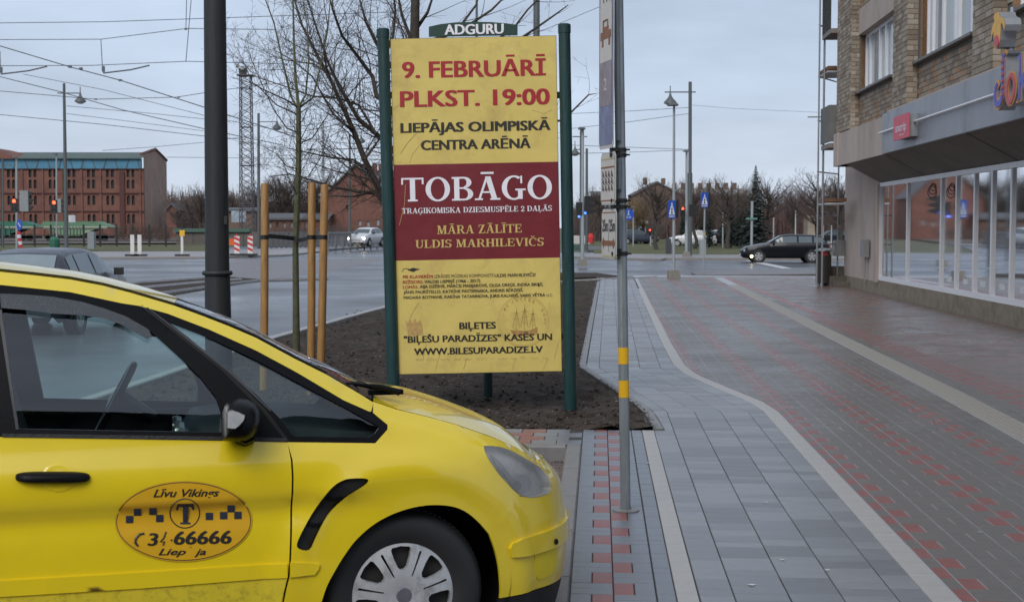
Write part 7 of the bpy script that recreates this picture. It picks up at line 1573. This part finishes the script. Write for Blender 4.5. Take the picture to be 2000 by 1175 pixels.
# mirror on the door
mpx = [(435, 859), (435.5, 832), (436.5, 806), (440, 795), (446, 787), (456, 781), (468, 779.5), (484, 783), (497, 791), (506, 806), (507, 822), (503, 840), (492, 853), (481, 859.5), (458, 861)]
MP = I(mpx); mc_ = np.mean(MP, 0); mm = MB(); rings = [(1.0, .035), (1.06, .06), (1.05, .11), (.98, .16), (.82, .20), (.5, .222), (.05, .228)]
for sc_, of in rings:
    sh = (of - .035) * .33
    for q in MP: a = mc_ + (np.array(q) - mc_) * sc_ * (1 - (of) * .35); mm.v.append(tuple(S(a[0] - sh * .25 + .012 * 0, a[1] + sh * .15, of)))
k = len(MP)
for i in range(len(rings) - 1):
    for j in range(k): mm.f.append((i * k + j, i * k + (j + 1) % k, (i + 1) * k + (j + 1) % k, (i + 1) * k + j))
mm.f.append(tuple(range((len(rings) - 1) * k, len(rings) * k))); mm.f.append(tuple(range(k))[::-1])
# shift the mirror so that its outer face sits where the photo shows it
def shift_px(v, tgt, src):
    return v
ref = proj(T2W(np.mean(np.array(mm.v)[3 * k:4 * k], 0))); want = (np.mean([q[0] for q in mpx]), np.mean([q[1] for q in mpx]))
sx_ = (want[0] - ref[0]) / 510; sz_ = -(want[1] - ref[1]) / 510
mm.v = [(a + sx_, b, c + sz_) for a, b, c in mm.v]
mir = part('door_mirror', mm, M_bk, taxi, smooth=True, sharp=50)
ind = [(442.5, 804.6), (447, 801), (453, 799.5), (466, 803), (480, 810), (479, 817), (476, 823), (468, 832), (459.5, 838.7), (450, 838.5), (442.5, 837)]
def mirpt(px, py, off):
    lo = inv(px, py, off); return S(lo[0], lo[1], off)
im = MB(); c_ = np.mean(ind, 0); 
base = [mirpt(x, y, .212) for x, y in ind]; front = [mirpt(*(c_ + (np.array(q) - c_) * .88), .245) for q in ind]; n_ = len(ind)
im.v = [tuple(q) for q in base + front]; im.f = [tuple(range(n_, 2 * n_))] + [(i, (i + 1) % n_, (i + 1) % n_ + n_, i + n_) for i in range(n_)]
part('indicator_lamp', im, mat('indicator_silver', (.52, .52, .50), .2, .5, var=.2, vscale=20), mir, smooth=True, sharp=30)
mb = MB(); a_ = S(*inv(478, 850), -.02); b_ = S(*inv(480, 845, .09), .09); mb.tube([a_, b_], [.05, .04], 8); mb.v = [(x, y, z) for x, y, z in mb.v]; part('mirror_foot', mb, M_bk, mir)
# far mirror
c = mir.copy(); COL.objects.link(c); c.parent = taxi; c.scale = (1, -1, 1); c.location = (0, CW, 0)
# door handle
def lens(name, cx, cy, rx, ry, off0, depth, m, n=24, sup=2., parent=taxi, rings_=5):
    mb = MB(); 
    for i in range(rings_ + 1):
        a = i / rings_ * math.pi / 2; rs = math.cos(a) ** .6 if i < rings_ else .02; of = off0 + depth * math.sin(a)
        for t in range(n):
            th = 2 * math.pi * t / n; c, s = math.cos(th), math.sin(th); x = cx + rs * rx * math.copysign(abs(c) ** (2 / sup), c); y = cy + rs * ry * math.copysign(abs(s) ** (2 / sup), s)
            mb.v.append(tuple(S(*inv(x, y), of)))
    for i in range(rings_):
        for j in range(n): mb.f.append((i * n + j, i * n + (j + 1) % n, (i + 1) * n + (j + 1) % n, (i + 1) * n + j))
    return part(name, mb, m, parent, smooth=True)
lens('handle_recess', 115, 931, 33, 29, .0008, -.004, M_y) if False else None
rec = MB(); n = 28; rr_ = [1., .92, .75, .45, .05]
for i, r in enumerate(rr_):
    for t in range(n): th = 2 * math.pi * t / n; rec.v.append(tuple(S(*inv(115 + 33 * r * math.cos(th), 931 + 29 * r * math.sin(th)), .0015 + (.002 if i == 1 else 0) - [0, 0, .006, .010, .012][i] * .0)))
for i in range(len(rr_) - 1):
    for j in range(n): rec.f.append((i * n + j, i * n + (j + 1) % n, (i + 1) * n + (j + 1) % n, (i + 1) * n + j))
hdl = lens('door_handle', 103, 931, 73, 11.5, .006, .034, M_bk, n=36, sup=3.5, parent=taxi)
hr = part('handle_recess', rec, M_y, taxi, smooth=True)
# ---- company badge
M_bo = mat('badge_orange', (.72, .40, .015), .35, var=.05, drops=.15, coat=.3); M_bo2 = mat('badge_rim', (.62, .36, .03), .35, var=.05); M_bkk = mat('badge_black', (.025, .022, .02), .4, var=.1); M_nav = mat('badge_navy', (.03, .035, .055), .4)
def flat_px(L, off, m, name, parent): 
    mb = panel_mb(I(L), [], lambda a, b, d: S(a, b, off), .014); mb.f = [f[::-1] for f in mb.f]; return part(name, mb, m, parent, smooth=True)
def ellp(rx, ry, n=56, cx=358.5, cy=1017): return [(cx + rx * math.cos(t * 2 * math.pi / n), cy + ry * math.sin(t * 2 * math.pi / n) - rx * math.cos(t * 2 * math.pi / n) * .012) for t in range(n)]
bdg = flat_px(ellp(134, 79), .0035, M_bo2, 'company_badge', taxi); bdg['label'] = 'oval orange company badge with black lettering'
flat_px(ellp(131.5, 76.5), .0045, M_bkk, 'badge_ring', bdg); flat_px(ellp(130, 75), .0055, M_bo, 'badge_field', bdg)
_grid = {}
def dpt(x, y, off=.0068): 
    return S(*inv(x, y), off)
# quadratic fit pixel -> (p,z) over the badge for speed
gx = [(x, y) for x in np.linspace(225, 492, 6) for y in np.linspace(938, 1098, 5)]; A_ = np.array([[1, x, y, x * x, x * y, y * y] for x, y in gx]); sol = np.linalg.lstsq(A_, np.array(I(gx)), rcond=None)[0]
def dfast(x, y, off=.0072): p, z = np.array([1, x, y, x * x, x * y, y * y]) @ sol; return tuple(S(p, z, off))
def dtext(jobs, m, slope=-.012):
    mb = MB()
    for s, x0, x1, yt, yb, bold, shear in jobs: fit_text(mb, s, x0, x1, yt, yb, lambda a, b, i: dfast(a, b + (a - (x0 + x1) / 2) * slope, .0070 + (i // 4) * .0003), bold, shear)
    return part('lettering', mb, m, bdg)
dtext([('Līvu Vikings', 299, 428, 953, 968, .02, .35), ('Liep', 309, 363, 1069, 1082, .02, .35), ('ja', 379, 402, 1069, 1082, .02, .35), ('-', 369, 375, 1064, 1068, .02, .3)], M_bkk, -.012)
dtext([('3', 288, 309, 1038.5, 1063.5, .045, .12), ('66666', 339, 452, 1034, 1060.5, .045, .12)], M_bkk, -.02)
mb = MB(); mb.tube([dfast(x, y) for x, y in [(281, 1040), (272, 1042), (265, 1050), (264, 1058), (269, 1064)]], .0045, 6); mb.tube([dfast(x, y) for x, y in [(324, 1037), (320, 1048), (313, 1056), (321, 1056), (318, 1063)]], .003, 6); mb.tube([dfast(333, 1053), dfast(336, 1053)], .0035, 6)
mb.tube([dfast(361 + 29 * math.cos(t), 1001 + 29 * math.sin(t), .0065) for t in np.linspace(0, 6.2832, 49)], .0022, 4); part('badge_circle', mb, M_bkk, bdg)
mb = MB()
def quadp(L): 
    o = len(mb.v); mb.v += [dfast(*q) for q in L]; mb.f.append(tuple(range(o, o + len(L))))
for x, y in ((253, 1014), (268.5, 999.5), (298.5, 998), (312, 1012), (409, 1008), (437, 1006.5), (451.5, 993), (465, 1006)):
    mb = MB(); quadp([(x - 7.2, y - 7.2), (x + 7.2, y - 7.4), (x + 7.2, y + 6.8), (x - 7.2, y + 7)]); part('badge_square', mb, M_nav, bdg)
mb = MB()
quadp([(346, 982), (378, 981.5), (379.5, 995), (376, 995), (373, 989), (350, 989), (347, 996), (343.5, 996)]); quadp([(357, 989.2), (368, 989.2), (367, 1019), (357.5, 1019)]); quadp([(352, 1019.2), (372, 1019.2), (372, 1023), (352, 1023)])
part('badge_letter', mb, M_nav, bdg)
# ---- wheels
def cap_mb():
    n = 7; R = .215; hs = []
    for k in range(n):
        a = math.radians(92 + k * 360 / n)
        def pol(r, da): return (r * math.cos(a + da), r * math.sin(a + da))
        hs.append([pol(.192, -.19), pol(.194, 0), pol(.192, .19), pol(.183, .225), pol(.15, .22), pol(.112, .16), pol(.102, .06), pol(.102, -.06), pol(.112, -.16), pol(.15, -.22), pol(.183, -.225)])
        a += math.pi / n
        hs.append([pol(.182, -.028), pol(.186, 0), pol(.182, .028), pol(.084, .035), pol(.080, 0), pol(.084, -.035)])
    def fn(a, b, d):
        r = math.hypot(a, b); y = -.030 + .034 * (r / R) ** 2.2 + .012 * math.exp(-(r / .05) ** 2)
        return (a, y + d, b)
    return panel_mb([(R * math.cos(t), R * math.sin(t)) for t in np.linspace(0, 2 * math.pi, 65)[:-1]], hs, fn, .016, rim=.03)
M_cap = mat('wheel_cap_silver', (.50, .51, .52), .42, .25, var=.15, vscale=10, dark=(.20, .19, .18), dscale=14, damt=.6)
M_tyre = mat('tyre', (.008, .008, .0085), .9, spec=.08, var=.35, vscale=10, bump=.4, bscale=60)
def wheel(loc, far=False):
    o = bpy.data.objects.new('wheel', wheel_me[0]); COL.objects.link(o); o.parent = taxi; o.location = loc; ORG[o.name] = Vector((0, 0, 0)); 
    for nm, me in zip(('hubcap', 'brake_disc', 'centre_cap'), wheel_me[1:]):
        c = bpy.data.objects.new(nm, me); COL.objects.link(c); c.parent = o
    if far: o.rotation_euler = (0, 0, math.pi)
    return o
tm = MB(); prof = [(.205, .0), (.222, -.008), (.25, -.016), (.285, -.016), (.310, -.005), (.324, .012), (.331, .03), (.333, .10), (.331, .17), (.324, .188), (.31, .205), (.25, .212), (.205, .2)]
tm.lathe(prof, (0, 0, 0), (0, 1, 0), 72)
tr_ = MB()
for k in range(90):
    a = k * 2 * math.pi / 90
    for y in (.07, .14): tm.box((.3335 * math.cos(a), y, .3335 * math.sin(a)), (.006, .045, .016), Matrix.Rotation(-a, 3, 'Y'))
dk = MB(); dk.lathe([(.001, .03), (.205, .03), (.205, .0)], (0, 0, 0), (0, 1, 0), 40)
for k in range(5): a = k * 1.2566; dk.lathe([(.001, .012), (.016, .014), (.016, .03)], (.085 * math.cos(a), 0, .085 * math.sin(a)), (0, 1, 0), 10)
cc = MB(); cc.lathe([(.001, -.027), (.028, -.026), (.033, -.020), (.034, -.008), (.038, -.016), (.040, -.008), (.040, .0)], (0, 0, 0), (0, 1, 0), 32)
wheel_me = [mesh('wheel', tm, M_tyre, True, None, 35), mesh('hubcap', cap_mb(), M_cap, True, None, 35), mesh('brake_disc', dk, mat('brake_dark', (.04, .038, .036), .6, .3), True), mesh('centre_cap', cc, mat('cap_grey', (.22, .23, .25), .35, .6), True)]
WZ = .336
wheel((0, .055, WZ)); wheel((-2.85, .055, WZ)); wheel((0, CW - .055, WZ + .085), True); wheel((-2.85, CW - .055, WZ + .085), True)
# dark wheel housings and underbody, with tyre spray studs
for cx in (.02, -2.83):
    mb = MB(); mb.lathe([(.43, .05), (.43, .45), (.001, .45)], (cx, 0, .38), (0, 1, 0), 36); part('wheel_housing', mb, M_gap, taxi)
    mb = MB(); mb.lathe([(.43, CW - .05), (.43, CW - .45), (.001, CW - .45)], (cx, 0, .38), (0, 1, 0), 36); part('wheel_housing', mb, M_gap, taxi)
mb = MB(); mb.box((-1.42, CW / 2, .26), (1.95, CW - .14, .12)); mb.box((.62, CW / 2, .45), (.30, CW - .9, .4)); mb.box((-3.4, CW / 2, .5), (.4, CW - .5, .5)); mb.box((-1.42, CW / 2, .25), (4.4, CW - .95, .1)); part('underbody', mb, M_gap, taxi)
# cabin: floor, dash, seats, steering wheel, inner door cards
M_int = mat('cabin_grey', (.045, .050, .055), .7, var=.3, vscale=12, bump=.2); M_int2 = mat('cabin_silver', (.30, .31, .32), .35, .6)
mb = MB(); mb.box((-1.5, CW / 2, .34), (2.3, CW - .25, .05)); part('cabin_floor', mb, M_int, taxi)
dq = panel_mb([(-.62, .40), (-.76, .75), (-.80, .90), (-.74, .985), (-.50, 1.02), (-.10, .98), (.08, .93), (.08, .40)], [], lambda a, b, d: (a, .14 + d, b), .3, rim=CW - .28, grid=False); dq.add([(a, CW - .14, b) for a, b in [(-.62, .40), (-.76, .75), (-.80, .90), (-.74, .985), (-.50, 1.02), (-.10, .98), (.08, .93), (.08, .40)]], [tuple(range(8))]); part('dashboard', dq, M_int, taxi)
mb = MB()
for y, z, s in ((.75, .80, .10), (.93, .78, .16), (1.1, .80, .10)): mb.box((-.80, y, z), (.03, s, .12))
mb.box((-.80, .93, .62), (.05, .2, .14)); mb.tube([(-.80, .84, .93), (-.80, 1.04, .93)], .02, 8); part('centre_console', mb, M_int2, taxi)
sc0 = np.array((-1.10, 1.36, 1.06))
sax = Vector((-.88, 0, .47)).normalized(); mb = MB(); b1_ = sax.orthogonal().normalized(); b2_ = sax.cross(b1_)
# left-hand drive: the wheel stands on the far side of the cabin
mb.tube([Vector(sc0) + (b1_ * math.cos(t) + b2_ * math.sin(t)) * .185 for t in np.linspace(0, 2 * math.pi, 33)], .017, 8, False)
for t in (0.2, 2.2, 4.2): mb.tube([sc0, Vector(sc0) + (b1_ * math.cos(t) + b2_ * math.sin(t)) * .18], .014, 6)
mb.lathe([(.001, .03), (.06, .02), (.06, -.03), (.03, -.2)], sc0, sax, 16); part('steering_wheel', mb, mat('wheel_black', (.02, .02, .022), .35), taxi, smooth=True)
for yy in (.46, 1.40):
    for xx in (-1.32, -2.30):
        mb = MB(); mb.box((xx + .05, yy, .62), (.5, .46, .16)); R2 = Matrix.Rotation(math.radians(-14), 3, 'Y'); mb.box((xx - .26, yy, .95), (.14, .44, .62), R2, .9); mb.box((xx - .36, yy, 1.36), (.09, .26, .17), R2, .9); part('seat', mb, M_int, taxi, smooth=False)
for yy in (.12, CW - .12):
    mb = MB(); mb.box((-1.2, yy, .68), (1.7, .04, .60)); part('door_card', mb, M_int, taxi)
mb = MB(); mb.box((-.93, CW / 2, 1.40), (.03, .20, .07)); part('inner_mirror', mb, M_int, taxi)
hl_ = MB(); E_ = resample3(Te[3:iw + 1], .2)
for e_ in E_:
    for y in (e_[1] + .03, CW - e_[1] - .03): hl_.v.append((e_[0], y, e_[2] - .05))
hl_.f = [(2 * i, 2 * i + 1, 2 * i + 3, 2 * i + 2) for i in range(len(E_) - 1)]; part('headlining', hl_, mat('headlining_grey', (.22, .23, .24), .8), taxi)
mb = MB(); R3 = Matrix.Rotation(-.2, 3, 'Z')

# ================================================================ unseen building behind the viewer, sized to darken the taxi window reflections
rowb_ = thing('unseen_building', 'unseen dark timber clad building behind the viewer, sized for the taxi window reflections', 'building', Vector((0, -8, 0)))
part('wall', panel_mb([(-5, -.3), (9, -.3), (9, 10.6), (-5, 10.6)], [], lambda a, b, d: (a, -8 - d, b), 6, rim=.2, grid=False), mat('unseen_wall', (.06, .055, .05), .9, var=.3, vscale=1), rowb_)
for k in range(18): mb = MB(); mb.box((-4.6 + k * .78, -7.93, 5.2), (.34, .06, 10.5)); part('board', mb, mat('unseen_board', (.025, .022, .02), .8), rowb_)
mb = MB(); mb.add([(-5.5, -7.6, 10.5), (9.5, -7.6, 10.5), (9.5, -16, 11), (-5.5, -16, 11)], [(0, 1, 2, 3)]); part('roof', mb, M_grr, rowb_)

mb = MB()
for y, z in ((.55, .93), (.80, .95), (1.08, .95)): mb.lathe([(.045, -.02), (.052, 0), (.045, .02)], (-.83, y, z), (1, 0, 0), 14)
mb.tube([(-.92, .93, .62), (-.94, .93, .80)], .012, 6); mb.lathe([(.001, .05), (.03, .03), (.028, -.02), (.001, -.04)], (-.94, .93, .82), (0, 0, 1), 10); part('vent_ring', mb, mat('trim_silver', (.5, .5, .5), .25, .6), taxi, smooth=True)
